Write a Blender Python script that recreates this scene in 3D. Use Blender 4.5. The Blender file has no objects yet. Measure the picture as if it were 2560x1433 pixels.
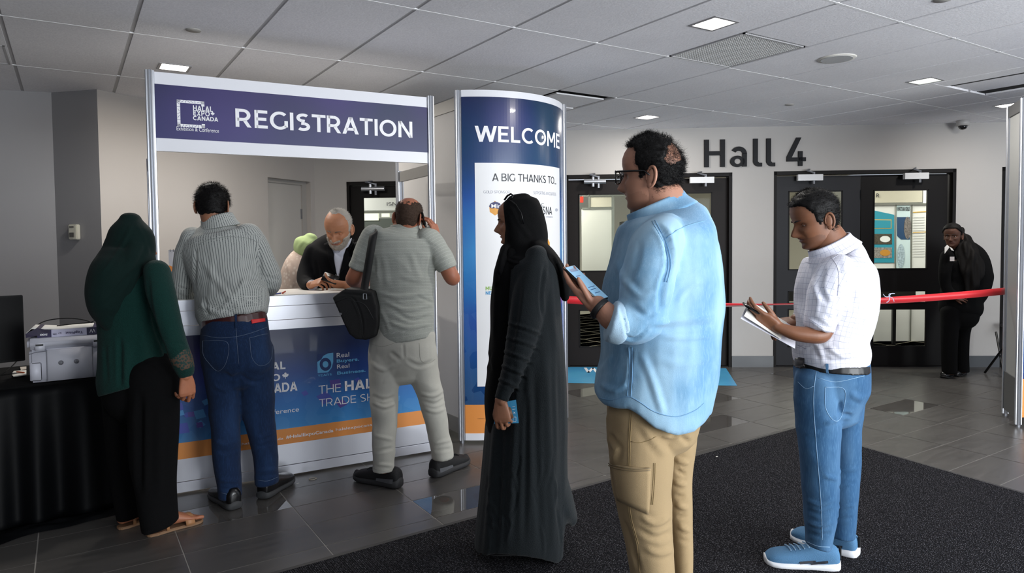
import bpy, bmesh, math, random
import numpy as np
from mathutils import Vector, Matrix, noise
from mathutils.bvhtree import BVHTree
random.seed(7)
SC = bpy.context.scene
COL = SC.collection
# ---------------------------------------------------------------- camera
FPX, CY, YAW, PIT, ROL, EYE = 1720.8, 665.1, .5717, .0393, -.0102, 1.45
def _basis():
    c, s = math.cos, math.sin
    f = np.array([s(YAW)*c(PIT), c(YAW)*c(PIT), -s(PIT)])
    r = np.array([c(YAW), -s(YAW), 0.]); u = np.cross(r, f)
    return c(ROL)*r+s(ROL)*u, -s(ROL)*r+c(ROL)*u, f
CR, CU, CF = _basis()
CC = np.array([0, 0, EYE])
cam = bpy.data.cameras.new('camera'); cob = bpy.data.objects.new('camera', cam); COL.objects.link(cob)
m = Matrix.Identity(4)
for i in range(3):
    m[i][0] = CR[i]; m[i][1] = CU[i]; m[i][2] = -CF[i]; m[i][3] = CC[i]
cob.matrix_world = m
cam.sensor_width = 36; cam.lens = FPX/2560*36; cam.shift_y = (CY-716.5)/2560
cam.clip_start = .05
SC.camera = cob
# ---------------------------------------------------------------- world, light, exposure
SC.view_settings.view_transform = 'Standard'; SC.view_settings.look = 'None'
SC.view_settings.exposure = 0.0; SC.view_settings.gamma = 1; SC.view_settings.use_curve_mapping = False
W = bpy.data.worlds.new('daylight'); SC.world = W; W.use_nodes = True
bg = W.node_tree.nodes['Background']; bg.inputs[0].default_value = (.70, .77, .88, 1); bg.inputs[1].default_value = .95
def area(name, loc, target, sx, sy, power, col=(1, 1, 1), spread=180):
    l = bpy.data.lights.new(name, 'AREA'); l.shape = 'RECTANGLE'; l.size = sx; l.size_y = sy
    l.energy = power; l.color = col; l.spread = math.radians(spread)
    o = bpy.data.objects.new(name, l); COL.objects.link(o); o.location = loc
    o.rotation_euler = (Vector(target)-Vector(loc)).to_track_quat('-Z', 'Y').to_euler()
    return o
area('window_daylight', (3.5, -2.8, 1.3), (2.9, 2.2, 2.3), 4.6, 2.2, 400, (.93, .97, 1))
area('window_daylight_behind', (-.6, -3.2, 1.7), (1.5, 4, 1.6), 3.0, 1.8, 8, (.9, .95, 1))
# ---------------------------------------------------------------- helpers
def ray(x, y): return CR*(x-1280)/FPX-CU*(y-CY)/FPX+CF
def at(x, y, D): return CC+ray(x, y)*D
def at_z(x, y, z=0.): d = ray(x, y); return CC+d*((z-EYE)/d[2])
def at_plane(x, y, p, n):
    d = ray(x, y); n = np.array(n, float); return CC+d*(np.dot(np.array(p)-CC, n)/np.dot(d, n))
def topx(V):
    q = np.asarray(V)-CC; z = q@CF
    return np.stack([1280+FPX*(q@CR)/z, CY-FPX*(q@CU)/z], -1), z
def lin(h):
    if isinstance(h, str):
        h = h.lstrip('#'); v = [int(h[i:i+2], 16)/255 for i in (0, 2, 4)]
        return tuple(c/12.92 if c <= .04045 else ((c+.055)/1.055)**2.4 for c in v)+(1,)
    return tuple(h)[:3]+(1,)
_mats = {}
def mat(name, col, rough=.5, metal=0., spec=.5, bump=None, vary=None, emit=None, coat=0, fn=None, sheen=0):
    """bump=(scale, strength[, detail]); vary=(scale, amount); emit=(col, strength)"""
    if name in _mats: return _mats[name]
    M = bpy.data.materials.new(name); M.use_nodes = True; nt = M.node_tree; N = nt.nodes; L = nt.links
    b = N['Principled BSDF']; b.inputs['Base Color'].default_value = lin(col); b.inputs['Roughness'].default_value = rough
    b.inputs['Metallic'].default_value = metal; b.inputs['Specular IOR Level'].default_value = spec
    if coat: b.inputs['Coat Weight'].default_value = coat
    if sheen: b.inputs['Sheen Weight'].default_value = sheen
    M.diffuse_color = lin(col)
    if bump or vary:
        tc = N.new('ShaderNodeTexCoord')
    if vary:
        n = N.new('ShaderNodeTexNoise'); n.inputs['Scale'].default_value = vary[0]; n.inputs['Detail'].default_value = 5
        L.new(tc.outputs['Object'], n.inputs['Vector'])
        mr = N.new('ShaderNodeMapRange'); mr.inputs[1].default_value = .3; mr.inputs[2].default_value = .7
        mr.inputs[3].default_value = 1-vary[1]; mr.inputs[4].default_value = 1+vary[1]
        L.new(n.outputs['Fac'], mr.inputs[0])
        mx = N.new('ShaderNodeVectorMath'); mx.operation = 'SCALE'; mx.inputs[0].default_value = lin(col)[:3]
        L.new(mr.outputs[0], mx.inputs['Scale']); L.new(mx.outputs[0], b.inputs['Base Color'])
    if bump:
        n2 = N.new('ShaderNodeTexNoise'); n2.inputs['Scale'].default_value = bump[0]; n2.inputs['Detail'].default_value = bump[2] if len(bump) > 2 else 3
        L.new(tc.outputs['Object'], n2.inputs['Vector'])
        bp = N.new('ShaderNodeBump'); bp.inputs['Strength'].default_value = bump[1]; bp.inputs['Distance'].default_value = .01
        L.new(n2.outputs['Fac'], bp.inputs['Height']); L.new(bp.outputs[0], b.inputs['Normal'])
    if emit:
        b.inputs['Emission Color'].default_value = lin(emit[0]); b.inputs['Emission Strength'].default_value = emit[1]
    if fn: fn(nt, b)
    _mats[name] = M
    return M
def node(nt, t, **kw):
    n = nt.nodes.new('ShaderNode'+t)
    for k, v in kw.items():
        if k.startswith('i'): n.inputs[int(k[1:])].default_value = v
        else: setattr(n, k, v)
    return n
def math_(nt, op, a, b=None):
    n = node(nt, 'Math', operation=op)
    for i, v in enumerate((a, b)):
        if v is None: continue
        if isinstance(v, (int, float)): n.inputs[i].default_value = v
        else: nt.links.new(v, n.inputs[i])
    return n.outputs[0]
def mix_(nt, fac, a, b):
    n = nt.nodes.new('ShaderNodeMix'); n.data_type = 'RGBA'
    for s, v in ((0, fac), (6, a), (7, b)):
        if isinstance(v, (int, float)): n.inputs[s].default_value = v
        elif isinstance(v, tuple): n.inputs[s].default_value = v
        else: nt.links.new(v, n.inputs[s])
    return n.outputs[2]
def tag(o, label=None, cat=None, group=None, kind=None):
    if label: o['label'] = label
    if cat: o['category'] = cat
    if group: o['group'] = group
    if kind: o['kind'] = kind
    return o
def empty(name, loc, label=None, cat=None, group=None):
    o = bpy.data.objects.new(name, None); COL.objects.link(o); o.location = tuple(loc); o.empty_display_size = .1
    return tag(o, label, cat, group)
def link(name, me, mats=None, parent=None, smooth=False):
    if mats is not None:
        for q in (mats if isinstance(mats, (list, tuple)) else [mats]): me.materials.append(q)
    if smooth: me.polygons.foreach_set('use_smooth', [True]*len(me.polygons))
    o = bpy.data.objects.new(name, me); COL.objects.link(o)
    if parent is not None:
        o.parent = parent
        # parents carry translation only: keep world placement
        w = Vector((0, 0, 0)); p = parent
        while p is not None: w += p.location; p = p.parent
        o.location = -w
    return o
def xf(o, angle=0, axis='Z'): return o
class MB:
    """collects shapes in world space; build() links them as ONE mesh object"""
    def __init__(s): s.v = []; s.f = []; s.mi = []; s.cur = 0; s.st = []
    def add(s, vs, fs):
        s.st.append((len(s.v), len(s.f))); o = len(s.v); s.v += [tuple(float(c) for c in v) for v in vs]
        s.f += [tuple(i+o for i in f) for f in fs]; s.mi += [s.cur]*len(fs); return s
    def box(s, lo, hi, fr=None):
        """fr = (origin, ax, ay, az) local frame"""
        (x0, y0, z0), (x1, y1, z1) = lo, hi
        vs = [(x, y, z) for z in (z0, z1) for y in (y0, y1) for x in (x0, x1)]
        if fr: vs = [fr(*p) for p in vs]
        return s.add(vs, [(0, 2, 3, 1), (4, 5, 7, 6), (0, 1, 5, 4), (2, 6, 7, 3), (0, 4, 6, 2), (1, 3, 7, 5)])
    def quad(s, a, b, c, d): return s.add([a, b, c, d], [(0, 1, 2, 3)])
    def prism(s, poly, dvec):
        n = len(poly); d = np.array(dvec, float)
        vs = [np.array(p, float) for p in poly]+[np.array(p, float)+d for p in poly]
        return s.add(vs, [tuple(range(n))[::-1], tuple(range(n, 2*n))]+[(i, (i+1) % n, n+(i+1) % n, n+i) for i in range(n)])
    def tube(s, pts, r, n=8, cap=True):
        pts = [np.array(p, float) for p in pts]; rs = r if isinstance(r, (list, tuple)) else [r]*len(pts)
        vs = []; fs = []; prev = None
        for i, p in enumerate(pts):
            t = pts[min(i+1, len(pts)-1)]-pts[max(i-1, 0)]; t = t/(np.linalg.norm(t)+1e-9)
            if prev is None:
                a = np.array([0, 0, 1.]) if abs(t[2]) < .9 else np.array([1., 0, 0])
            else: a = prev
            a = a-t*np.dot(a, t); a /= np.linalg.norm(a)+1e-9; prev = a; b = np.cross(t, a)
            for k in range(n):
                w = 2*math.pi*k/n; vs.append(p+(a*math.cos(w)+b*math.sin(w))*rs[i])
        for i in range(len(pts)-1):
            for k in range(n):
                fs.append((i*n+k, i*n+(k+1) % n, (i+1)*n+(k+1) % n, (i+1)*n+k))
        if cap: fs.append(tuple(range(n))[::-1]); fs.append(tuple(range((len(pts)-1)*n, len(pts)*n)))
        return s.add(vs, fs)
    def disc(s, c, nrm, r, h, n=24, r2=None):
        c = np.array(c, float); nrm = np.array(nrm, float); nrm /= np.linalg.norm(nrm)
        return s.tube([c, c+nrm*h], [r, r2 if r2 is not None else r], n)
    def mesh(s, name):
        me = bpy.data.meshes.new(name); me.from_pydata(s.v, [], s.f); me.validate(); return me
    def each(s, name, mats, parent=None, smooth=False, bevel=0):
        """every added shape becomes an object of its own"""
        cuts = s.st+[(len(s.v), len(s.f))]; out = []
        for (v0, f0), (v1, f1) in zip(cuts, cuts[1:]):
            m_ = MB(); m_.v = s.v[v0:v1]; m_.f = [tuple(i-v0 for i in f) for f in s.f[f0:f1]]; m_.mi = [0]*(f1-f0); out.append(m_.build(name, mats, parent, smooth, bevel))
        return out
    def build(s, name, mats, parent=None, smooth=False, bevel=0):
        me = s.mesh(name)
        if len(set(s.mi)) > 1 and len(me.polygons) == len(s.mi): me.polygons.foreach_set('material_index', s.mi)
        bm = bmesh.new(); bm.from_mesh(me)
        bmesh.ops.recalc_face_normals(bm, faces=bm.faces)
        if bevel:
            bmesh.ops.bevel(bm, geom=[e for e in bm.edges if len(e.link_faces) == 2 and e.calc_face_angle(0) > .6], offset=bevel, segments=2, affect='EDGES', clamp_overlap=True)
        bm.to_mesh(me); bm.free()
        o = link(name, me, mats, parent, smooth)
        return o
def _stroke(pts, t):
    """ribbon polygon pieces of width t along a polyline (flat ends)"""
    P = [np.array(p, float) for p in pts]; out = []; L = []; R = []
    for i, p in enumerate(P):
        a = P[i]-P[i-1] if i else P[1]-P[0]; b = P[i+1]-P[i] if i < len(P)-1 else a
        a = a/np.linalg.norm(a); b = b/np.linalg.norm(b); n = np.array([-(a+b)[1], (a+b)[0]]); n /= np.linalg.norm(n)+1e-9
        k = t/2/max(.5, np.dot(n, np.array([-a[1], a[0]]))); L.append(p+n*k); R.append(p-n*k)
    return [[R[i], R[i+1], L[i+1], L[i]] for i in range(len(P)-1)]
def _arc(cx, cy, rx, ry, a0, a1, n=22): return [(cx+rx*math.cos(math.radians(a0+(a1-a0)*k/n)), cy+ry*math.sin(math.radians(a0+(a1-a0)*k/n))) for k in range(n+1)]
def glyph(c, t):
    """geometric capitals, cap height 1 -> (width, polygons)"""
    h = t/2; S = lambda *p: _stroke(p, t); A = lambda *a: _stroke(_arc(*a), t)
    dg = lambda x0, y0, x1, y1, w=1.12: [[(x0-h*w, y0), (x0+h*w, y0), (x1+h*w, y1), (x1-h*w, y1)]]
    m = .5
    if c == 'I': return t, S((h, 0), (h, 1))
    if c == 'L': return .56, S((h, 0), (h, 1))+S((h, h), (.56, h))
    if c in 'EF': return .60, S((h, 0), (h, 1))+(S((h, h), (.60, h)) if c == 'E' else [])+S((h, 1-h), (.59, 1-h))+S((h, .51), (.54, .51))
    if c == 'T': return .68, S((.34, 0), (.34, 1))+S((0, 1-h), (.68, 1-h))
    if c == 'H': return .74, S((h, 0), (h, 1))+S((.74-h, 0), (.74-h, 1))+S((h, m), (.74-h, m))
    if c == 'N': return .78, S((h, 0), (h, 1))+S((.78-h, 0), (.78-h, 1))+dg(t*.56, 1, .78-t*.56, 0)
    if c == 'M': return .9, S((h, 0), (h, 1))+S((.9-h, 0), (.9-h, 1))+dg(t*.56, 1, .45, .28)+dg(.9-t*.56, 1, .45, .28)
    if c == 'W': return 1.2, dg(t*.56, 1, .33, 0)+dg(.60, 1, .33, 0)+dg(.60, 1, .87, 0)+dg(1.2-t*.56, 1, .87, 0)
    if c == 'A': return .84, dg(t*.56, 0, .42, 1)+dg(.84-t*.56, 0, .42, 1)+S((.2, .28), (.64, .28))
    if c == 'V': return .84, dg(t*.56, 1, .42, 0)+dg(.84-t*.56, 1, .42, 0)
    if c == 'Y': return .78, dg(t*.56, 1, .39, .42)+dg(.78-t*.56, 1, .39, .42)+S((.39, 0), (.39, .45))
    if c == 'X': return .78, dg(t*.6, 0, .78-t*.6, 1)+dg(t*.6, 1, .78-t*.6, 0)
    if c == 'K': return .72, S((h, 0), (h, 1))+dg(t, .38, .72-t*.66, 1)+dg(.3, .55, .72-t*.6, 0)
    if c == 'U': return .74, S((h, .37), (h, 1))+S((.74-h, .37), (.74-h, 1))+A(.37, .37, .37-h, .37-h, 180, 360)
    if c == 'O': return .92, A(.46, m, .46-h, .51-h, 0, 360, 40)
    if c == 'C': return .80, A(.46, m, .46-h, .51-h, 48, 312, 34)
    if c == 'G': return .84, A(.46, m, .46-h, .51-h, 48, 318, 34)+S((.84-h, .14), (.84-h, .5))
    if c in 'PRBD':
        if c == 'D': return .80, S((h, 0), (h, 1))+S((h, h), (.36, h))+S((h, 1-h), (.36, 1-h))+A(.36, m, .44-h, m-h, -90, 90)
        r = .33; y = 1-r; w = .70
        o = S((h, 0), (h, 1))+S((h, 1-h), (.34, 1-h))+S((h, y-r+h), (.34, y-r+h))+A(.34, y, r-h, r-h, -90, 90)
        if c == 'R': o += dg(.40, .38, .70-t*.5, 0); w = .72
        if c == 'B':
            o = S((h, 0), (h, 1))+S((h, 1-h), (.36, 1-h))+S((h, .52), (.4, .52))+S((h, h), (.4, h))+A(.36, .76-h*.2, .27-h*.8, .24-h*.8, -90, 90)+A(.42, .26+h*.2, .28-h, .26-h*.8, -90, 90)
        return w, o
    if c == 'S':
        return .66, _stroke(_arc(.34, .745, .27-h*.3, .255-h, 40, 268, 20)+_arc(.33, .255, .28-h*.3, .255-h, 92, -140, 20)[0:], t)
    if c == '.': return t, S((h, 0), (h, t))
    if c == '&': return .8, A(.34, .24, .34-h, .25-h*.8, 60, 330, 22)+A(.36, .76, .2-h*.5, .24-h*.8, -60, 240, 20)+dg(.26, .62, .74, 0)
    return .3, []
def captext(s, t, spacing):
    vs = []; fs = []; x = 0
    for k_, c in enumerate(s):
        nx = s[k_+1] if k_+1 < len(s) else ' '
        if c == ' ': x += .30; continue
        w, ps = glyph(c, t)
        for p in ps:
            o = len(vs); vs += [(x+q[0], q[1], 0) for q in p]; fs.append(tuple(range(o, o+len(p))))
        kern = .13 if c != '.' else .08
        if c in 'OCG' or nx in 'OCG': kern -= .03
        if c+nx in ('AT', 'TA', 'RA', 'TR', 'LT', 'YE', 'WE', 'AD', 'DA', 'LA', 'KS'): kern -= .07
        elif c in 'TA' or nx in 'TA': kern -= .035
        x += w+kern*spacing
    me = bpy.data.meshes.new('t'); me.from_pydata(vs, [], fs); return me
def text(s, O, ax, up, box, m_, parent=None, bold=0., ext=.0006, off=.0015, name='lettering', curve=None, spacing=1., fitw=True):
    """lettering fitted into box=(u0,v0,u1,v1) of the plane O+ax*u+up*v ; normal = ax x up"""
    if all(c in 'ABCDEGHIKLMNOPRSTUVWXY .&' for c in s):
        me = captext(s, .195 if bold >= .03 else .165 if bold >= .01 else .125 if bold > 0 else .10 if bold > -.01 else .075, spacing)
        return _place(me, s, O, ax, up, box, m_, parent, ext, off, name, curve, fitw)
    cu = bpy.data.curves.new('t', 'FONT'); cu.body = s; cu.size = 1; cu.extrude = .02; cu.offset = bold; cu.space_character = spacing
    if FONT: cu.font = FONT
    ob = bpy.data.objects.new('t', cu); COL.objects.link(ob)
    dg = bpy.context.evaluated_depsgraph_get(); dg.update()
    me = bpy.data.meshes.new_from_object(ob.evaluated_get(dg)); bpy.data.objects.remove(ob); bpy.data.curves.remove(cu)
    return _place(me, s, O, ax, up, box, m_, parent, ext, off, name, curve, fitw)
def _place(me, s, O, ax, up, box, m_, parent, ext, off, name, curve, fitw):
    n = len(me.vertices); V = np.empty(n*3); me.vertices.foreach_get('co', V); V = V.reshape(-1, 3)
    lo, hi = V.min(0), V.max(0); u0, v0, u1, v1 = box
    sv = (v1-v0)/(hi[1]-lo[1]); su = (u1-u0)/(hi[0]-lo[0]) if fitw else sv
    U = u0+(V[:, 0]-lo[0])*su; T = v0+(V[:, 1]-lo[1])*sv; Wn = off+np.where(V[:, 2] >= 0, ext, -ext)
    if curve: P = curve(U, T, Wn)
    else:
        ax = np.array(ax, float); up = np.array(up, float); nr = np.cross(ax, up)
        P = np.array(O, float)+U[:, None]*ax+T[:, None]*up+Wn[:, None]*nr
    me.vertices.foreach_set('co', P.ravel()); me.update()
    return link(name, me, m_, parent)
FONT = None
Zv = np.array([0, 0, 1.])
def frame2(O, ax, zlift=0):
    """u along ax, v up, w towards the viewer (ax x up)"""
    ax = np.array(ax, float); nr = np.cross(ax, Zv); O = np.array(O, float)
    return lambda u, w, z: O+ax*u+nr*w+Zv*z
# ================================================================ the room
ZC = 2.65
def wallfn(c):
    return mat('wall_'+c, c, .75, bump=(220, .04), vary=(1.2, .02))
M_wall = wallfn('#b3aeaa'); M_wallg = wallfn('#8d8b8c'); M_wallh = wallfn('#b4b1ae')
M_alu = mat('aluminium', '#c9ccd2', .28, .85, bump=(30, .02)); M_alu_d = mat('aluminium_dark', '#8e9096', .35, .8)
M_white = mat('white_laminate', '#e9eaf0', .35); M_grey_rail = mat('grey_rail', '#8f8e8b', .5, .3)
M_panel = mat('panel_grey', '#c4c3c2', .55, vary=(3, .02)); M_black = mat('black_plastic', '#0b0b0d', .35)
M_letter = mat('white_letter', '#f6f6fa', .5)
# floor: grid of dark porcelain tiles, some of them polished
def tilefn(pol):
    def fn(nt, b):
        tc = node(nt, 'TexCoord'); mp = node(nt, 'Mapping'); mp.inputs['Scale'].default_value = (1.2, 9, 1)
        nt.links.new(tc.outputs['Object'], mp.inputs[0])
        n = node(nt, 'TexNoise'); n.inputs['Scale'].default_value = 3; n.inputs['Detail'].default_value = 6; nt.links.new(mp.outputs[0], n.inputs[0])
        c = mix_(nt, n.outputs['Fac'], lin('#454341'), lin('#5c5956')); nt.links.new(c, b.inputs['Base Color'])
        if not pol:
            r = node(nt, 'MapRange'); r.inputs[3].default_value = .26; r.inputs[4].default_value = .42
            nt.links.new(n.outputs['Fac'], r.inputs[0]); nt.links.new(r.outputs[0], b.inputs['Roughness'])
    return fn
M_tile = mat('floor_tile', '#4a4746', .34, spec=.5, fn=tilefn(0)); M_tilep = mat('floor_tile_polished', '#4a4746', .03, spec=1.0, fn=tilefn(1))
M_grout = mat('grout', '#a39f99', .8)
TX, TY, TX0, TY0 = .577, .2835, .985, 3.48
pol = {(-1, 1), (1, -1), (5, 0), (8, -2), (5, 5), (3, 4), (9, 3), (4, 9), (6, 2), (-3, 3)}
mb = MB(); g = .0030
mb.cur = 2; mb.quad((-6, -5, -.002), (12, -5, -.002), (12, 12, -.002), (-6, 12, -.002))
for i in range(-9, 17):
    for j in range(-26, 24):
        x0, y0 = TX0+i*TX, TY0+j*TY
        mb.cur = 1 if (i, j) in pol else 0
        mb.quad((x0+g, y0+g, 0), (x0+TX-g, y0+g, 0), (x0+TX-g, y0+TY-g, 0), (x0+g, y0+TY-g, 0))
tag(mb.build('floor', [M_tile, M_tilep, M_grout]), kind='structure')
# entrance mat
def matfn(nt, b):
    tc = node(nt, 'TexCoord'); mp = node(nt, 'Mapping'); mp.inputs['Scale'].default_value = (75, 165, 60); nt.links.new(tc.outputs['Object'], mp.inputs[0])
    v = node(nt, 'TexNoise'); v.inputs['Scale'].default_value = 1.6; v.inputs['Detail'].default_value = 2; nt.links.new(mp.outputs[0], v.inputs[0])
    cr = node(nt, 'ValToRGB'); e = cr.color_ramp.elements
    e[0].position = .45; e[0].color = lin('#131316'); e[1].position = .70; e[1].color = lin('#75747a')
    e2 = cr.color_ramp.elements.new(.56); e2.color = lin('#201f23')
    nt.links.new(v.outputs['Fac'], cr.inputs[0]); nt.links.new(cr.outputs[0], b.inputs['Base Color'])
    w = node(nt, 'TexWave'); w.bands_direction = 'X'; w.inputs['Scale'].default_value = 36; w.inputs['Distortion'].default_value = .6; nt.links.new(tc.outputs['Object'], w.inputs[0])
    s = math_(nt, 'ADD', w.outputs['Fac'], v.outputs['Fac'])
    bp = node(nt, 'Bump'); bp.inputs['Strength'].default_value = .7; bp.inputs['Distance'].default_value = .006; nt.links.new(s, bp.inputs['Height']); nt.links.new(bp.outputs[0], b.inputs['Normal'])
M_mat = mat('entrance_carpet', '#29282b', .95, spec=.1, fn=matfn)
er = empty('entrance_mat', (2.4, 1, 0), 'large dark charcoal ribbed entrance mat laid over the grey tiles', 'mat')
c0, c1, c2, c3 = (-2.2, 2.93, 0), (4.56, 3.155, 0), (4.2, -.6, 0), (-2.2, -.6, 0)
mb = MB(); mb.prism([c0, c1, c2, c3], (0, 0, .009)); mb.build('carpet', M_mat, er)
mb = MB()
for a, b_ in ((c0, c1), (c1, c2)):
    a = np.array(a); b_ = np.array(b_); d = (b_-a)/np.linalg.norm(b_-a); nn = np.array([-d[1], d[0], 0])
    mb.prism([a, b_, b_+nn*.03, a+nn*.03], (0, 0, .006))
mb.build('border', mat('mat_edge', '#3a3938', .6), er)
# ---- walls
def wall(name, a, b, m_, z0=0, z1=2.9, th=.12, away=1):
    a = np.array([*a, 0.]); b = np.array([*b, 0.]); d = (b-a)/np.linalg.norm(b-a); nn = np.array([-d[1], d[0], 0])*th*away
    mb = MB(); mb.prism([a+Zv*z0, b+Zv*z0, b+nn+Zv*z0, a+nn+Zv*z0], (0, 0, z1-z0)); o = mb.build(name, m_); return tag(o, kind='structure')
W0 = np.array([6.156, 5.083, 0]); wa = math.radians(-35.89); WD = np.array([math.cos(wa), math.sin(wa), 0]); WN = np.array([WD[1], -WD[0], 0])  # WN faces the room
def HP(s, z, o=0.): return W0+WD*s+WN*o+Zv*z
hf = lambda s, w, z: HP(s, z, w)
A1 = np.array([-.413, 6.706, 0]); A2 = np.array([-.08, 6.614, 0]); A3 = np.array([.221, 6.305, 0]); A4 = HP(-4.67, 0)
d12 = (A2-A1)/np.linalg.norm(A2-A1); A0 = A2-d12*2.6
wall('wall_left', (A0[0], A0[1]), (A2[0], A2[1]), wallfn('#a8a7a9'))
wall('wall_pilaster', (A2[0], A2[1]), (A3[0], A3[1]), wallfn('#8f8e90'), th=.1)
wall('wall_left_block', (-2.55, -4), (A0[0], A0[1]), M_wallg)  # unseen wall added to block light from the left
# wall behind the booth, with a flush door in a shallow recess
d34 = (A4-A3)/np.linalg.norm(A4-A3); N34 = np.array([d34[1], -d34[0], 0])
f34 = lambda s, w, z: A3+d34*s+N34*w+Zv*z
L34 = np.linalg.norm(A4-A3); mb = MB()
mb.box((0, -.15, 0), (1.875, 0, 2.9), f34); mb.box((2.56, -.15, 0), (L34, 0, 2.9), f34); mb.box((1.875, -.15, 2.115), (2.56, 0, 2.9), f34)
tag(mb.build('wall_back', M_wall), kind='structure')
mb = MB(); mb.box((1.875, -.12, 0), (2.50, -.08, 2.075), f34); dd = tag(mb.build('door_1', mat('door_cream', '#b5b2ae', .5)), kind='structure')
mb = MB(); mb.box((1.875, -.15, 0), (1.9, -.06, 2.115), f34); mb.box((2.49, -.15, 0), (2.56, -.06, 2.115), f34); mb.box((1.9, -.15, 2.075), (2.49, -.06, 2.115), f34)
mb.build('door_frame', mat('frame_cream', '#a5a29e', .5), dd)
mb = MB(); [mb.box((2.478, -.08, z), (2.494, -.065, z+.11), f34) for z in (.25, 1.7, .95)]; mb.each('hinge', M_alu_d, dd)
# hall wall with door openings
M_dark = mat('door_bronze', '#191413', .55, spec=.2, bump=(60, .02)); M_dark2 = mat('door_frame_dark', '#0d0a0a', .55, spec=.2)
M_dark_g = mat('door_grey', '#28292d', .55, spec=.25)
openings = [(-4.30, -2.5, 2.115), (-1.82, .005, 2.155), (.457, 2.39, 2.16), (2.87, 4.6, 2.17)]
mb = MB(); s = -4.67-.12
for a, b_, h in openings:
    mb.box((s, -.18, 0), (a, 0, 2.9), hf); mb.box((a, -.18, h), (b_, 0, 2.9), hf); s = b_
mb.box((s, -.18, 0), (6.5, 0, 2.9), hf)
tag(mb.build('wall_hall', M_wallh), kind='structure')
mb = MB(); s = -4.67
for a, b_, h in openings: mb.box((s, 0, 0), (a, .012, .125), hf); s = b_
tag(mb.build('baseboard_hall', mat('rubber_base', '#4e5155', .35)), kind='structure')
mb = MB(); mb.box((0, 0, 0), (1.875, .012, .125), f34); mb.box((2.56, 0, 0), (L34-.02, .012, .125), f34)
tag(mb.build('baseboard_back', mat('rubber_base', '#4e5155', .35)), kind='structure')
def glassfn(nt, b):
    # thin clear pane: mostly see-through with a weak mirror sheen
    o = [n for n in nt.nodes if n.type == 'OUTPUT_MATERIAL'][0]
    t = node(nt, 'BsdfTransparent'); t.inputs[0].default_value = (.93, .95, .93, 1); gl = node(nt, 'BsdfGlossy'); gl.inputs['Roughness'].default_value = .02
    fr = node(nt, 'Fresnel'); fr.inputs[0].default_value = 1.12
    mx = node(nt, 'MixShader'); nt.links.new(fr.outputs[0], mx.inputs[0]); nt.links.new(t.outputs[0], mx.inputs[1]); nt.links.new(gl.outputs[0], mx.inputs[2])
    nt.links.new(mx.outputs[0], o.inputs[0])
M_glass = mat('door_glass', '#dfe6e2', .02, fn=glassfn)
def closer(par, s0, s1, z, flat):
    mb = MB()
    if flat: mb.box((s0, .0, z-.033), (s1, .05, z+.033), hf)
    else: mb.tube([HP(s0, z, .03), HP(s1, z, .03)], .026, 14); mb.tube([HP(s0+.1, z-.055, .035), HP(s0+.1, z+.055, .035)], .016, 10)
    mb.build('door_closer', mat('closer_white', '#d9dadc', .35) if flat else M_alu, par)
    mb = MB(); k = s0+.16 if not flat else (s0+s1)/2+.04
    mb.tube([HP(k, z-.07, .03), HP(k, z+.06, .03)], .014, 8)
    mb.tube([HP(k, z+.05, .04), HP(k-.1, z+.075, .09), HP(k-.04, z+.09, .02)], .009, 6); mb.build('closer_arm', M_alu_d, par)
def door(n, s0, s1, h, lites, mcol, cl, w=-.05):
    mb = MB(); xs = [s0, lites[0][0], lites[0][1], s1]; rows = sorted([(l[2], l[3]) for l in lites])
    mb.box((s0, w-.045, .01), (xs[1], w, h), hf); mb.box((xs[2], w-.045, .01), (s1, w, h), hf); z = .01
    for a, b_ in rows: mb.box((xs[1], w-.045, z), (xs[2], w, a), hf); z = b_
    mb.box((xs[1], w-.045, z), (xs[2], w, h), hf)
    o = tag(mb.build('door_%d' % n, mcol), kind='structure')
    for l in lites:
        mb = MB(); mb.box((l[0], w-.025, l[2]), (l[1], w-.02, l[3]), hf); mb.build('glass_pane', M_glass, o)
    mb = MB(); t = .012
    for l in lites:
        for q in ((l[0], l[0]+t, l[2], l[3]), (l[1]-t, l[1], l[2], l[3]), (l[0], l[1], l[2], l[2]+t), (l[0], l[1], l[3]-t, l[3])):
            mb.box((q[0], w-.005, q[2]), (q[1], w+.006, q[3]), hf)
    mb.build('glazing_bead', M_dark2, o)
    if cl: closer(o, cl[0], cl[1], cl[2], cl[3])
    mb = MB(); [mb.box((s0-.006, w-.02, z), (s0+.01, w+.012, z+.1), hf) for z in (.3, 1.1, 1.85)]; mb.each('hinge', M_dark2, o)
    return o
def lt(a, b_, mid=True): return [(a, b_, 1.072, 1.945), (a, b_, .215, .64)]+([(a, b_, .70, .84)] if mid else [])
door(2, -1.79, -.91, 2.10, lt(-1.68, -1.09, 0), M_dark, (-1.62, -1.38, 2.075, 0))
door(3, -.905, -.03, 2.10, lt(-.79, -.2, 0), M_dark, (-.46, -.2, 2.075, 1))
door(4, .49, 1.405, 2.11, lt(.63, 1.215), M_dark_g, (.70, .965, 2.085, 1))
door(5, 1.412, 2.33, 2.11, lt(1.545, 2.13), M_dark2, (1.83, 2.08, 2.085, 1))
door(6, -4.275, -3.36, 2.07, lt(-4.13, -3.46, 0), M_dark2, (-4.12, -3.86, 2.03, 0))
door(7, -3.355, -2.53, 2.07, lt(-3.12, -2.62, 0), M_dark2, None)
mb = MB(); mb.box((2.9, -.08, .01), (4.5, -.03, 2.12), hf); tag(mb.build('door_8', mat('door_slate', '#2a2a30', .45)), kind='structure')
mb = MB()
for a, b_, h in openings:
    mb.box((a, -.12, 0), (a+.03, .006, h), hf); mb.box((b_-.035, -.12, 0), (b_, .006, h), hf); mb.box((a, -.12, h-.04), (b_, .006, h), hf); mb.box((a, -.16, 0), (b_, -.0, .012), hf)
tag(mb.build('trim_door_frames', M_dark2), kind='structure')
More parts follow.
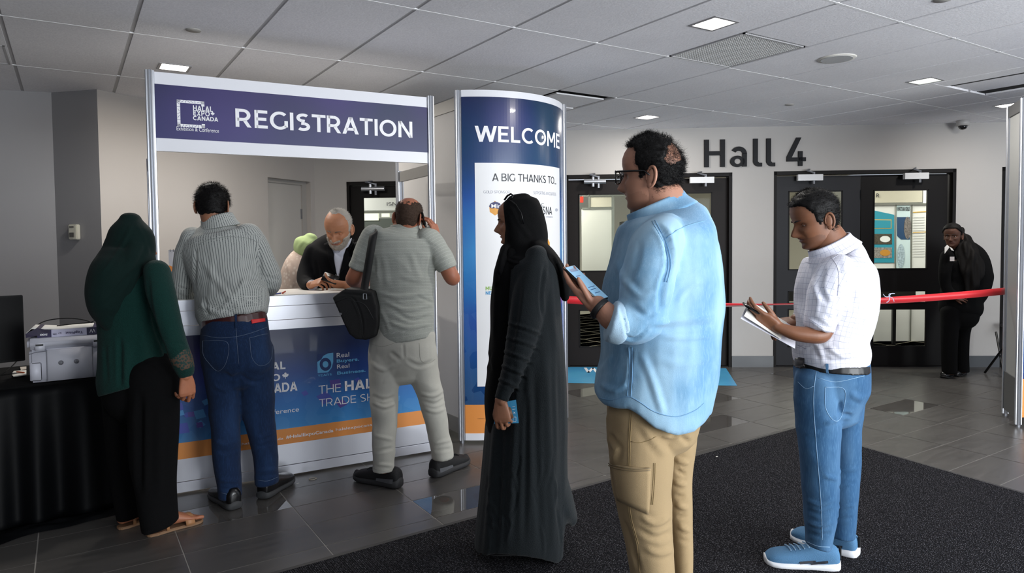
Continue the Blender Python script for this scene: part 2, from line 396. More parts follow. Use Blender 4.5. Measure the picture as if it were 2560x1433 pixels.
# ---- ceiling with recessed grid
def ceilfn(nt, b):
    tc = node(nt, 'TexCoord'); n = node(nt, 'TexNoise'); n.inputs['Scale'].default_value = 90; n.inputs['Detail'].default_value = 6; nt.links.new(tc.outputs['Object'], n.inputs[0])
    n2 = node(nt, 'TexNoise'); n2.inputs['Scale'].default_value = 1.2; nt.links.new(tc.outputs['Object'], n2.inputs[0])
    s = math_(nt, 'MULTIPLY', math_(nt, 'ADD', n.outputs['Fac'], n2.outputs['Fac']), .5)
    cr = node(nt, 'ValToRGB'); e = cr.color_ramp.elements; e[0].position = .3; e[0].color = lin('#e3e2e6'); e[1].position = .7; e[1].color = lin('#fbfafd')
    nt.links.new(s, cr.inputs[0]); nt.links.new(cr.outputs[0], b.inputs['Base Color'])
    bp = node(nt, 'Bump'); bp.inputs['Strength'].default_value = .35; bp.inputs['Distance'].default_value = .004; nt.links.new(n.outputs['Fac'], bp.inputs['Height']); nt.links.new(bp.outputs[0], b.inputs['Normal'])
M_ceil = mat('ceiling_tile', '#b8b7ba', .9, spec=.15, fn=ceilfn); M_grid = mat('ceiling_grid', '#b9b8ba', .6); M_void_shade = mat('ceiling_void_shade', '#141414', .9)
M_gridl = mat('ceiling_grid_white', '#f1f1f2', .4)
GX0, GY0, GX, GY = -.2686, .911, .608, 1.2057
lamps = [(3.09, 2.68), (.645, 5.26), (5.66, 2.81), (4.89, 5.08), (7.42, 2.93)]
open_tiles = {(5, 3): 'open', (10, 1): 'open2'}
mb = MB(); g = .011; zt = ZC
for i in range(-5, 22):
    for j in range(-5, 8):
        x0, y0 = GX0+i*GX, GY0+j*GY; x1, y1 = x0+GX, y0+GY
        if (i, j) == (6, 1): y1 = 2.70     # the return-air grille takes the far half
        if (i, j) == (5, 2): mb.cur = 0
        if (i, j) == (6, 2): y0 += .0
        if (i, j) == (6, 3): continue
        if (i, j) in ((10, 1), (11, 1)):
            mb.cur = 0; mb.box((x0+g, 2.83, zt), (x1-g, y1-g, zt+.018)); continue
        # hole for the lamp: ring of four boxes
        hole = [(lx, ly) for lx, ly in lamps if x0 < lx < x1 and y0 < ly < y1]
        mb.cur = 0
        if hole:
            lx, ly = hole[0]; h = .094
            for q in ((x0+g, lx-h, y0+g, y1-g), (lx+h, x1-g, y0+g, y1-g), (lx-h, lx+h, y0+g, ly-h), (lx-h, lx+h, ly+h, y1-g)):
                if q[1] > q[0] and q[3] > q[2]: mb.box((q[0], q[2], zt), (q[1], q[3], zt+.018))
        else: mb.box((x0+g, y0+g, zt), (x1-g, y1-g, zt+.018))
mb.cur = 0   # pushed-up tile beside the curved sign
mb.box((3.45, 4.65, zt+.004), (3.96, 5.06, zt+.016)); mb.box((3.40, 5.1, zt), (3.975, 5.72, zt+.018))
for xa, xb in ((5.82, 6.02), (6.13, 6.56), (6.70, 7.02)): mb.box((xa, 2.13, zt+(.015 if xa == 6.13 else 0)), (xb, 2.82, zt+.035))
mb.cur = 3; mb.box((6.02, 2.13, zt+.014), (6.13, 2.83, zt+.03)); mb.box((6.56, 2.13, zt+.014), (6.70, 2.83, zt+.03)); mb.box((3.37, 4.53, zt+.03), (3.99, 5.11, zt+.05))  # dark boxes close the tile gaps; the void's shade is put into their colour
mb.cur = 1
for i in range(-5, 23): x = GX0+i*GX; [mb.box((x-.013, a_, zt+.005), (x+.013, b__, zt+.02)) for a_, b__ in (((-5.2, 2.1), (2.82, 10.5)) if i == 11 else ((-5.2, 10.5),))]
mb.cur = 2
for j in range(-5, 9): y = GY0+j*GY; [mb.box((a_, y-.0075, zt-.001), (b__, y+.0075, zt+.02)) for a_, b__ in (((-3.4, 3.37), (3.98, 13)) if j == 3 else ((-3.4, 13),))]
mb.cur = 3; mb.box((-3.4, -5.2, 2.95), (13, 10.6, 3.0))
tag(mb.build('ceiling', [M_ceil, M_grid, M_gridl, M_void_shade]), kind='structure')
# recessed lamps
_h = area('booth_fill', (1.5, 5.7, 2.6), (1.5, 5.7, 0), .5, .5, 22, (1, .93, .84))  # added fill without a fixture, unseen, brightens the wall behind the booth
M_lamp = mat('lamp_diffuser', '#ffffff', .4, emit=('#fff8ee', 14)); M_lampd = mat('lamp_diffuser_dim', '#ffffff', .4, emit=('#f4fff0', 5)); M_trimw = mat('lamp_trim', '#9b9a9c', .4, .3)
wh = ['above the tall man in blue denim', 'above the left end of the registration sign', 'towards the right wall, before the dark raised tile', 'near the doors left of the hall sign', 'at the far right, half behind the booth panel']
for k, (lx, ly) in enumerate(lamps):
    t = empty('ceiling_light', (lx, ly, ZC), 'small square recessed ceiling light '+wh[k], 'ceiling light', 'square recessed ceiling lights')
    mb = MB()
    for q in ((-.1, -.083, -.1, .1), (.083, .1, -.1, .1), (-.083, .083, -.1, -.083), (-.083, .083, .083, .1)): mb.box((lx+q[0], ly+q[2], ZC-.004), (lx+q[1], ly+q[3], ZC+.05))
    mb.build('frame', M_trimw, t); mb = MB(); mb.box((lx-.083, ly-.083, ZC+.006), (lx+.083, ly+.083, ZC+.012)); mb.build('diffuser', M_lampd if k == 2 else M_lamp, t)
    l = bpy.data.lights.new('downlight', 'AREA'); l.size = .16; l.energy = 16; l.color = (1, .95, .88); lo = bpy.data.objects.new('downlight', l); COL.objects.link(lo); lo.location = (lx, ly, ZC-.02)
def grille(name, x0, y0, x1, y1, label, step, both):
    t = empty(name, ((x0+x1)/2, (y0+y1)/2, ZC), label, 'vent'); mb = MB(); e = .012
    for q in ((x0, x1, y0, y0+e), (x0, x1, y1-e, y1), (x0, x0+e, y0, y1), (x1-e, x1, y0, y1)): mb.box((q[0], q[2], ZC-.002), (q[1], q[3], ZC+.02))
    mb.build('frame', M_grid, t); mb = MB(); n = int((x1-x0)/step)
    for i in range(1, n): x = x0+(x1-x0)*i/n; mb.box((x-.0016, y0, ZC+.001), (x+.0016, y1, ZC+.010))
    if both:
        n = int((y1-y0)/step)
        for i in range(1, n): y = y0+(y1-y0)*i/n; mb.box((x0, y-.0016, ZC+.001), (x1, y+.0016, ZC+.010))
    mb.build('grid', mat('grille_white', '#cfcecd', .5), t); mb = MB(); mb.box((x0, y0, ZC+.02), (x1, y1, ZC+.03)); mb.build('backing', mat('grille_back', '#6e6d6d', .8), t)
grille('ceiling_vent', 3.39, 2.71, 3.978, 3.31, 'square egg-crate return air grille in the ceiling beside a lamp', .016, True)
grille('ceiling_vent', -.86, 5.2, -.29, 5.72, 'slatted air grille at the left edge of the ceiling', .03, False)
def rdisc(name, x, y, r, h, label, cat, m1, m2=None):
    t = empty(name, (x, y, ZC), label, cat); mb = MB()
    mb.disc((x, y, ZC+.001), (0, 0, -1), r, h, 40, r*.93); mb.build('rim', m1, t, True)
    if m2: mb = MB(); mb.disc((x, y, ZC-.002), (0, 0, -1), r*.8, h*.9, 40); mb.build('grille', m2, t)
rdisc('ceiling_speaker', 4.41, 2.765, .125, .008, 'round flat loudspeaker set in the ceiling tile', 'speaker', mat('spk_rim', '#d8d5ce', .5), mat('spk_mesh', '#b9b9ba', .7, bump=(400, .3)))
M_cap = mat('cap', '#a9a6a2', .5)
rdisc('sprinkler_cover', .63, 4.285, .042, .006, 'small round sprinkler cap above the registration sign', 'sprinkler', M_cap)
rdisc('sprinkler_cover', 5.57, 3.95, .04, .006, 'small round sprinkler cap above the hall sign', 'sprinkler', M_cap)
rdisc('sprinkler_cover', 3.79, 1.80, .045, .006, 'small round cap at the top edge near the upper right', 'sprinkler', M_cap)
# dome camera on the ceiling by the right wall
cx, cy = HP(2.36, 0, .16)[:2]
t = empty('security_camera', (cx, cy, ZC), 'white dome security camera mounted where ceiling meets the far right wall', 'camera')
mb = MB(); mb.disc((cx, cy, ZC), (0, 0, -1), .064, .055, 32, .060); mb.build('housing', mat('cam_white', '#b9b7b5', .4), t, True)
mb = MB(); pr = [(.044, 0), (.042, .015), (.034, .03), (.02, .04), (.004, .044)]
for a, b_ in zip(pr, pr[1:]): pass
mb.tube([(cx, cy, ZC-.055-z) for r_, z in pr], [r_ for r_, z in pr], 24); mb.build('dome', mat('dome_black', '#050507', .08, coat=1), t, True)
# wall sounder on the pilaster
dp = (A3-A2)/np.linalg.norm(A3-A2); NP = np.array([dp[1], -dp[0], 0]); pf = lambda s, w, z: A2+dp*s+NP*w+Zv*z
t = empty('wall_alarm', pf(.2, 0, 1.53), 'small cream alarm sounder box on the grey pilaster', 'alarm')
mb = MB(); mb.box((.155, 0, 1.48), (.235, .04, 1.6), pf); mb.build('housing', mat('cream', '#d3d0c0', .45), t, bevel=.006)
mb = MB(); mb.box((.17, .04, 1.575), (.21, .043, 1.585), pf); mb.box((.172, .04, 1.50), (.212, .046, 1.535), pf); mb.each('slot', mat('slot', '#5b5a55', .5), t)
# HALL 4 letters
t = empty('hall_sign', HP(.25, 2.21, .0), 'dark letters and number of the hall sign fixed to the white wall between the doors', 'sign')
M_sig = mat('sign_charcoal', '#141519', .6, spec=.25)
def poly_letter(polys, name='letter'):
    mb = MB()
    for p in polys: mb.prism([HP(a, z, .0) for a, z in p], WN*.02)
    return mb.build(name, M_sig, t)
rc = lambda a, b_, c, d: [(a, c), (b_, c), (b_, d), (a, d)]
poly_letter([rc(-.30, -.249, 2.217, 2.517), rc(-.126, -.076, 2.217, 2.517), rc(-.249, -.126, 2.345, 2.39)])
def arc(cx, cz, r, a0, a1, n=10, rz=None): return [(cx+r*math.cos(math.radians(a0+(a1-a0)*k/n)), cz+(rz or r)*math.sin(math.radians(a0+(a1-a0)*k/n))) for k in range(n+1)]
def ring(o_, i_): return [[o_[k], o_[k+1], i_[k+1], i_[k]] for k in range(len(o_)-1)]
x0 = -.016
poly_letter(ring(arc(x0+.075, 2.275, .078, 0, 360, 28, .062), arc(x0+.078, 2.275, .036, 0, 360, 28, .03))+[rc(x0+.128, x0+.176, 2.217, 2.365)]
            + ring(arc(x0+.09, 2.355, .086, 0, 150, 16, .081), arc(x0+.09, 2.355, .040, 0, 150, 16, .036)))
for a in (.229, .370):
    poly_letter([rc(a, a+.049, 2.275, 2.518)]+ring(arc(a+.06, 2.275, .060, 180, 270, 8), arc(a+.06, 2.275, .0115, 180, 270, 8))+[rc(a+.06, a+.095, 2.215, 2.255)])
a = .588
poly_letter([[(a, 2.315), (a, 2.265), (a+.205, 2.265), (a+.205, 2.307), (a+.053, 2.307)], [(a, 2.315), (a+.053, 2.307), (a+.155, 2.523), (a+.103, 2.523)], rc(a+.123, a+.170, 2.215, 2.375)])
# ================================================================ registration booth
ba = math.atan2(-.12, 1.6); BD = np.array([math.cos(ba), math.sin(ba), 0]); B0 = np.array([.44, 4.32, 0]); BNf = np.array([BD[1], -BD[0], 0])
bf = lambda u, w, z: B0+BD*u+BNf*w+Zv*z          # w towards the viewer
def bpx(x, y, w=0.):
    q = at_plane(x, y, B0+BNf*w, BNf)-B0; return float(q@BD), float(q[2])
def pbx(x0, y0, x1, y1, w=0.):
    """bottom-left and top-right pixel of a printed box -> plane box"""
    a = bpx(x0, y0, w); b_ = bpx(x1, y1, w); return (a[0], a[1], b_[0], b_[1])
def post(p, z1, par, z0=.02, r=.024):
    p = np.array([p[0], p[1], 0.]); n = 24; vs = []
    for z in (z0, z1):
        for k in range(n):
            a = 2*math.pi*k/n; rr = r if k % 3 != 0 else r*.72
            vs.append(p+np.array([math.cos(a)*rr, math.sin(a)*rr, z]))
    mb = MB(); mb.add(vs, [tuple(range(n))[::-1], tuple(range(n, 2*n))]+[(k, (k+1) % n, n+(k+1) % n, n+k) for k in range(n)])
    o = mb.build('post', M_alu, par)
    mb = MB(); mb.disc(p, (0, 0, 1), .017, .025, 16); mb.build('foot', M_alu_d, o)
    return o
def gradfn(stops, purple=.5, axis='z', blotch=('#4b3590', '#1d4a62'), z0=0., z1=1., nscale=1.4, seed=0., ghost=.10):
    def fn(nt, b):
        tc = node(nt, 'TexCoord'); sp = node(nt, 'SeparateXYZ'); nt.links.new(tc.outputs['Object'], sp.inputs[0])
        mr = node(nt, 'MapRange'); mr.inputs[1].default_value = z0; mr.inputs[2].default_value = z1; nt.links.new(sp.outputs[2], mr.inputs[0])
        cr = node(nt, 'ValToRGB'); els = cr.color_ramp.elements
        els[0].position = stops[0][0]; els[0].color = lin(stops[0][1]); els[1].position = stops[-1][0]; els[1].color = lin(stops[-1][1])
        for p_, c_ in stops[1:-1]: els.new(p_).color = lin(c_)
        nt.links.new(mr.outputs[0], cr.inputs[0]); col = cr.outputs[0]
        for k, c_ in enumerate(blotch):
            mp = node(nt, 'Mapping'); mp.inputs['Location'].default_value = (seed+k*7.3, k*3.1, seed); nt.links.new(tc.outputs['Object'], mp.inputs[0])
            n = node(nt, 'TexNoise'); n.inputs['Scale'].default_value = nscale; n.inputs['Detail'].default_value = 1; nt.links.new(mp.outputs[0], n.inputs[0])
            r2 = node(nt, 'MapRange'); r2.inputs[1].default_value = .5; r2.inputs[2].default_value = .75; r2.inputs[4].default_value = purple; nt.links.new(n.outputs['Fac'], r2.inputs[0])
            col = mix_(nt, r2.outputs[0], col, lin(c_))
        # faint crowd-like print low down
        v = node(nt, 'TexVoronoi'); v.inputs['Scale'].default_value = 14; nt.links.new(tc.outputs['Object'], v.inputs[0])
        r3 = node(nt, 'MapRange'); r3.inputs[1].default_value = .55; r3.inputs[2].default_value = .05; r3.inputs[4].default_value = ghost; nt.links.new(mr.outputs[0], r3.inputs[0])
        f = math_(nt, 'MULTIPLY', r3.outputs[0], math_(nt, 'GREATER_THAN', v.outputs['Color'], .5))
        col = mix_(nt, f, col, lin('#7fb7e6'))
        nt.links.new(col, b.inputs['Base Color'])
    return fn
M_fascia = mat('print_fascia', '#26306a', .42, fn=gradfn([(0, '#18245a'), (1, '#1a1c4a')], .5, blotch=('#1e3a58', '#4a2f8c'), z0=2.0, z1=2.35, nscale=1.3, seed=3.4, ghost=0.))
M_front = mat('print_counter', '#173a80', .3, coat=.3, fn=gradfn([(0, '#3f8fd0'), (.3, '#2a6fba'), (.55, '#17468f'), (.8, '#10265c'), (1, '#0e1f50')], .35, z0=.3, z1=.92, nscale=2))
M_orange = mat('print_orange', '#ea964a', .45); M_orange_t = mat('text_brown', '#5a3a1a', .5); M_cyan = mat('print_cyan', '#69b8e8', .5); M_ink = mat('print_ink', '#2a2c33', .5)
booth = empty('registration_booth', (B0[0]+.8, B0[1]-.05, 0), 'aluminium booth frame with purple and navy sign board reading REGISTRATION', 'booth')
rear = [bf(-.03, -.52, 0), bf(1.63, -.52, 0), bf(1.60, -1.0, 0)]
post(bf(-.035, 0, 0), 2.405, booth); post(bf(1.628, 0, 0), 2.41, booth)
post(bf(-.035, -.42, 0), 1.96, booth); post(bf(1.628, -.62, 0), 1.965, booth)
mb = MB(); mb.box((-.05, -.40, 1.885), (-.02, -.02, 1.955), bf); mb.box((1.615, -.60, 1.885), (1.64, -.02, 1.958), bf)
mb.each('rail', M_grey_rail, booth)
mb = MB(); mb.box((-.012, -.03, 1.962), (1.604, .0, 2.4), bf); fas = mb.build('sign_board', M_white, booth)
mb = MB(); mb.box((-.012, .0, 2.034), (1.604, .002, 2.333), bf); pr = mb.build('print', M_fascia, fas)
def btext(s, x0, y0, x1, y1, m_, par, bold=0., w=.002, **k): return text(s, B0+BNf*w, BD, Zv, pbx(x0, y0, x1, y1), m_, par, bold, **k)
btext('REGISTRATION', 589, 317.5, 1030, 304.5, M_letter, fas, .012)
btext('HALAL', 482.5, 277, 531.5, 267.2, M_letter, fas, .035); btext('EXPO', 483, 289, 524, 279, M_letter, fas, .035)
btext('CANADA', 482.5, 300.5, 545, 294, M_letter, fas, .035); btext('Exhibition & Conference', 441.5, 326, 547, 322.5, M_letter, fas, 0)
LEAF = [(0, -.5), (.05, -.5), (.04, -.25), (.3, -.3), (.27, -.2), (.5, 0), (.42, .05), (.45, .2), (.32, .17), (.28, .24), (.14, .1), (.18, .4), (.09, .36), (0, .5)]
LEAF = LEAF+[(-x, y) for x, y in LEAF[::-1][1:]]
def leaf(cx, cy, size, par, w=.0035):
    u, z = bpx(cx, cy); mb = MB(); mb.add([bf(u, w, z)]+[bf(u+a*size, w, z+b_*size) for a, b_ in LEAF], [(0, i+1, (i+1) % len(LEAF)+1) for i in range(len(LEAF))]); mb.build('maple_leaf', M_letter, par)
leaf(531.5, 284.5, .022, fas)
def bracket(x0, yt, x1, yb, th, gap, par):
    u0, zt = bpx(x0, yt); u1, zb = bpx(x1, yb); w0, w1 = .002, .0035; mb = MB()
    mb.box((u0, w0, zb), (u0+th, w1, zt), bf); mb.box((u0, w0, zt-th), (u1, w1, zt), bf); mb.box((u0, w0, zb), (u1, w1, zb+th), bf)
    mb.box((u1-th, w0, zt-th-gap), (u1, w1, zt), bf); mb.box((u1-th, w0, zb), (u1, w1, zb+th+gap*.6), bf)
    o = mb.build('logo_bracket', M_letter, par)
    mb = MB(); rnd = random.Random(4); k = th
    for i in range(26):
        t_ = i/26; 
        if t_ < .34: c = (u0+(u1-u0)*(1-t_/.34), zt-th/2)
        elif t_ < .66: c = (u0+th/2, zt+(zb-zt)*(t_-.34)/.32)
        else: c = (u0+(u1-u0)*(t_-.66)/.34, zb+th/2)
        a = rnd.choice([.5, 1.05, 2.1, 2.6, 0, 1.57]); L = th*.48
        d = np.array([math.cos(a), math.sin(a)])*L; e = np.array([-d[1], d[0]])/L*th*.055
        cl = lambda q: (min(max(q[0], u0), u1), min(max(q[1], zb), zt))
        P4 = [cl((c[0]+d[0]+e[0], c[1]+d[1]+e[1])), cl((c[0]-d[0]+e[0], c[1]-d[1]+e[1])), cl((c[0]-d[0]-e[0], c[1]-d[1]-e[1])), cl((c[0]+d[0]-e[0], c[1]+d[1]-e[1]))]
        mb.quad(*[bf(p[0], .0042, p[1]) for p in P4])
    mb.build('pattern_line', mat('logo_line', '#3b2f78', .5), o)
bracket(441.5, 249, 512.5, 321, .0165, .012, fas)
# ---- counter
ctr = empty('reception_counter', (B0[0]+.8, B0[1], 0), 'white aluminium panelled reception counter with blue printed front and orange band', 'counter')
mb = MB()
for a, b_ in ((1.058, 1.118), (.973, 1.055), (.914, .970), (.075, .205), (.012, .070)): mb.box((.012, -.03, a), (1.598, .0, b_), bf)
mb.box((.012, -.03, .2), (1.598, -.004, .914), bf); mb.box((.0, -.035, .01), (.012, .002, 1.118), bf)
mb.build('front_frame', mat('white_aluminium', '#dfe1ea', .26, .35, bump=(8, .03)), ctr, bevel=.0015)
mb = MB(); mb.box((.012, -.004, .300), (1.598, .0, .914), bf); cp = mb.build('printed_panel', M_front, ctr)
mb = MB(); mb.box((.012, -.004, .205), (1.598, .0005, .300), bf); cb = mb.build('orange_band', M_orange, ctr)
mb = MB(); mb.box((.0, -.52, 1.118), (1.605, .0, 1.123), bf); mb.build('worktop', mat('worktop', '#e8e5e0', .35), ctr)
mb = MB(); mb.box((.0, -.5, .02), (.02, -.03, 1.118), bf); mb.box((1.58, -.5, .02), (1.6, -.03, 1.118), bf); mb.each('side_panel', M_white, ctr)
def ct(*a, **k): return btext(*a, w=.001, **k)
ct('HALAL', 622, 931, 713, 903, M_letter, cp, .035); ct('EXPO', 622, 960, 700, 934, M_letter, cp, .035); ct('CANADA', 622, 990, 743, 953, M_letter, cp, .035)
leaf(713.5, 938.5, .040, cp, .002); ct('Exhibition & Conference', 526.5, 1056, 747, 1017, M_letter, cp)
bracket(527, 893, 616, 1022, .03, .02, cp)
ct('Real', 841.5, 894.5, 872.5, 880, M_letter, cp); ct('Buyers.', 841.5, 909.5, 897.5, 893.5, M_cyan, cp, .025)
ct('Real', 842.5, 922, 873, 909, M_letter, cp); ct('Business.', 842.5, 937, 913.5, 922, M_cyan, cp, .025)
ct('YEARS', 794, 942, 829.5, 933, M_cyan, cp, .015); ct('THE', 796.5, 985.5, 852, 958.5, M_letter, cp, -.005); ct('HALAL', 862, 978, 975, 941, M_letter, cp, .03)
ct('TRADE SHOW', 797.5, 1018, 985, 976, M_letter, cp, -.005)
def blob(pxs, m_, par, w, name): 
    mb = MB(); q = [bpx(x, y) for x, y in pxs]; c = np.mean(q, 0)
    mb.add([bf(c[0], w, c[1])]+[bf(a, w, b_) for a, b_ in q], [(0, i+1, (i+1) % len(q)+1) for i in range(len(q))]); return mb.build(name, m_, par)
def circ(cx, cy, r, n=28, a0=0, a1=360): return [(cx+r*math.cos(math.radians(a0+(a1-a0)*i/n)), cy-r*1.12*math.sin(math.radians(a0+(a1-a0)*i/n))) for i in range(n+(a1-a0 < 360))]
blob([(793, 905), (803, 899), (808, 890), (819, 884), (833, 882), (833, 905), (829, 920), (820, 931), (794, 933)], M_cyan, cp, .0012, 'anniversary_mark')
blob(circ(813.5, 911, 14.5), mat('ink_navy', '#14336f', .5), cp, .0018, 'numeral_ring'); blob(circ(813.5, 911, 7.2), M_cyan, cp, .0024, 'numeral_centre')
blob([(793, 905), (800, 897), (806, 889), (812, 884), (793, 886)], mat('ink_navy', '#14336f', .5), cp, .0026, 'numeral_gap')
ct('@halalexpocanada', 588, 1117.5, 708, 1092.5, M_letter, cb); ct('#HalalExpoCanada', 715, 1099.5, 833, 1072.5, M_letter, cb, .015); ct('halalexpocanada.com', 839.5, 1080, 975, 1052, M_letter, cb)
# purple and blue ghost shapes of the print
rnd = random.Random(11)
for k in range(16):
    x = rnd.choice([445+rnd.random()*70, 700+rnd.random()*200, 990+rnd.random()*60]); y = 1085-(x-430)*.145-rnd.random()*60-8; s_ = 8+rnd.random()*16; a = rnd.random()
    blob([(x+s_*math.cos(a+q*1.57), y+s_*.8*math.sin(a+q*1.57)) for q in range(4)], mat('ghost%d' % (k % 3), ['#4a57b4', '#4f96d2', '#5a4aa0'][k % 3], .4), cp, .0003+.0001*k, 'print_patch')
# ---- curved WELCOME column
PL = np.array([2.325, 4.272]); PR = np.array([3.285, 4.352]); ch = PR-PL; cl_ = np.linalg.norm(ch); cd = ch/cl_; cn = np.array([cd[1], -cd[0]])
RA = cl_/2/math.sin(math.pi/4); ctrc = (PL+PR)/2-cn*RA*math.cos(math.pi/4)
def arcp(t, off=0.):
    a = -math.pi/4+t*math.pi/2; d = cd*math.sin(a)+cn*math.cos(a); return ctrc+d*(RA+off)
TT = np.linspace(-.05, 1.05, 221); AP = np.array([[*arcp(t), 1.] for t in TT]); APX = topx(AP)[0][:, 0]
def arct(x, y):
    t = float(np.interp(x, APX, TT)); p = arcp(t); D = np.dot(np.array([p[0], p[1], 0])-CC, CF)
    # iterate for height
    z = 1.
    for _ in range(4): D = float(np.dot(np.array([p[0], p[1], z])-CC, CF)); z = float(at(x, y, D)[2])
    return t, z
def curve(U, T, Wn):
    P = np.array([[*arcp(u, w), z] for u, z, w in zip(U, T, Wn)]); return P
def atext(s, x0, y0, x1, y1, m_, par, bold=0., off=.002, **k):
    a = arct(x0, y0); b_ = arct(x1, y1); return text(s, 0, 0, 0, (a[0], a[1], b_[0], b_[1]), m_, par, bold, ext=.0004, off=off, curve=curve, **k)
def apanel(t0, t1, z0, z1, o0, o1, name, m_, par, n=48):
    mb = MB(); vs = []; fs = []
    for i in range(n+1):
        t = t0+(t1-t0)*i/n
        for o_, z in ((o0, z0), (o1, z0), (o1, z1), (o0, z1)): vs.append([*arcp(t, o_), z])
    for i in range(n):
        for k in range(4): fs.append((i*4+k, i*4+(k+1) % 4, (i+1)*4+(k+1) % 4, (i+1)*4+k))
    fs += [(0, 1, 2, 3), (n*4+3, n*4+2, n*4+1, n*4)]; mb.add(vs, fs); return mb.build(name, m_, par, smooth=False)
col = empty('welcome_column', (2.8, 4.3, 0), 'tall curved column sign with navy WELCOME print, white sponsor sheet and orange base', 'sign')
post(PL+np.array([-.008, .01]), 2.49, col); post(PR+np.array([.01, .005]), 2.5, col)
apanel(.012, .985, 2.445, 2.492, -.03, .002, 'top_rail', M_white, col); apanel(.012, .985, .045, 2.46, -.012, -.004, 'backing', M_white, col)
M_wel = mat('print_welcome', '#1a2a60', .25, coat=.25, fn=gradfn([(0, '#15326f'), (.3, '#1f5fae'), (.5, '#3d8fd0'), (.68, '#2a56a4'), (.8, '#1b3a74'), (1, '#182450')], .6, blotch=('#49318f', '#134a58'), z0=.27, z1=2.45, nscale=1.2, seed=1.))
wp = apanel(.012, .985, .275, 2.445, -.004, .0, 'print', M_wel, col)
apanel(.012, .985, .07, .275, -.004, .0, 'orange_base', M_orange, col); apanel(.012, .985, .02, .07, -.02, .002, 'base_rail', M_white, col)
t0 = arct(1191, 407)[0]; t1 = arct(1400.5, 424)[0]
apanel(t0, t1, .405, 1.985, .0, .0008, 'sponsor_sheet', mat('paper_white', '#f0f1f3', .5), wp)
atext('WELCOME', 1192, 355, 1401, 336, M_letter, wp, .02)
atext('A BIG THANKS TO...', 1234, 453, 1392, 443, M_ink, wp, .004); atext('GOLD SPONSOR', 1212, 483.5, 1277, 477, mat('ink_grey', '#85879a', .5), wp, -.012)
atext('SUPPORTING ASSOCIATIONS', 1335, 486, 1391.5, 482, mat('ink_grey', '#85879a', .5), wp, -.012)
def apoly(pxs, m_, name, off):
    q = [arct(x, y) for x, y in pxs]; c = np.mean(q, 0); mb = MB()
    mb.add([[*arcp(c[0], off), c[1]]]+[[*arcp(a, off), b_] for a, b_ in q], [(0, i+1, (i+1) % len(q)+1) for i in range(len(q))]); mb.build(name, m_, wp)
M_gold = mat('print_gold', '#e2a040', .5); M_purp = mat('print_violet', '#3d3d6b', .5)
apoly([(1226, 517), (1240, 502), (1255, 517), (1254, 530), (1240, 539), (1227, 530)], M_gold, 'sponsor_badge', .0014)
apoly([(1230, 508), (1241, 504), (1252, 508), (1256, 516), (1250, 522), (1230, 521), (1225, 516)], M_purp, 'sponsor_badge_centre', .0018)
atext('Mina', 1231, 520, 1262, 510.5, M_letter, wp, .01, off=.003); atext('ISNA', 1355.5, 536, 1381, 517.5, M_ink, wp, .004); atext('CANADA', 1366, 544, 1383, 541, mat('ink_grey', '#85879a', .5), wp)
atext('C', 1355, 516, 1361, 508, M_ink, wp); apoly(circ(1392.5, 525, 3.5), mat('ink_pale', '#b8bcc8', .5), 'small_seal', .0014)
atext('MUSLIM', 1214.5, 726, 1258, 715.5, mat('ink_green', '#9cc766', .5), wp, .03); atext('NETWORK', 1214.5, 737, 1268, 727, mat('ink_blue', '#4aa3d9', .5), wp, .03)
atext('@halalexpocanada', 1190, 1047, 1330, 1034, M_orange_t, wp)
apoly([(1366, 600), (1371, 598), (1375, 606), (1375, 618), (1366, 618)], M_gold, 'sponsor_badge', .0014)
# side wall of the column running back to the rear
q0 = np.array([*PL, 0])+np.array([0, .03, 0]); bk = np.array([-.02, 1., 0]); bk /= np.linalg.norm(bk); sd = np.array([1., .02, 0])
sf = lambda u, w, z: q0+bk*u+sd*w+Zv*z
mb = MB(); mb.box((0, -.006, .17), (.98, .006, 2.36), sf); mb.build('side_panel', M_panel, col)
mb = MB(); mb.box((0, -.014, 2.36), (.98, .014, 2.445), sf); mb.box((0, -.014, .06), (.98, .014, .17), sf); mb.each('side_rail', M_grey_rail, col)
post((q0+bk*1.0)[:2], 2.45, col)
# ---- booth panel at the far right
e0 = np.array([6.245, 2.455, 0]); e1 = np.array([5.955, 2.255, 0]); ed = (e1-e0)/np.linalg.norm(e1-e0); en = np.array([-ed[1], ed[0], 0]); EL = np.linalg.norm(e1-e0)
en = en if np.dot(en, -e0) > 0 else -en
ef = lambda u, w, z: e0+ed*u+en*w+Zv*z
rp = empty('exhibition_panel', e1, 'grey exhibition wall panel with aluminium posts cut off at the right edge', 'panel')
post(e0[:2], 2.45, rp); post(e1[:2], 2.45, rp)
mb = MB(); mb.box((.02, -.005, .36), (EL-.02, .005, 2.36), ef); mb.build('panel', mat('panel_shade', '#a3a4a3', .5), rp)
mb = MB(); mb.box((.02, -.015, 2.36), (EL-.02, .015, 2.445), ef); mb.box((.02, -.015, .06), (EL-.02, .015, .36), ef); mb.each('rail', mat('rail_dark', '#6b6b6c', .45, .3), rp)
fr_ = np.array([.9, -.43, 0]); fr_ /= np.linalg.norm(fr_); gn = np.array([fr_[1], -fr_[0], 0]); gf = lambda u, w, z: e1+fr_*u+gn*w+Zv*z
mb = MB(); mb.box((.02, -.005, .36), (1.0, .0, 2.44), gf); mb.build('print', M_wel, rp); mb = MB(); mb.box((.02, -.005, .07), (1.0, .0, .36), gf); mb.build('orange_base', M_orange, rp)
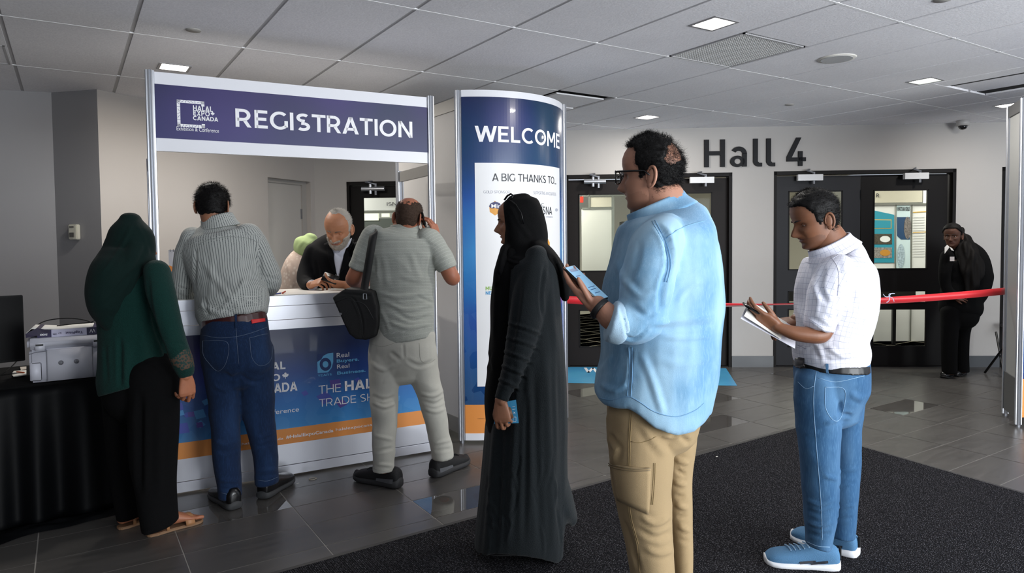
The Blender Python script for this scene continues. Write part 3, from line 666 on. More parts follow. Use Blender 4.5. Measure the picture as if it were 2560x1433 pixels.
# ---- red ribbon from the column to the panel
ra = at(1408, 749, 5.46); rb = at(2512, 728, 5.44); n = 90; mb = MB(); vs = []
for i in range(n+1):
    t = i/n; p = ra+(rb-ra)*t; p[2] -= .085*4*t*(1-t)*.85
    tw = 1.25*math.exp(-((t-.5)/.2)**2); hw = .030 if t < .25 else .030-.002*t
    hw *= (1-.25*math.exp(-((t-.45)/.2)**2))
    d = Zv*math.cos(tw)*hw+(-CF)*math.sin(tw)*hw*.9
    for s_ in (-1, 1): vs.append(p+d*s_)
mb.add(vs, [(2*i, 2*i+1, 2*i+3, 2*i+2) for i in range(n)]); rib = mb.build('barrier_ribbon', mat('red_satin', '#d8202c', .38, sheen=.3), smooth=True)
so = rib.modifiers.new('s', 'SOLIDIFY'); so.thickness = .001
tag(rib, 'long red satin ribbon stretched across the doorways as a barrier', 'ribbon')
c = at(2222, 742, 5.40); mb = MB()
for k, (a, l) in enumerate(((.5, .05), (2.7, .05), (-.8, .055), (-2.0, .05), (.9, .03))):
    q = [c+(CR*math.cos(a)+CU*math.sin(a))*l*s_+(CU*math.cos(a)-CR*math.sin(a))*.012*math.sin(s_*3.1)+(-CF)*.004 for s_ in np.linspace(0, 1, 9)]; mb.tube(q, .0028, 5)
tag(mb.build('ribbon_bow', mat('bow_white', '#c9cfe8', .4)), 'small white bow tied on the red ribbon beside the white shirted man', 'bow')
# floor sticker
st = empty('floor_sticker', (5.1, 5.2, 0), 'blue printed floor sticker with white lettering before the left doors', 'sticker')
c4 = [np.array([*at_z(x, y)[:2], .0015]) for x, y in ((1412, 958), (1843, 965), (1815, 921), (1420, 917))]
mb = MB(); mb.quad(*c4)
def stfn(nt, b):
    tc = node(nt, 'TexCoord'); n = node(nt, 'TexNoise'); n.inputs['Scale'].default_value = 2.2; nt.links.new(tc.outputs['Object'], n.inputs[0])
    nt.links.new(mix_(nt, n.outputs['Fac'], lin('#2f86c4'), lin('#62bce0')), b.inputs['Base Color'])
mb.build('sheet', mat('sticker', '#3f9bd0', .35, fn=stfn), st)
sx = (c4[1]-c4[0]); sx /= np.linalg.norm(sx); sy = np.cross(Zv, sx)
a = at_z(1458, 932)-c4[0]; b_ = at_z(1700, 921)-c4[0]
text('WELCOME', c4[0]-Zv*.0015, sx, sy, (a@sx, a@sy, b_@sx, a@sy+.28), M_letter, st, .02, off=.0025, ext=.0003)
# ================================================================ exhibition hall seen through the door glass
def hx(x, y, w):
    q = at_plane(x, y, W0+WN*w, WN)-W0; return float(q@WD), float(q[2])
mb = MB(); mb.box((-9, -7, -.01), (7, -.14, .0), hf); tag(mb.build('floor_hall', mat('hall_floor', '#c9c2ac', .5, bump=(4, .05), vary=(3, .12))), kind='structure')
mb = MB(); mb.box((-9, -7.1, -.01), (7, -7, 2.64), hf); mb.box((-9.1, -7, 0), (-9, -.2, 2.64), hf); mb.box((7, -7, 0), (7.1, -.2, 2.64), hf)
tag(mb.build('wall_hall_far', mat('hall_wall', '#d8d3c4', .7)), kind='structure')
for k, s_ in enumerate((-5.5, -2.2, 1.2, 4)):
    p = HP(s_, 2.6, -1.25); l = bpy.data.lights.new('hall_light', 'AREA'); l.size = .9; l.energy = 85; l.color = (1, .97, .9); o = bpy.data.objects.new('hall_light', l); COL.objects.link(o); o.location = p
M_pw = mat('shell_white', '#e6e6e2', .5); M_pf = mat('shell_frame', '#8f9188', .4, .5); M_cream = mat('shell_header', '#c9c3b0', .6)
M_teal = mat('poster_teal', '#2e93a8', .5); M_tealp = mat('poster_pale', '#cfe3e6', .5); M_navyp = mat('poster_navy', '#24466b', .5)
# poster wall behind the right doors
w = -1.9
ex = empty('exhibit_wall', HP(1.9, 0, w), 'white exhibit wall with teal food posters seen through the right hand door glass', 'exhibit')
P = lambda x, y: hx(x, y, w)
def hb_(name, x0, y0, x1, y1, m_, par, d=.004, w=w):
    a = hx(x0, y0, w); b_ = hx(x1, y1, w); mb = MB(); mb.box((a[0], w, min(a[1], b_[1])), (b_[0], w+d, max(a[1], b_[1])), hf); return mb.build(name, m_, par)
a = P(2140, 700); b_ = P(2345, 512); mb = MB(); mb.box((a[0], w-.04, .0), (b_[0], w, b_[1]), hf); mb.build('panel', M_pw, ex)
hb_('header', 2140, 508, 2304, 455, M_cream, ex, .02); hb_('header_light', 2306, 508, 2345, 455, mat('bright_panel', '#f4f6f4', .5), ex, .02)
hb_('frame', 2140, 512, 2345, 508, M_pf, ex, .03); hb_('frame', 2321, 900, 2325, 505, M_pf, ex, .02); hb_('frame', 2236, 900, 2239, 512, M_pf, ex, .01); hb_('frame', 2276, 900, 2279, 512, M_pf, ex, .01)
def hpoly(name, pxs, m_, par, d, w=w):
    q = [hx(x, y, w) for x, y in pxs]; c = np.mean(q, 0); mb = MB()
    mb.add([hf(c[0], w+d, c[1])]+[hf(s_, w+d, z) for s_, z in q], [(0, i+1, (i+1) % len(q)+1) for i in range(len(q))]); return mb.build(name, m_, par)
ell = lambda cx, cy, rx, ry, n=20: [(cx+rx*math.cos(2*math.pi*k/n), cy+ry*math.sin(2*math.pi*k/n)) for k in range(n)]
p1 = hpoly('teal_poster', [(2150, 657)]+[(2235, 657), (2235, 537)]+[(2235-85*math.sin(t), 537-18*math.sin(t*1.0)) for t in (.3, .6, .9, 1.2, 1.5)]+[(2150, 519)], M_teal, ex, .006)
O_ = HP(0, 0, w)
def htext(s, x0, y0, x1, y1, m_, par, bold=0., w=w, d=.01): a = hx(x0, y0, w); b_ = hx(x1, y1, w); return text(s, HP(0, 0, w+d), WD, Zv, (a[0], a[1], b_[0], b_[1]), m_, par, bold)
hpoly('caption_box', [(2150, 548), (2228, 549), (2228, 572), (2150, 572)], mat('gold_line', '#c9b06a', .5), p1, .008); hpoly('caption_box', [(2150, 550), (2226, 551), (2226, 570), (2150, 570)], M_teal, p1, .0095)
for y, c1, c2 in ((598, '#4a4437', '#eef0ee'), (632, '#8f8a84', '#c98f3d')):
    hpoly('food_photo', [(2150, y-13), (2229, y-13), (2229, y+13), (2150, y+13)], mat('photo'+c1, c1, .5, vary=(60, .5)), p1, .008)
    hpoly('bowl', ell(2212, y, 13, 8), mat('bowl'+c2, c2, .4), p1, .0095)
p2 = hpoly('product_poster', [(2240, 675), (2275, 675), (2275, 513), (2240, 513)], M_tealp, ex, .006)
htext('FATS & OILS', 2243, 527, 2274, 517, M_ink, p2, .02)
hpoly('photo_panel', [(2242, 543), (2274, 543), (2274, 599), (2252, 599), (2242, 590)], M_navyp, p2, .008); hpoly('product_photo', ell(2268, 570, 9, 28)[:], mat('photo_grey', '#77706c', .5, vary=(70, .6)), p2, .0095)
hpoly('product_photo', ell(2252, 640, 9, 30), mat('photo_pale', '#a9bcc6', .5, vary=(50, .4)), p2, .0095)
for y in (530, 581): hpoly('gold_rule', [(2282, y), (2316, y-2), (2316, y), (2282, y+2)], mat('rule_gold', '#d3a83e', .5), ex, .006)
for k in range(16): hpoly('text_row', [(2284, 543+k*6.5), (2312, 542.5+k*6.5), (2312, 544+k*6.5), (2284, 544.5+k*6.5)], mat('row_grey', '#c9c9cb', .6), ex, .006)
htext('R', 2188, 494, 2195, 484, M_ink, ex, .01, d=.03)
# dark draped table in front of it
tb = empty('draped_table', HP(1.8, 0, -1.2), 'low dark draped table standing behind the glass of the right doors', 'table')
mb = MB(); mb.box((.4, -1.7, .62), (2.6, -1.2, .80), hf); mb.build('top', mat('drape_dark', '#26231f', .7), tb); mb = MB()
[mb.box((s_, -1.6, 0), (s_+.04, -1.56, .62), hf) for s_ in (.45, 2.5)]; mb.each('leg', M_black, tb)
# white booth behind the left doors
w = -1.6
eb = empty('exhibit_booth', HP(-1.4, 0, w), 'white shell scheme booth seen through the left hand door glass', 'exhibit')
for x0, x1, y1 in ((1455, 1531, 523),): hb_('panel', x0, 760, x1, y1, mat('shell_warm', '#dcdbd2', .5), eb, .02, w)
a = hx(1531, 760, w); c = hx(1531, 523, w); mb = MB()
mb.box((a[0], w-1.2, 0.), (a[0]+.02, w, c[1]), hf); mb.build('side_panel', mat('shell_warm2', '#c4c2b4', .5), eb)
for q in ((1455, 523, 1531, 519), (1530, 900, 1535, 490), (1471, 523, 1475, 485), (1455, 492, 1560, 488)): hb_('frame', q[0], q[1], q[2], q[3], M_pf, eb, .03, w)
hb_('header', 1476, 518, 1530, 493, M_cream, eb, .02, w); hb_('red_square', 1450, 507, 1458, 492, mat('red_tag', '#d2301c', .5), eb, .04, w)
# dark equipment right of it
dk = empty('dark_cabinet', HP(-1.0, 0, -2.6), 'tall dark cabinet beyond the left hand doors, right of the white booth', 'cabinet')
a = hx(1556, 700, -2.6); b_ = hx(1640, 553, -2.6); mb = MB(); mb.box((a[0], -3.0, 0), (b_[0], -2.6, b_[1]), hf); mb.build('body', mat('cab_dark', '#39362f', .6), dk); mb = MB(); mb.box((a[0]+.05, -2.6, .2), (b_[0]-.05, -2.58, b_[1]-.1), hf); mb.build('door', mat('cab_dark2', '#2c2a26', .5), dk)
# white sign seen through the door behind the booth
w = -1.6
eb = empty('exhibit_sign', HP(-3.8, 0, w), 'white overhead exhibit header lettered ISNA behind the door glass over the counter', 'sign')
hb_('panel', 880, 527, 1060, 490, mat('shell_bright', '#f0f0ee', .5), eb, .03, w); htext('ISNA', 969, 515, 1006, 506, M_ink, eb, .004, w, .04)
hb_('post', 880, 1000, 884, 527, M_pf, eb, .03, w); hb_('valance', 884, 533, 1060, 527, M_pf, eb, .02, w)
eb = empty('exhibit_wall', HP(-3.8, 0, -3.0), 'dark green exhibit wall with pale windows seen behind the man in the black blazer', 'exhibit')
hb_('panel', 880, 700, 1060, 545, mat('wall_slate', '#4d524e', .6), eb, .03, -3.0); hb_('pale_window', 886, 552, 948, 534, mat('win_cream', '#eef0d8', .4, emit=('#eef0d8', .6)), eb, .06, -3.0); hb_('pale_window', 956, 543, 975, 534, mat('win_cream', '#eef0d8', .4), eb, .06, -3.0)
# ================================================================ skirted table with monitor and printer
ty = 4.32; TZ = .72
tb = empty('skirted_table', (-.6, 4.6, 0), 'long table under a black pleated floor-length skirt at the left edge', 'table')
mb = MB(); mb.box((-1.6, ty-.01, TZ-.03), (.30, ty+.72, TZ)); mb.build('tabletop', mat('black_cloth', '#050506', .9, spec=.2, bump=(120, .1)), tb, bevel=.006)
mb = MB(); n = 420; vs = []; rows = 14
def skirt(u, h):
    """front pleats; u runs along the front and round the right corner"""
    amp = .012+.03*(1-h)
    wv = math.sin(u*31+1.5*math.sin(u*5))*amp+math.sin(u*13.7+2)*amp*.7
    L = 1.88
    if u < L: return (-1.6+u, ty-.028-.05*(1-h)-wv*.7, h*TZ*.985+.003)
    return (.28+.03+.05*(1-h)+wv*.5, ty-.02+(u-L), h*TZ*.985+.003)
for j in range(rows+1):
    for i in range(n+1): vs.append(skirt(2.55*i/n, (j/rows)))
mb.add(vs, [(j*(n+1)+i, j*(n+1)+i+1, (j+1)*(n+1)+i+1, (j+1)*(n+1)+i) for j in range(rows) for i in range(n)])
o = mb.build('skirt', mat('black_satin', '#020305', .55, spec=.12, bump=(14, .12)), tb, True); so = o.modifiers.new('s', 'SOLIDIFY'); so.thickness = .003
mb = MB(); rnd = random.Random(5); vs = []; nx, ny = 70, 14    # cloth puddled on the floor
for j in range(ny+1):
    for i in range(nx+1):
        u, v = i/nx, j/ny; x = -1.3+u*1.55; fr = math.sin(u*math.pi)**.4
        d = (.06+.06*noise.noise(Vector((x*4, 3, 1)))+.03)*fr
        vs.append((x, ty-.06-d*v*1.6, .004+.035*math.sin(v*math.pi)*(.6+.8*abs(noise.noise(Vector((x*9, v*3, 5)))))))
mb.add(vs, [(j*(nx+1)+i, j*(nx+1)+i+1, (j+1)*(nx+1)+i+1, (j+1)*(nx+1)+i) for j in range(ny) for i in range(nx)])
mb.build('skirt_hem', mat('black_satin', '#090a10', .38), tb, True)
# printer
M_prn = mat('printer_white', '#dcdde8', .45, bump=(300, .02)); M_prg = mat('printer_line', '#6f7078', .5)
pr_ = empty('printer', (-.02, ty+.2, TZ), 'white office printer standing on the black skirted table', 'printer')
px0, px1, y0, y1 = -.198, .150, ty+.02, ty+.36; zb, z1_, z2_ = TZ+.004, TZ+.175, TZ+.232
def rbox(x0, x1, y0, y1, z0, z1, name, m_, par, b=.012): mb = MB(); mb.box((x0, y0, z0), (x1, y1, z1)); return mb.build(name, m_, par, True, bevel=b) if b else mb.build(name, m_, par)
rbox(px0+.008, px1-.008, y0+.004, y1, zb, z1_, 'body', M_prn, pr_); lid = rbox(px0, px1, y0, y1, z1_+.003, z2_, 'scanner_lid', M_prn, pr_, .014)
rbox(px0+.085, px1-.06, y0-.001, y0+.01, zb+.006, z1_-.004, 'rear_cover', mat('printer_panel', '#e3e4ee', .4), pr_, .002)
for x in (px0+.083, px1-.059): rbox(x-.0012, x+.0012, y0-.0015, y0+.008, zb+.004, z1_, 'seam', M_prg, pr_, 0)
for x in (px0+.035, px1-.055): c_ = rbox(x, x+.042, y0-.004, y0+.01, z1_-.004, z1_+.034, 'hinge_cover', M_prn, pr_, .003); rbox(x+.003, x+.036, y0-.0055, y0+.004, z1_+.022, z1_+.031, 'hinge_slot', M_black, c_, 0)
for x in (px0+.145, px0+.215): 
    mb = MB(); mb.disc((x, y0-.001, TZ+.10), (0, -1, 0), .012, .003, 24); k_ = mb.build('screw_cap', mat('cap_grey', '#9fa0a8', .4, .3), pr_, True); rbox(x-.0012, x+.0012, y0-.0052, y0-.003, TZ+.09, TZ+.11, 'slot', M_prg, k_, 0)
rbox(px0+.01, px0+.06, y0+.001, y0+.012, zb+.012, zb+.105, 'side_door', M_prn, pr_, .003)
rbox(px1-.022, px1-.006, y0+.0, y0+.012, TZ+.09, TZ+.125, 'port', M_black, pr_, 0); rbox(px1-.03, px1-.006, y0+.0, y0+.012, TZ+.045, TZ+.06, 'port', M_black, pr_, 0)
mb = MB(); mb.tube([(px0+.006, y0+.002, z1_-.02), (px0+.03, y0-.001, z1_-.012), (px0+.082, y0-.002, z1_-.008)], .0015, 5); mb.build('shadow_line', M_prg, pr_)
# paper ream on the printer
zz = z2_+.002
rm = empty('paper_ream', (-.03, ty+.15, zz), 'opened ream of copy paper in white and purple wrapper lying on the printer', 'paper ream')
ra_ = -.06; rx = np.array([math.cos(ra_), math.sin(ra_), 0]); ry = np.array([-rx[1], rx[0], 0]); ro = np.array([px0+.045, y0+.05, zz]); rf = lambda u, w, z: ro+rx*u+ry*w+Zv*z
mb = MB(); mb.box((0, 0, 0), (.275, .2, .038), rf); mb.build('wrapper', mat('wrap_white', '#d6d4ec', .4), rm)
for a, b_, nm in ((.0, .062, 'purple_end'), (.222, .277, 'purple_end')): mb = MB(); mb.box((a, -.001, -.0005), (b_, .201, .0385), rf); mb.build(nm, mat('wrap_purple', '#241a4a', .35), rm)
mb = MB(); mb.add([rf(-.05, -.002, .025), rf(.0, -.002, .052), rf(.055, -.002, .036), rf(.055, .0, .0), rf(.0, -.002, .012), rf(-.05, .0, .003), rf(-.05, .2, .025), rf(.0, .2, .052), rf(.055, .2, .036), rf(.055, .2, .0), rf(.0, .2, .012), rf(-.05, .2, .003)],
  [(0, 1, 4, 5), (1, 2, 3, 4), (6, 7, 10, 11), (7, 8, 9, 10), (0, 6, 7, 1), (1, 7, 8, 2), (0, 5, 11, 6), (5, 4, 10, 11), (4, 3, 9, 10), (2, 8, 9, 3)]); mb.build('torn_flap', mat('flap', '#2c2440', .5), rm)
mb = MB(); vs = []
for i in range(13):
    u = i/12; z = .054-.016*min(1, u*2.2)+.004*u; 
    for w_ in (.0, .2): vs.append(rf(-.05+u*.3, w_+.003, z-.026*(u < .05)))
mb.add(vs, [(2*i, 2*i+2, 2*i+3, 2*i+1) for i in range(12)]); o = mb.build('top_sheets', mat('paper', '#ecebe6', .6), rm, True); so = o.modifiers.new('s', 'SOLIDIFY'); so.thickness = .003
def rt(s, u0, z0, u1, z1, m_, bold=0): text(s, rf(0, -.0015, 0), -rx, -Zv, (-u1, -z1, -u0, -z0), m_, rm, bold)
M_pk = mat('ink_purple', '#2b2152', .5)
# the printed side stands upside down: lettering rotated half a turn
rt('TopPrint', .125, .010, .205, .027, M_pk, .02); rt('500', .012, .010, .045, .020, M_letter, .03); rt('97', .092, .016, .108, .023, M_pk); rt('20lb', .068, .010, .086, .018, M_pk); rt('W', .235, .010, .262, .030, M_letter, 0)
# black cable looping over the ream
mb = MB(); pts = [at(x, y, D) for x, y, D in ((70, 838, 3.80), (95, 812, 3.86), (125, 800, 3.90), (175, 796, 3.92), (220, 803, 3.92), (245, 818, 3.90), (262, 836, 3.84))]
def cr_(P, n=8):
    P = [np.array(p, float) for p in P]; P = [2*P[0]-P[1]]+P+[2*P[-1]-P[-2]]; out = []
    for i in range(1, len(P)-2):
        for k in range(n):
            t = k/n; out.append(.5*((2*P[i])+(-P[i-1]+P[i+1])*t+(2*P[i-1]-5*P[i]+4*P[i+1]-P[i+2])*t*t+(-P[i-1]+3*P[i]-3*P[i+1]+P[i+2])*t**3))
    return out+[P[-2]]
mb.tube(cr_(pts), .0032, 8); tag(mb.build('power_cable', mat('rubber', '#0a0a0a', .5), smooth=True), 'thick black cable arching over the paper ream on the printer', 'cable')
mb = MB(); mb.tube(cr_([at(x, y, D) for x, y, D in ((142, 815, 3.78), (185, 810, 3.80), (225, 806, 3.82), (250, 795, 3.88), (300, 788, 3.95))]), .0028, 8); tag(mb.build('thin_cable', mat('rubber', '#0a0a0a', .5), smooth=True), 'thinner black cable lying behind the ream and leading right', 'cable')
# monitor
mo = empty('monitor', (-.45, ty+.3, TZ), 'black flat monitor on the skirted table, cut off by the left edge', 'monitor')
ma = at(57, 738, 3.90); mx = np.array([.985, .17, 0]); mx /= np.linalg.norm(mx); my = np.array([-mx[1], mx[0], 0]); mf = lambda u, w, z: np.array([ma[0], ma[1], 0])+mx*u+my*w+Zv*z
zt_ = float(ma[2]); zb_ = float(at(62, 903, 3.90)[2])
mb = MB(); mb.box((-.54, 0, zb_), (0, .03, zt_), mf); mb.build('screen_housing', mat('mon_black', '#050506', .5, spec=.2), mo, bevel=.003)
mb = MB(); mb.box((-.534, -.001, zb_+.012), (-.006, .0, zt_-.008), mf); mb.build('screen', mat('mon_screen', '#040406', .5, spec=.15), mo)
mb = MB(); mb.box((-.30, .03, TZ+.01), (-.24, .05, zb_+.2), mf); mb.box((-.38, -.03, TZ), (-.16, .14, TZ+.012), mf); mb.build('stand', mat('mon_black', '#050506', .5, spec=.2), mo)
mb = MB(); mb.tube(cr_([at(x, y, D) for x, y, D in ((45, 900, 3.95), (25, 920, 3.9), (0, 938, 3.85), (-30, 945, 3.85))]), .003, 6); tag(mb.build('monitor_cable', mat('rubber', '#0a0a0a', .5), smooth=True), 'black cable drooping from the bottom of the monitor', 'cable')
for k, (q, c_, lab) in enumerate(((((35, 928), (66, 926), (66, 934), (30, 934)), '#e9e6df', 'white paper strip lying between monitor and printer'), (((50, 918), (66, 917), (66, 924), (52, 926)), '#cfc6bb', 'folded cream note leaning against the printer'), (((30, 937), (66, 933), (66, 938), (34, 943)), '#e2e0da', 'white card nearest the table edge beside the printer'))):
    P4 = [at_z(x, y, TZ+.003+.002*k) for x, y in q]; mb = MB(); mb.prism(P4, (0, 0, .0015)); tag(mb.build('paper_sheet', mat('pap'+c_, c_, .6)), lab, 'paper')
mb = MB(); mb.tube([at_z(42, 930, TZ+.012), at_z(60, 932, TZ+.012)], .004, 8); tag(mb.build('marker_pen', mat('pen_orange', '#c25a2a', .4)), 'orange marker lying on the papers by the printer', 'pen')
# things on the counter
M_pap = mat('paper_plain', '#e6e3dc', .6)
ZT = 1.1235
mb = MB(); P4 = [at_z(x, y, ZT) for x, y in ((668, 741), (705, 738), (712, 731), (680, 733))]; mb.prism(P4, (0, 0, .001)); tag(mb.build('registration_form', M_pap), 'white form on the counter beside the striped shirt sleeve', 'paper')
mb = MB(); mb.tube([at_z(669, 738, ZT+.005), at_z(702, 733, ZT+.005)], .004, 8); tag(mb.build('ballpoint_pen', mat('pen_blue', '#3d4fa0', .3)), 'blue and white pen lying on the counter near the striped sleeve', 'pen')
mb = MB(); mb.tube([at_z(706, 733, ZT+.006), at_z(713, 729, ZT+.012)], .005, 8); tag(mb.build('red_clip', mat('clip_red', '#b0442c', .4)), 'small red clip on the counter right of the pen', 'clip')
mb = MB(); P4 = [at_z(x, y, ZT) for x, y in ((800, 731), (850, 727), (856, 724), (812, 726))]; mb.prism(P4, (0, 0, .001)); tag(mb.build('paper_slip', M_pap), 'white paper slip under the hands of the bearded man', 'paper')
# spiral bound card standing on the counter
a = at(421, 625, 4.42); b_ = at(441, 625, 4.42); c_ = at(427, 750, 4.36); zc = ZT
cc_ = empty('desk_card', (a[0], a[1], zc), 'standing spiral-bound card in white, orange and blue left of the striped shirt man', 'card')
ux = BD; cfm = lambda u, w, z: np.array([a[0], a[1], 0])+ux*u+BNf*w+Zv*z; zt2 = float(a[2])
mb = MB(); mb.box((0, 0, zc), (.22, .004, zt2), cfm); mb.build('card', mat('card_white', '#cfd2dc', .5), cc_); 
mb = MB(); mb.add([cfm(0, .0055, zc+.15), cfm(.22, .0055, zc+.05), cfm(.22, .0055, zc), cfm(0, .0055, zc)], [(0, 1, 2, 3)]); mb.build('blue_print', mat('card_blue', '#3f86c4', .5), cc_)
mb = MB(); mb.add([cfm(0, .006, zc+.18), cfm(.22, .006, zc+.07), cfm(.22, .006, zc+.045), cfm(0, .006, zc+.145)], [(0, 1, 2, 3)]); mb.build('orange_print', M_orange, cc_)
mb = MB()
for k in range(12): mb.tube([cfm(.01+k*.018, .008, zt2-.012), cfm(.01+k*.018, .008, zt2+.004), cfm(.01+k*.018, -.004, zt2+.004)], .0015, 5)
mb.build('spiral_binding', M_ink, cc_)
# rubber band and scraps on the tiles
c = at_z(782, 1197, .003); mb = MB(); pts = [c+np.array([.022*math.cos(t), .016*math.sin(t), 0]) for t in np.linspace(0, 2*math.pi, 25)]; mb.tube(pts, .0018, 6); tag(mb.build('rubber_band', mat('band', '#b6ac98', .6)), 'tan rubber band lying on the tiles before the counter', 'rubber band')
for (x, y), l in (((744, 1209), 'tiny white scrap on the tiles left of the rubber band'), ((1792, 1142), 'tiny white scrap on the entrance mat right of the beige trousers')):
    c = at_z(x, y, .010 if x > 1000 else .001); mb = MB(); mb.box((c[0]-.007, c[1]-.003, c[2]), (c[0]+.007, c[1]+.003, c[2]+.0015)); tag(mb.build('paper_scrap', M_pap), l, 'scrap')
# folding chair by the far right wall
fc = empty('folding_chair', HP(3.05, 0, .35), 'dark folding chair in the shade by the wall behind the right booth panel', 'chair')
def cp_(x, y, D): return at(x, y, D)
mb = MB(); [mb.tube(q, .011, 8) for q in ([cp_(2462, 932, 7.15), cp_(2512, 865, 6.9)], [cp_(2512, 950, 6.9), cp_(2490, 830, 7.1)])]; mb.each('leg', M_black, fc)
mb = MB(); q0_ = HP(2.84, .47, .30); mb.box((2.80, .1, .455), (3.25, .5, .49), hf); mb.build('seat', mat('seat_dark', '#17171b', .6), fc, bevel=.01)
mb = MB(); mb.box((3.18, .1, .60), (3.22, .5, .86), hf); [mb.box((3.19, y, .2), (3.215, y+.02, .86), hf) for y in (.1, .48)]; mb.build('backrest', mat('seat_dark', '#17171b', .6), fc)
# ================================================================ figure tools
def smooth01(x): x = np.clip(x, 0, 1); return x*x*(3-2*x)
def catmull(P, sub):
    P = np.array(P, float)
    if len(P) < 2: return P
    P = np.vstack([2*P[0]-P[1], P, 2*P[-1]-P[-2]]); out = []
    for i in range(1, len(P)-2):
        for k in range(sub):
            t = k/sub; out.append(.5*((2*P[i])+(-P[i-1]+P[i+1])*t+(2*P[i-1]-5*P[i]+4*P[i+1]-P[i+2])*t*t+(-P[i-1]+3*P[i]-3*P[i+1]+P[i+2])*t**3))
    out.append(P[-2]); return np.array(out)
def unit(v): v = np.array(v, float); return v/(np.linalg.norm(v)+1e-12)
def loft3(C, hl, hb, ref, n=28, sup=2., cap=(1, 1)):
    """rings round centres C with half sizes hl (across) and hb (along ref); ref = one vector or one per ring"""
    C = np.array(C, float); K = len(C); V = []; meta = []; pL = None
    ref = np.array(ref, float); ref = np.tile(ref, (K, 1)) if ref.ndim == 1 else ref
    Fr = []
    for i in range(K):
        T = unit(C[min(i+1, K-1)]-C[max(i-1, 0)]); L = np.cross(T, ref[i])
        if np.linalg.norm(L) < .15 and pL is not None: L = pL-T*np.dot(pL, T)
        L = unit(L)
        if pL is not None and np.dot(L, pL) < 0: L = -L
        pL = L; Fr.append((C[i], L, unit(np.cross(L, T)), T, hl[i], hb[i]))
    rings = []; ang = np.arange(n)*2*math.pi/n; ca, sa = np.cos(ang), np.sin(ang); p = 2/sup
    X = np.sign(ca)*np.abs(ca)**p; Y = np.sign(sa)*np.abs(sa)**p
    def ring(c, L, B, a, b): return c+np.outer(X*a, L)+np.outer(Y*b, B)
    c0 = Fr[0]; r0 = min(c0[4], c0[5])*cap[0]
    if cap[0] > 0:
        for ph in (80, 60, 38, 18): q = math.radians(ph); rings.append(ring(c0[0]-c0[3]*r0*math.sin(q), c0[1], c0[2], c0[4]*math.cos(q), c0[5]*math.cos(q)))
    for c in Fr: rings.append(ring(c[0], c[1], c[2], c[4], c[5]))
    c1 = Fr[-1]; r1 = min(c1[4], c1[5])*cap[1]
    if cap[1] > 0:
        for ph in (18, 38, 60, 80): q = math.radians(ph); rings.append(ring(c1[0]+c1[3]*r1*math.sin(q), c1[1], c1[2], c1[4]*math.cos(q), c1[5]*math.cos(q)))
    m_ = len(rings); V = np.vstack(rings); F = []
    for i in range(m_-1):
        for k in range(n): F.append((i*n+k, i*n+(k+1) % n, (i+1)*n+(k+1) % n, (i+1)*n+k))
    F.append(tuple(range(n))[::-1]); F.append(tuple(range((m_-1)*n, m_*n)))
    return V, F, Fr
def vox(parts, size, it=3, name='m', fac=.5):
    """union of closed lofts -> one continuous skin (voxel remesh + smoothing)"""
    mb = MB()
    for p in parts: mb.add(p[0], p[1])
    me = mb.mesh('tmp'); bm = bmesh.new(); bm.from_mesh(me); bmesh.ops.recalc_face_normals(bm, faces=bm.faces); bm.to_mesh(me); bm.free()
    ob = bpy.data.objects.new('tmp', me); COL.objects.link(ob)
    r = ob.modifiers.new('r', 'REMESH'); r.mode = 'VOXEL'; r.voxel_size = size
    if it: s = ob.modifiers.new('s', 'SMOOTH'); s.iterations = it; s.factor = fac
    dg = bpy.context.evaluated_depsgraph_get(); dg.update()
    out = bpy.data.meshes.new_from_object(ob.evaluated_get(dg)); bpy.data.objects.remove(ob); bpy.data.meshes.remove(me)
    out.name = name; return out
def getv(me): V = np.empty(len(me.vertices)*3); me.vertices.foreach_get('co', V); return V.reshape(-1, 3)
def getn(me):
    N = np.empty(len(me.vertices)*3); me.vertices.foreach_get('normal', N); return N.reshape(-1, 3)
def setv(me, V): me.vertices.foreach_set('co', V.ravel()); me.update()
def meshof(me):
    V = getv(me); F = [tuple(p.vertices) for p in me.polygons]; return V, F
def folds(me, strokes):
    """strokes = [(pixel polyline, width px, depth m)]: real creases and ridges pressed into the cloth"""
    V = getv(me); N = getn(me); px_, z = topx(V); vis = (N@(-CF)) > -.15; d = np.zeros(len(V))
    for poly, w, amp in strokes:
        P = catmull(poly, 6) if len(poly) > 2 else np.array([np.array(poly[0])+(np.array(poly[1])-poly[0])*t for t in np.linspace(0, 1, 8)])
        best = np.full(len(V), 1e9); tt = np.zeros(len(V)); lo = P.min(0)-3*w; hi = P.max(0)+3*w
        idx = np.where(vis & (px_[:, 0] > lo[0]) & (px_[:, 0] < hi[0]) & (px_[:, 1] > lo[1]) & (px_[:, 1] < hi[1]))[0]
        if not len(idx): continue
        Q = px_[idx]; b = np.full(len(idx), 1e9); t_ = np.zeros(len(idx)); n = len(P)-1
        for i in range(n):
            a = P[i]; e = P[i+1]-P[i]; u = np.clip(((Q-a)@e)/(e@e+1e-9), 0, 1); dd = np.linalg.norm(Q-(a+u[:, None]*e), axis=1); k = dd < b; b[k] = dd[k]; t_[k] = (i+u[k])/n
        tp = np.clip(np.minimum(t_, 1-t_)*5, 0, 1)**.7
        g = np.exp(-(b/w)**2)-.35*np.exp(-((b-1.7*w)/(w*.8))**2)
        d[idx] += amp*g*tp*.8
    setv(me, V+N*d[:, None])
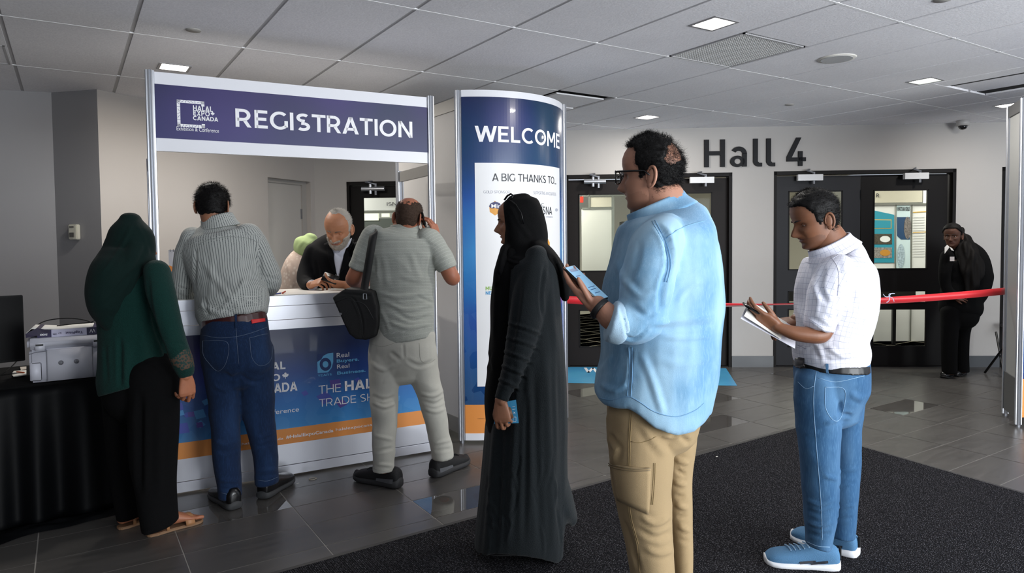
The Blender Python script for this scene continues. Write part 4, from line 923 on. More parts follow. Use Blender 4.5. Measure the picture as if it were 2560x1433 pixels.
def rough(me, scale, amp, seed=0., ridge=False, mask=None):
    V = getv(me); N = getn(me); s = np.array(scale, float); d = np.empty(len(V)); Q = V*s+seed
    # rotated into the picture's axes so that (x across, y up, z deep)
    R_ = np.stack([CR, Zv, CF]); Q = (V@R_.T)*s+seed
    nz = noise.noise
    for i, q in enumerate(Q):
        v = nz(Vector(q)); d[i] = (1-2*abs(v))*.6 if ridge else v
    if mask is not None: d *= mask(V)
    setv(me, V+N*(d*amp)[:, None])
def fabric(me, frames):
    """garment coordinates (round, along) from the limbs that made it -> attribute 'fab'"""
    C = []; 
    for fi, Fr in enumerate(frames):
        s = 0; R_ = np.mean([max(f[4], f[5]) for f in Fr])
        for i, f in enumerate(Fr):
            if i: s += np.linalg.norm(f[0]-Fr[i-1][0])
            C.append((*f[0], *f[1], *f[2], max(f[4], .02), max(f[5], .02), R_, s, fi*.37))
    C = np.array(C); V = getv(me); out = np.zeros((len(V), 3))
    for i0 in range(0, len(V), 20000):
        v = V[i0:i0+20000]; D = v[:, None, :]-C[None, :, 0:3]
        a = np.einsum('ijk,jk->ij', D, C[:, 3:6])/C[:, 9]; b = np.einsum('ijk,jk->ij', D, C[:, 6:9])/C[:, 10]
        T = np.cross(C[:, 3:6], C[:, 6:9]); t = np.einsum('ijk,jk->ij', D, T)/.03
        k = np.argmin(a*a+b*b+t*t*.35+(np.abs(t) > 3)*9, 1); r_ = np.arange(len(v))
        out[i0:i0+20000, 0] = np.arctan2(b[r_, k], a[r_, k])*C[k, 11]; out[i0:i0+20000, 1] = C[k, 12]+(t[r_, k]*.03)*(-1); out[i0:i0+20000, 2] = C[k, 13]
    at_ = me.attributes.new('fab', 'FLOAT_VECTOR', 'POINT'); at_.data.foreach_set('vector', out.ravel().astype(np.float32))
def collar(fig, name, rings, m_, parent, th=.004, line=None):
    """folded collar: an open band, rings as in Fig.L"""
    l = fig.L(rings, cap=(0, 0), n=40, sub=4); V, F, _ = l; mb = MB(); mb.add(V, F[:-2]); o = mb.build(name, m_, parent, True); fabric(o.data, [l[2]])
    if line:
        for r_, nm in ((V[-40:], 'collar_edge'), (V[:40], 'collar_edge')): q = MB(); q.tube([*r_, r_[0]], .0019, 6, False); q.build(nm, line, o, True)
    so = o.modifiers.new('s', 'SOLIDIFY'); so.thickness = th; so.offset = 1; return o
class Fig:
    def __init__(s, D, ground, label, group=None):
        s.D = D; g = np.array(ground, float); s.root = empty('person', g, label, 'person', group); s.frames = []; s.skin = []
    def P(s, x, y, dd=0.): return at(x, y, s.D+dd)
    def L(s, pts, ref=None, n=28, sub=5, sup=2., cap=(1, 1), inner=0):
        """limb from rings (x, y, half width px, depth offset m, half depth m)"""
        a = catmull([[*p[:5]] for p in pts], sub); a[:, 2] = np.maximum(a[:, 2], .5); a[:, 4] = np.maximum(a[:, 4], .002)
        C = np.array([at(q[0], q[1], s.D+q[3]) for q in a]); hw = a[:, 2]*(s.D+a[:, 3])/FPX
        r = loft3(C, hw, a[:, 4], CF if ref is None else ref, n, sup, cap)
        if inner: s.skin.append(loft3(C, hw*inner, a[:, 4]*inner, CF if ref is None else ref, 16, 2., (.25, .25)))
        return r
    def cloth(s, name, lofts, m_, size=.008, it=4, strokes=None, noise_=None, parent=None, fab=True, label=None):
        me = vox(lofts, size, it, name)
        if noise_:
            for q in noise_: rough(me, *q)
        if strokes: folds(me, strokes)
        if fab: fabric(me, [l[2] for l in lofts])
        o = link(name, me, m_, s.root if parent is None else parent, True)
        if label: o['label'] = label
        return o
    def tubes(s, name, list_, m_, parent=None, smooth=True, n=8):
        mb = MB()
        for pts, r in list_: mb.tube(pts, r, n)
        return mb.build(name, m_, s.root if parent is None else parent, smooth)
def bvh_of(o_or_me):
    me = o_or_me.data if hasattr(o_or_me, 'data') else o_or_me
    return BVHTree.FromPolygons([v.co for v in me.vertices], [tuple(p.vertices) for p in me.polygons])
def on(bvh, pts, lift=.001, D=None):
    """pixel polyline dropped onto a garment"""
    out = []
    for x, y in pts:
        d = Vector(ray(x, y)).normalized(); h = bvh.ray_cast(Vector(CC), d)
        if h[0] is not None: n = h[1] if h[1].dot(d) < 0 else -h[1]; out.append(np.array(h[0]+n*lift))
    return out
def dens(pts, step=5):
    out = []
    P = catmull(pts, 5) if len(pts) > 2 else np.array(pts, float)
    for a, b in zip(P, P[1:]):
        k = max(1, int(np.linalg.norm(b-a)/step)); out += [tuple(a+(b-a)*i/k) for i in range(k)]
    return out+[tuple(P[-1])]
def seams(fig, garment, lines, m_, r=.0012, name='seam', parent=None, lift=.0006, step=5):
    bv = bvh_of(garment); mb = MB()
    for l in lines:
        q = on(bv, dens(l, step), lift)
        seg = []
        for p in q:
            if seg and np.linalg.norm(p-seg[-1]) > .05:
                if len(seg) > 1: mb.tube(seg, r, 5)
                seg = []
            seg.append(p)
        if len(seg) > 1: mb.tube(seg, r, 5)
    if mb.v: return mb.each(name, m_, garment if parent is None else parent, True)
def patch(fig, garment, poly, m_, name, lift=.003, step=6):
    """flat piece sewn on: pixel quad (tl,tr,br,bl) subdivided and dropped on the garment"""
    bv = bvh_of(garment); n = 10; m = 8; P = []; ok = True
    tl, tr, br, bl = [np.array(q, float) for q in poly]
    for j in range(m+1):
        for i in range(n+1):
            u, v = i/n, j/m; q = on(bv, [(tl*(1-u)+tr*u)*(1-v)+(bl*(1-u)+br*u)*v], lift)
            P.append(q[0] if q else None)
    for i, p in enumerate(P):
        if p is None: P[i] = next((q for q in P[i:]+P[::-1] if q is not None), np.zeros(3))
    mb = MB(); mb.add(P, [(j*(n+1)+i, j*(n+1)+i+1, (j+1)*(n+1)+i+1, (j+1)*(n+1)+i) for j in range(m) for i in range(n)])
    o = mb.build(name, m_, garment, True); so = o.modifiers.new('s', 'SOLIDIFY'); so.thickness = .0015; return o
# ---------------------------------------------------------------- head
_zt = np.array([0, .006, .015, .03, .05, .07, .09, .11, .13, .15, .17, .19, .205, .218, .228, .2335, .235])
_Ff = np.array([.052, .066, .075, .077, .079, .080, .081, .079, .083, .087, .086, .078, .066, .050, .032, .014, .0])
_Bb = np.interp(_zt, [0, .02, .05, .08, .12, .15, .18, .205, .222, .232, .235], [-.028, -.042, -.064, -.084, -.098, -.101, -.094, -.076, -.052, -.022, 0])
_Ww = np.interp(_zt, [0, .01, .03, .06, .09, .12, .15, .18, .205, .222, .232, .235], [.030, .041, .053, .061, .067, .072, .076, .072, .059, .041, .020, .002])
def head_local(nose=1., jaw=1., rows=104, n=76, chin=1., brow=1.):
    t = np.linspace(0, 1, rows); z = .235*(1-np.cos(t**.93*math.pi/1.0)*1)/2 if False else .235*np.where(t < .85, t/.85*.93, .93+.07*np.sin((t-.85)/.15*math.pi/2))
    th = np.arange(n)*2*math.pi/n; V = []
    F_ = np.interp(z, _zt, _Ff); B_ = -np.interp(z, _zt, _Bb); W_ = np.interp(z, _zt, _Ww)
    k = np.array([1, 2, 3, 2, 1.]); k /= k.sum()
    F_ = np.concatenate([F_[:2], np.convolve(F_, k, 'valid'), F_[-2:]]); W_ = np.concatenate([W_[:2], np.convolve(W_, k, 'valid'), W_[-2:]]); B_ = np.concatenate([B_[:2], np.convolve(B_, k, 'valid'), B_[-2:]])
    jw = 1+(jaw-1)*np.exp(-((z-.03)/.045)**2)
    for i in range(rows):
        x = W_[i]*jw[i]*np.sin(th); c = np.cos(th); y = np.where(c > 0, F_[i]*np.abs(c)**.82, -B_[i]*np.abs(c)**.95); zz = np.full(n, z[i]); fr = np.clip(c*1.6, 0, 1)
        g = lambda v, c0, s: np.exp(-((v-c0)/s)**2)
        nz = np.interp(z[i], [.056, .063, .070, .078, .090, .105, .118, .132], [0, .010, .024, .031, .024, .0145, .006, 0])*nose; sx = np.interp(z[i], [.06, .074, .09, .12], [.0125, .0120, .0078, .0075])
        dy = nz*np.exp(-(np.abs(x)/sx)**2.2)
        dy += .0045*(g(z[i], .0455, .0042)+.9*g(z[i], .0565, .0036))*np.exp(-(x/.021)**4)-.004*g(z[i], .0512, .0016)*np.exp(-(x/.024)**4)
        dy += .0055*chin*g(z[i], .017, .010)*g(x, 0, .018)-.0035*g(z[i], .034, .006)*g(x, 0, .022)
        dy += -.013*(g(x, .031, .0155)+g(x, -.031, .0155))*g(z[i], .1115, .0105)+.0042*brow*g(z[i], .1285, .0062)*g(np.abs(x), .026, .024)
        dy += .0045*g(np.abs(x), .045, .016)*g(z[i], .086, .014)-.003*g(np.abs(x), .030, .006)*g(z[i], .066, .012)
        V.append(np.stack([x, y+dy*fr, zz], -1))
    V = np.vstack(V); F = [(i*n+k_, i*n+(k_+1) % n, (i+1)*n+(k_+1) % n, (i+1)*n+k_) for i in range(rows-1) for k_ in range(n)]
    F.append(tuple(range(n))[::-1]); F.append(tuple(range((rows-1)*n, rows*n))); return V, F
def ear_local(s):
    """outer rim, bowl and lobe of one ear; s = +1 / -1 side"""
    mb = MB(); c = np.array([s*.0735, -.012, .103]); out = np.array([s*.62, -.55, .05]); out /= np.linalg.norm(out); up = np.array([0, -.18, 1.]); up -= out*0; up /= np.linalg.norm(up); fw = unit(np.cross(up, np.cross(unit([s*.35, -1, 0]), up)))
    pts = []
    for a in np.linspace(-100, 200, 22):
        r = math.radians(a); rx, rz = .0165, .031
        pts.append(c+fw*(.014-math.cos(r)*-rx*1.)*1+up*math.sin(r)*rz)
    mb.tube(pts, [.0035+.0015*math.sin(i/21*math.pi) for i in range(22)], 8)
    for sc, cc, dz in ((.0145, .010, .0), (.010, .012, -.026)):
        vs = []; fs = []; n = 12
        for i in range(9):
            ph = math.pi*i/8
            for k in range(n): a = 2*math.pi*k/n; vs.append(c+fw*(cc+math.cos(a)*math.sin(ph)*sc)+up*(dz+math.cos(ph)*(.026 if dz == 0 else .010))+np.array([s, 0, 0])*math.sin(a)*math.sin(ph)*.005)
        for i in range(8):
            for k in range(n): fs.append((i*n+k, i*n+(k+1) % n, (i+1)*n+(k+1) % n, (i+1)*n+k))
        mb.add(vs, fs)
    # concha edge
    mb.tube([c+fw*.006+up*-.012, c+fw*.012+up*-.016, c+fw*.019+up*-.006, c+fw*.019+up*.008, c+fw*.012+up*.016], .0024, 6)
    return np.array(mb.v), mb.f
def sphere(c, r, n=16, m=12, keep=None):
    vs = []; fs = []
    for i in range(m+1):
        ph = math.pi*i/m
        for k in range(n): a = 2*math.pi*k/n; vs.append((math.cos(a)*math.sin(ph), math.sin(a)*math.sin(ph), math.cos(ph)))
    U = np.array(vs)
    for i in range(m):
        for k in range(n):
            f = (i*n+k, i*n+(k+1) % n, (i+1)*n+(k+1) % n, (i+1)*n+k)
            if keep is None or keep(U[list(f)].mean(0)): fs.append(f)
    return np.array(c)+U*r, fs
def skinmat(name, c, rough_=.5, c2=None):
    def fn(nt, b):
        b.inputs['Subsurface Weight'].default_value = .08; b.inputs['Subsurface Radius'].default_value = (.02, .008, .004)
    return mat('skin_'+name, c, rough_, vary=(28, .07), bump=(600, .05), fn=fn)
class Head:
    """face looks along Y of its own frame; M maps head space to the world"""
    def __init__(s, fig, px_, py_, dd, face, up=(0, 0, 1), size=1., lid=.1, nose=1., jaw=1., chin=1., wide=1.):
        s.fig = fig; y = unit(face); z = unit(np.array(up, float)-y*np.dot(up, y)); x = np.cross(y, z); s.R = np.stack([x*wide, y, z], 1)*size; s.size = size
        s.o = at(px_, py_, fig.D+dd)-s.R@np.array([0, -.006, .122])
        s.V, s.F = head_local(nose, jaw, chin=chin); s.lid = lid
    def W(s, v): return np.asarray(v)@s.R.T+s.o
    def build(s, mats, stubble=None, ears=(1, -1)):
        """list of (verts, faces, material index) in world space; mats = skin, lip, white, iris, stubble"""
        out = []; mi = []
        C = np.array([s.V[list(f)].mean(0) for f in s.F])
        lip = (np.abs(C[:, 0]) < .0235*(1-((C[:, 2]-.051)/.013)**2)) & (np.abs(C[:, 2]-.051) < .0105) & (C[:, 1] > .05)
        m = np.where(lip, 1, 0)
        if stubble is not None: m = np.where((m == 0) & stubble(C), 4, m)
        out.append((s.W(s.V), s.F, m))
        for e in ears: v, f = ear_local(e); out.append((s.W(v), f, np.zeros(len(f), int)))
        for e in (1, -1):
            # surface depth at the eye
            d = np.abs(s.V-np.array([e*.031, .07, .1115])); k = np.argmin(d[:, 0]**2+d[:, 2]**2+(s.V[:, 1] < 0)*9); yc = s.V[k, 1]-.0082; c = (e*.031, yc, .1115)
            v, f = sphere(c, .0115); cen = v[:, :]; fm = []
            for q in f: m_ = v[list(q)].mean(0)-np.array(c); fm.append(3 if (m_[0]**2+(m_[2]+.003*(s.lid > .2))**2 < .0055**2 and m_[1] > 0) else 2)
            out.append((s.W(v), f, np.array(fm)))
            l_ = .35-s.lid*1.2
            v, f = sphere(c, .0128, 20, 18, lambda u: u[2] > l_ or u[2] < -.42); out.append((s.W(v), f, np.zeros(len(f), int)))
        return out
    def shell(s, maskfn, thick, noise_amp=.002, nscale=60, grow=None):
        V = s.V; m_ = maskfn(V)+np.array([noise.noise(Vector(q*75)) for q in V])*.9; N = np.zeros_like(V)
        A = V[[f[0] for f in s.F[:-2]]]; B = V[[f[1] for f in s.F[:-2]]]; D = V[[f[3] for f in s.F[:-2]]]; fn = np.cross(B-A, D-A)
        for k in range(4): np.add.at(N, [f[k] for f in s.F[:-2]], fn)
        N /= np.linalg.norm(N, axis=1)[:, None]+1e-12
        c = V.mean(0); N *= np.sign(((V-c)*N).sum(1))[:, None]
        t = smooth01(m_+.5)*(thick if np.isscalar(thick) else thick(V))-.0025*(1-smooth01(m_+.5))
        nz = np.array([noise.noise(Vector(q*nscale)) for q in V]); t = t+nz*noise_amp*smooth01(m_)
        V2 = V+N*t[:, None]; F = [f for f in s.F if max(m_[i] for i in f) > -.6]
        s.N = N; s.mask = m_; s.t = t
        return s.W(V2), F
    def strands(s, maskfn, count, length, flow, wid=.0007, curl=0., seed=1, base=None, jitter=.5):
        """thin ribbons growing out of the scalp; flow(v,n)->direction in head space"""
        rnd = np.random.RandomState(seed); m_ = maskfn(s.V); idx = np.where(m_ > 0)[0]; pk = rnd.choice(idx, count); vs = []; fs = []
        for j, i in enumerate(pk):
            p = s.V[i]+rnd.randn(3)*.0012; n = s.N[i]; d = unit(np.array(flow(s.V[i], n))+rnd.randn(3)*jitter*.4); L = length*(.6+.8*rnd.rand()); b = s.t[i] if base is None else base
            p = p+n*max(b, 0)*.6; side = unit(np.cross(d, n)+rnd.randn(3)*.2)*wid; q = p.copy(); o = len(vs); ph = rnd.rand()*6.28; K = 4
            for k in range(K+1):
                w = 1-k/K*.75; cc = (np.cos(ph+k*1.7)*side/wid+np.sin(ph+k*1.7)*n)*curl*L; vs += [s.W(q+cc-side*w), s.W(q+cc+side*w)]
                q = q+d*L/K; d = unit(d-n*.12)
            for k in range(K): fs.append((o+2*k, o+2*k+1, o+2*k+3, o+2*k+2))
        return vs, fs
def joined(name, pieces, mats, parent, smooth=True):
    """pieces = (verts, faces[, material index]) -> one mesh object"""
    vs = []; fs = []; mi = []
    for p in pieces:
        o = len(vs); vs += [tuple(map(float, v)) for v in p[0]]; fs += [tuple(i+o for i in f) for f in p[1]]
        mi += list(p[2]) if len(p) > 2 and p[2] is not None and not isinstance(p[2], int) and hasattr(p[2], '__len__') and len(p[2]) == len(p[1]) and np.ndim(p[2]) == 1 else [0]*len(p[1])
    me = bpy.data.meshes.new(name); me.from_pydata(vs, [], fs); me.polygons.foreach_set('material_index', [int(i) for i in mi])
    bm = bmesh.new(); bm.from_mesh(me); bmesh.ops.recalc_face_normals(bm, faces=bm.faces); bm.to_mesh(me); bm.free(); me.update()
    return link(name, me, mats, parent, smooth)
def hairline(front=.182, side=.125, nape=.035, fy=.055, burn=.012, sburn=.02):
    def f(V):
        y = V[:, 1]; z = V[:, 2]
        zl = np.interp(y, [-.105, -.06, -.035, -.022, -.012, burn, burn+.012, fy-.012, fy, .1], [nape, nape+.004, .052, .085, side, side-.028 if sburn else side, side+.03, front-.018, front, front+.012])
        return (z-zl)/.007
    return f
# ---------------------------------------------------------------- hand
def hand(wrist, dist, dorsal, right=True, curls=((20, 25, 15),)*4, thumb=((.55, .75, -.25), 20, 15), size=1., spread=1., fore=None):
    """palm, five fingers with three joints each; returns closed lofts for vox()"""
    x = unit(dist); z = unit(np.array(dorsal, float)-x*np.dot(dorsal, x)); y = np.cross(z, x)*(1 if right else -1); o = np.array(wrist, float)
    W = lambda p: o+(x*p[0]+y*p[1]+z*p[2])*size
    out = []
    pc = [(-.012, 0, 0), (.0, 0, 0), (.025, .001, 0), (.055, .001, .0), (.082, -.001, .0), (.094, -.001, -.001)]; hl = [.0265, .027, .034, .0395, .0405, .037]; hb = [.0185, .0185, .0165, .0145, .012, .0095]
    out.append(loft3([W(p) for p in pc], np.array(hl)*size, np.array(hb)*size, z, 20, 2.5, (.5, .7)))
    base = [(.086, .0295, .001), (.091, .0098, .002), (.087, -.0105, .0015), (.078, -.0300, 0)]; ln = [(.043, .026, .021), (.047, .030, .022), (.043, .028, .021), (.034, .021, .019)]; rr = [.0092, .0094, .0089, .0079]; sp = [.10, .02, -.06, -.16]
    if len(curls) == 1: curls = curls*4
    for b, l, r, s_, c in zip(base, ln, rr, sp, curls):
        a = 0; p = np.array(b)-np.array([.014, 0, 0]); pts = [p]; p = np.array(b); pts.append(p.copy())
        for k in range(3):
            a += math.radians(c[k]); d = np.array([math.cos(a), s_*spread*math.cos(a), -math.sin(a)]); d /= np.linalg.norm(d); pts.append(p+d*l[k]*.5); p = p+d*l[k]; pts.append(p.copy())
        rad = np.array([r*1.02, r*1.08, r*.98, r*1.03, r*.92, r*.95, r*.84, r*.66])*size; Q = [W(q) for q in pts]
        out.append(loft3(Q, rad, rad*.94, y, 12, 2., (.4, 1)))
    d0 = unit(thumb[0]); p = np.array([.018, .018, -.006]); pts = [p-.01*d0, p]; rad = [.014, .0145]; ax = unit(np.cross(d0, [0, 0, 1.]))
    bend = [0, thumb[1], thumb[2]]; d = d0.copy()
    for k, (L_, r) in enumerate(zip((.040, .032, .026), (.0115, .0105, .0085))):
        a = math.radians(bend[k]); t = unit(np.array([1., -.35, -.25])); d = unit(d*math.cos(a)+t*math.sin(a)); pts.append(p+d*L_*.5); rad.append(r*1.06); p = p+d*L_; pts.append(p.copy()); rad.append(r)
    rad[-1] *= .8; Q = [W(q) for q in pts]; rad = np.array(rad)*size
    out.append(loft3(Q, rad, rad*.92, z, 12, 2., (.4, 1)))
    if fore is not None: out.append(fore)
    return out
# ---------------------------------------------------------------- footwear
def shoe(fig, heel, toe, name, m_up, m_sole, sole=.022, top=.085, wid=.05, length=None, extra=None, heelh=0., toe_h=.066, opening=.055):
    """heel / toe = floor pixels of sole ends"""
    a = at_z(*heel); b = at_z(*toe); d = unit(b-a); L_ = np.linalg.norm(b-a) if length is None else length; n = np.array([-d[1], d[0], 0])
    t = np.array([0, .03, .10, .22, .38, .52, .66, .80, .90, .97, 1.0]); hw = np.array([.45, .66, .78, .80, .76, .84, .95, .98, .88, .66, .32])*wid
    ht = np.interp(t, [0, .05, .12, .25, .36, .5, .7, .9, 1], [top*.75, top*.98, top, top*.96, top*.95, top*.80, toe_h*1.18, toe_h, toe_h*.6])
    def rings(hw, z0, z1, grow=0, sq=1.):
        V = []; F = []; K = 22
        for i in range(len(t)):
            c = a+d*L_*t[i]
            for k in range(K):
                w = 2*math.pi*k/K; cx = math.cos(w); sz = math.sin(w); x = np.sign(cx)*abs(cx)**(.7 if sz < 0 else sq)*(hw[i]+grow); z = z0[i]+(z1[i]-z0[i])*(.5+.5*np.sign(sz)*abs(sz)**(.5 if sz < 0 else .9)); V.append(c+n*x+Zv*z)
        for i in range(len(t)-1):
            for k in range(K): F.append((i*K+k, i*K+(k+1) % K, (i+1)*K+(k+1) % K, (i+1)*K+k))
        F.append(tuple(range(K))[::-1]); F.append(tuple(range((len(t)-1)*K, len(t)*K))); return V, F
    mb = MB(); mb.add(*rings(hw*.97, np.full(11, sole*.5), ht, 0)); up = mb.build(name, m_up, fig.root, True)
    s1 = np.array([sole*1.35, sole*1.35, sole*1.3, sole*1.15, sole, sole, sole, sole*.95, sole, sole*1.1, sole*1.25]); s0 = np.array([.006, .002, 0, 0, 0, 0, 0, 0, .002, .006, .012])
    mb = MB(); mb.add(*rings(hw, s0, s1, .003)); mb.build('sole', m_sole, up, True)
    ss = up.modifiers.new('s', 'SUBSURF'); ss.levels = ss.render_levels = 1
    if extra: extra(up, a, d, n, L_, t, hw, ht)
    return up, (a, d, n, L_)
# ================================================================ people
FH = np.array([math.sin(YAW), math.cos(YAW), 0.]); RH = np.array([math.cos(YAW), -math.sin(YAW), 0.])
D3 = lambda r=0., f=0., z=0.: unit(RH*r+FH*f+Zv*z)      # right, away, up as seen in the photo
def fabmat(name, base, rough_=.85, pat=None, bump=(420, .25), vary=(9, .06), sheen=.06):
    def fn(nt, b):
        b.inputs['Sheen Weight'].default_value = sheen
        a = node(nt, 'Attribute'); a.attribute_name = 'fab'; sp = node(nt, 'SeparateXYZ'); nt.links.new(a.outputs['Vector'], sp.inputs[0])
        if pat: pat(nt, b, sp, a)
    return mat(name, base, rough_, spec=.18, bump=bump, vary=vary, fn=fn)
def basecol(nt, b, f):
    """re-route the base colour through f(current socket)"""
    l = [l for l in nt.links if l.to_socket == b.inputs['Base Color']]
    cur = l[0].from_socket if l else tuple(b.inputs['Base Color'].default_value)
    nt.links.new(f(cur), b.inputs['Base Color'])
def stripes(period, width, col, axis=0, dash=None):
    def p(nt, b, sp, a):
        def f(cur):
            m_ = math_(nt, 'LESS_THAN', math_(nt, 'FRACT', math_(nt, 'DIVIDE', sp.outputs[axis], period)), width)
            if dash: m_ = math_(nt, 'MULTIPLY', m_, math_(nt, 'LESS_THAN', math_(nt, 'FRACT', math_(nt, 'DIVIDE', sp.outputs[1-axis], dash[0])), dash[1]))
            return mix_(nt, m_, cur, lin(col))
        basecol(nt, b, f)
    return p
def grid_(period, width, col, amt=.8):
    def p(nt, b, sp, a):
        def f(cur):
            m1 = math_(nt, 'LESS_THAN', math_(nt, 'FRACT', math_(nt, 'DIVIDE', sp.outputs[0], period)), width)
            m2 = math_(nt, 'LESS_THAN', math_(nt, 'FRACT', math_(nt, 'DIVIDE', sp.outputs[1], period)), width)
            return mix_(nt, math_(nt, 'MULTIPLY', math_(nt, 'MAXIMUM', m1, m2), amt), cur, lin(col))
        basecol(nt, b, f)
    return p
def fade(col, sc=(2.5, 2.5, 1.2), lo=.45, hi=.7, amt=.8, fine=True):
    """worn, washed patches of denim"""
    def p(nt, b, sp, a):
        tc = node(nt, 'TexCoord')
        def f(cur):
            mp = node(nt, 'Mapping'); mp.inputs['Scale'].default_value = sc; nt.links.new(tc.outputs['Object'], mp.inputs[0])
            n = node(nt, 'TexNoise'); n.inputs['Scale'].default_value = 2; n.inputs['Detail'].default_value = 5; nt.links.new(mp.outputs[0], n.inputs[0])
            r = node(nt, 'MapRange'); r.inputs[1].default_value = lo; r.inputs[2].default_value = hi; r.inputs[4].default_value = amt; nt.links.new(n.outputs['Fac'], r.inputs[0])
            c = mix_(nt, r.outputs[0], cur, lin(col))
            if fine:
                mp = node(nt, 'Mapping'); mp.inputs['Scale'].default_value = (260, 260, 30); nt.links.new(tc.outputs['Object'], mp.inputs[0])
                n = node(nt, 'TexNoise'); n.inputs['Scale'].default_value = 1; n.inputs['Detail'].default_value = 2; nt.links.new(mp.outputs[0], n.inputs[0])
                r = node(nt, 'MapRange'); r.inputs[1].default_value = .5; r.inputs[2].default_value = .75; r.inputs[4].default_value = .35; nt.links.new(n.outputs['Fac'], r.inputs[0]); c = mix_(nt, r.outputs[0], c, lin(col))
            return c
        basecol(nt, b, f)
    return p
M_lip = lambda n, c: mat('lip_'+n, c, .45)
M_eye = mat('eye_white', '#d9d4cc', .2); M_iris = mat('iris_dark', '#1c120c', .15)
M_hairb = mat('hair_black', '#0a0808', .6, spec=.22); M_rub = mat('rubber_black', '#111113', .6)
M_leather = mat('leather_black', '#0c0c0e', .28, coat=.2, bump=(90, .08))
def body(fig, head, skinc, lipc, hands, extra=(), stubble=None, stubc=None, ears=(1, -1)):
    """one continuous body: trunk and limbs under the clothes, neck, face, hands"""
    P = []
    if head is not None: P += head.build(None, stubble, ears)
    for g in hands:
        me = vox(g, .0026, 3, 'h', .5); v, f = meshof(me); P.append((v, f)); bpy.data.meshes.remove(me)
    if fig.skin: me = vox(fig.skin, .014, 2); v, f = meshof(me); P.append((v, f)); bpy.data.meshes.remove(me)
    for e in extra: P.append((e[0], e[1]))
    return joined('body', P, [skinc, lipc, M_eye, M_iris, stubc or skinc], fig.root)
def slab(c, a, b, la, lb, th, name, m_, parent=None, bevel=.003, scr=None, scrm=None):
    """thin box: a long axis, b short axis"""
    a = unit(a); b = unit(np.array(b)-a*np.dot(a, b)); n = np.cross(a, b); f = lambda u, v, w: np.array(c)+a*u+b*v+n*w
    mb = MB(); mb.box((-la/2, -lb/2, -th/2), (la/2, lb/2, th/2), f); o = mb.build(name, m_, parent, True, bevel=bevel)
    if scr: s = scr; mb = MB(); z0, z1 = sorted((s*th/2, s*(th/2+.0006))); mb.box((-la/2+.004, -lb/2+.003, z0), (la/2-.004, lb/2-.003, z1), f); mb.build('screen', scrm, o)
    return o, f
# ---------------------------------------------------------------- A: woman in green
A = Fig(3.42, at_z(405, 1325), 'woman in dark green blouse, green headscarf and wide black trousers seen from behind')
h = Head(A, 336, 610, .03, D3(.62, .78, -.08), size=.97, lid=.25)
tA = A.L([(345, 655, 34, .02, .08), (340, 690, 72, .02, .14), (334, 740, 84, .02, .17), (338, 830, 84, .02, .16), (340, 900, 84, .02, .17), (344, 935, 90, .02, .19), (351, 962, 92, .02, .20)], cap=(1, 0), inner=.8)
aA = A.L([(392, 680, 30, -.08, .07), (403, 735, 32, -.12, .07), (417, 790, 30, -.13, .065), (430, 830, 26, -.13, .06), (441, 865, 25, -.13, .06), (453, 895, 24, -.13, .055), (462, 922, 21, -.13, .05), (466, 942, 15, -.13, .035)], cap=(1, 0), inner=.6)
bA = A.L([(300, 690, 30, .12, .07), (300, 760, 30, .2, .07), (310, 850, 26, .22, .06)], cap=(1, 1))
M_green = fabmat('crepe_green', '#052d28', .8, bump=(260, .5), vary=(140, .12))
stA = [([(370, 690), (376, 760), (392, 830), (420, 900)], 5, -.009), ([(262, 860), (268, 960)], 5, -.006), ([(300, 840), (302, 968)], 6, -.012), ([(318, 860), (314, 970)], 8, .008), ([(352, 800), (360, 950)], 9, .006), ([(395, 850), (404, 940)], 8, .006), ([(425, 862), (462, 858)], 4, -.006), ([(446, 934), (484, 932)], 3, -.004)]
shA = A.cloth('blouse', [tA, aA, bA], M_green, .009, 5, stA, [((4, 3, 4), .006, 1.)])
cuff = A.L([(443, 872, 25, -.13, .056), (455, 900, 25, -.13, .056), (464, 925, 21, -.13, .05)], cap=(0, 0), n=24)
def lacefn(nt, b):
    tc = node(nt, 'TexCoord'); v = node(nt, 'TexVoronoi'); v.inputs['Scale'].default_value = 95; nt.links.new(tc.outputs['Object'], v.inputs[0])
    nt.links.new(mix_(nt, math_(nt, 'GREATER_THAN', v.outputs['Distance'], .52), lin('#072e2a'), lin('#4b382b')), b.inputs['Base Color'])
A.cloth('lace_cuff', [cuff], mat('lace_green', '#0b3b36', .8, fn=lacefn), .006, 2, None, None, shA, False)
p1 = A.L([(350, 925, 84, .02, .16), (350, 975, 86, .02, .17)], cap=(1, 1), inner=.7)
l1 = A.L([(382, 950, 60, -.05, .13), (386, 1050, 57, -.06, .12), (386, 1150, 51, -.06, .12), (391, 1220, 42, -.06, .12), (397, 1280, 38, -.06, .12), (402, 1316, 36, -.06, .12)], cap=(1, 0), inner=.5)
l2 = A.L([(320, 950, 60, .08, .13), (322, 1050, 54, .09, .12), (324, 1150, 47, .10, .11), (327, 1230, 38, .10, .10), (331, 1270, 34, .10, .10), (334, 1290, 33, .10, .10)], cap=(1, 0), inner=.5)
M_blk = fabmat('cloth_black', '#040405', .95, sheen=.0)
A.cloth('trousers', [p1, l1, l2], M_blk, .010, 4, [([(352, 980), (350, 1240)], 8, -.02), ([(400, 1000), (396, 1250)], 10, .008), ([(330, 1000), (318, 1240)], 10, .008)])
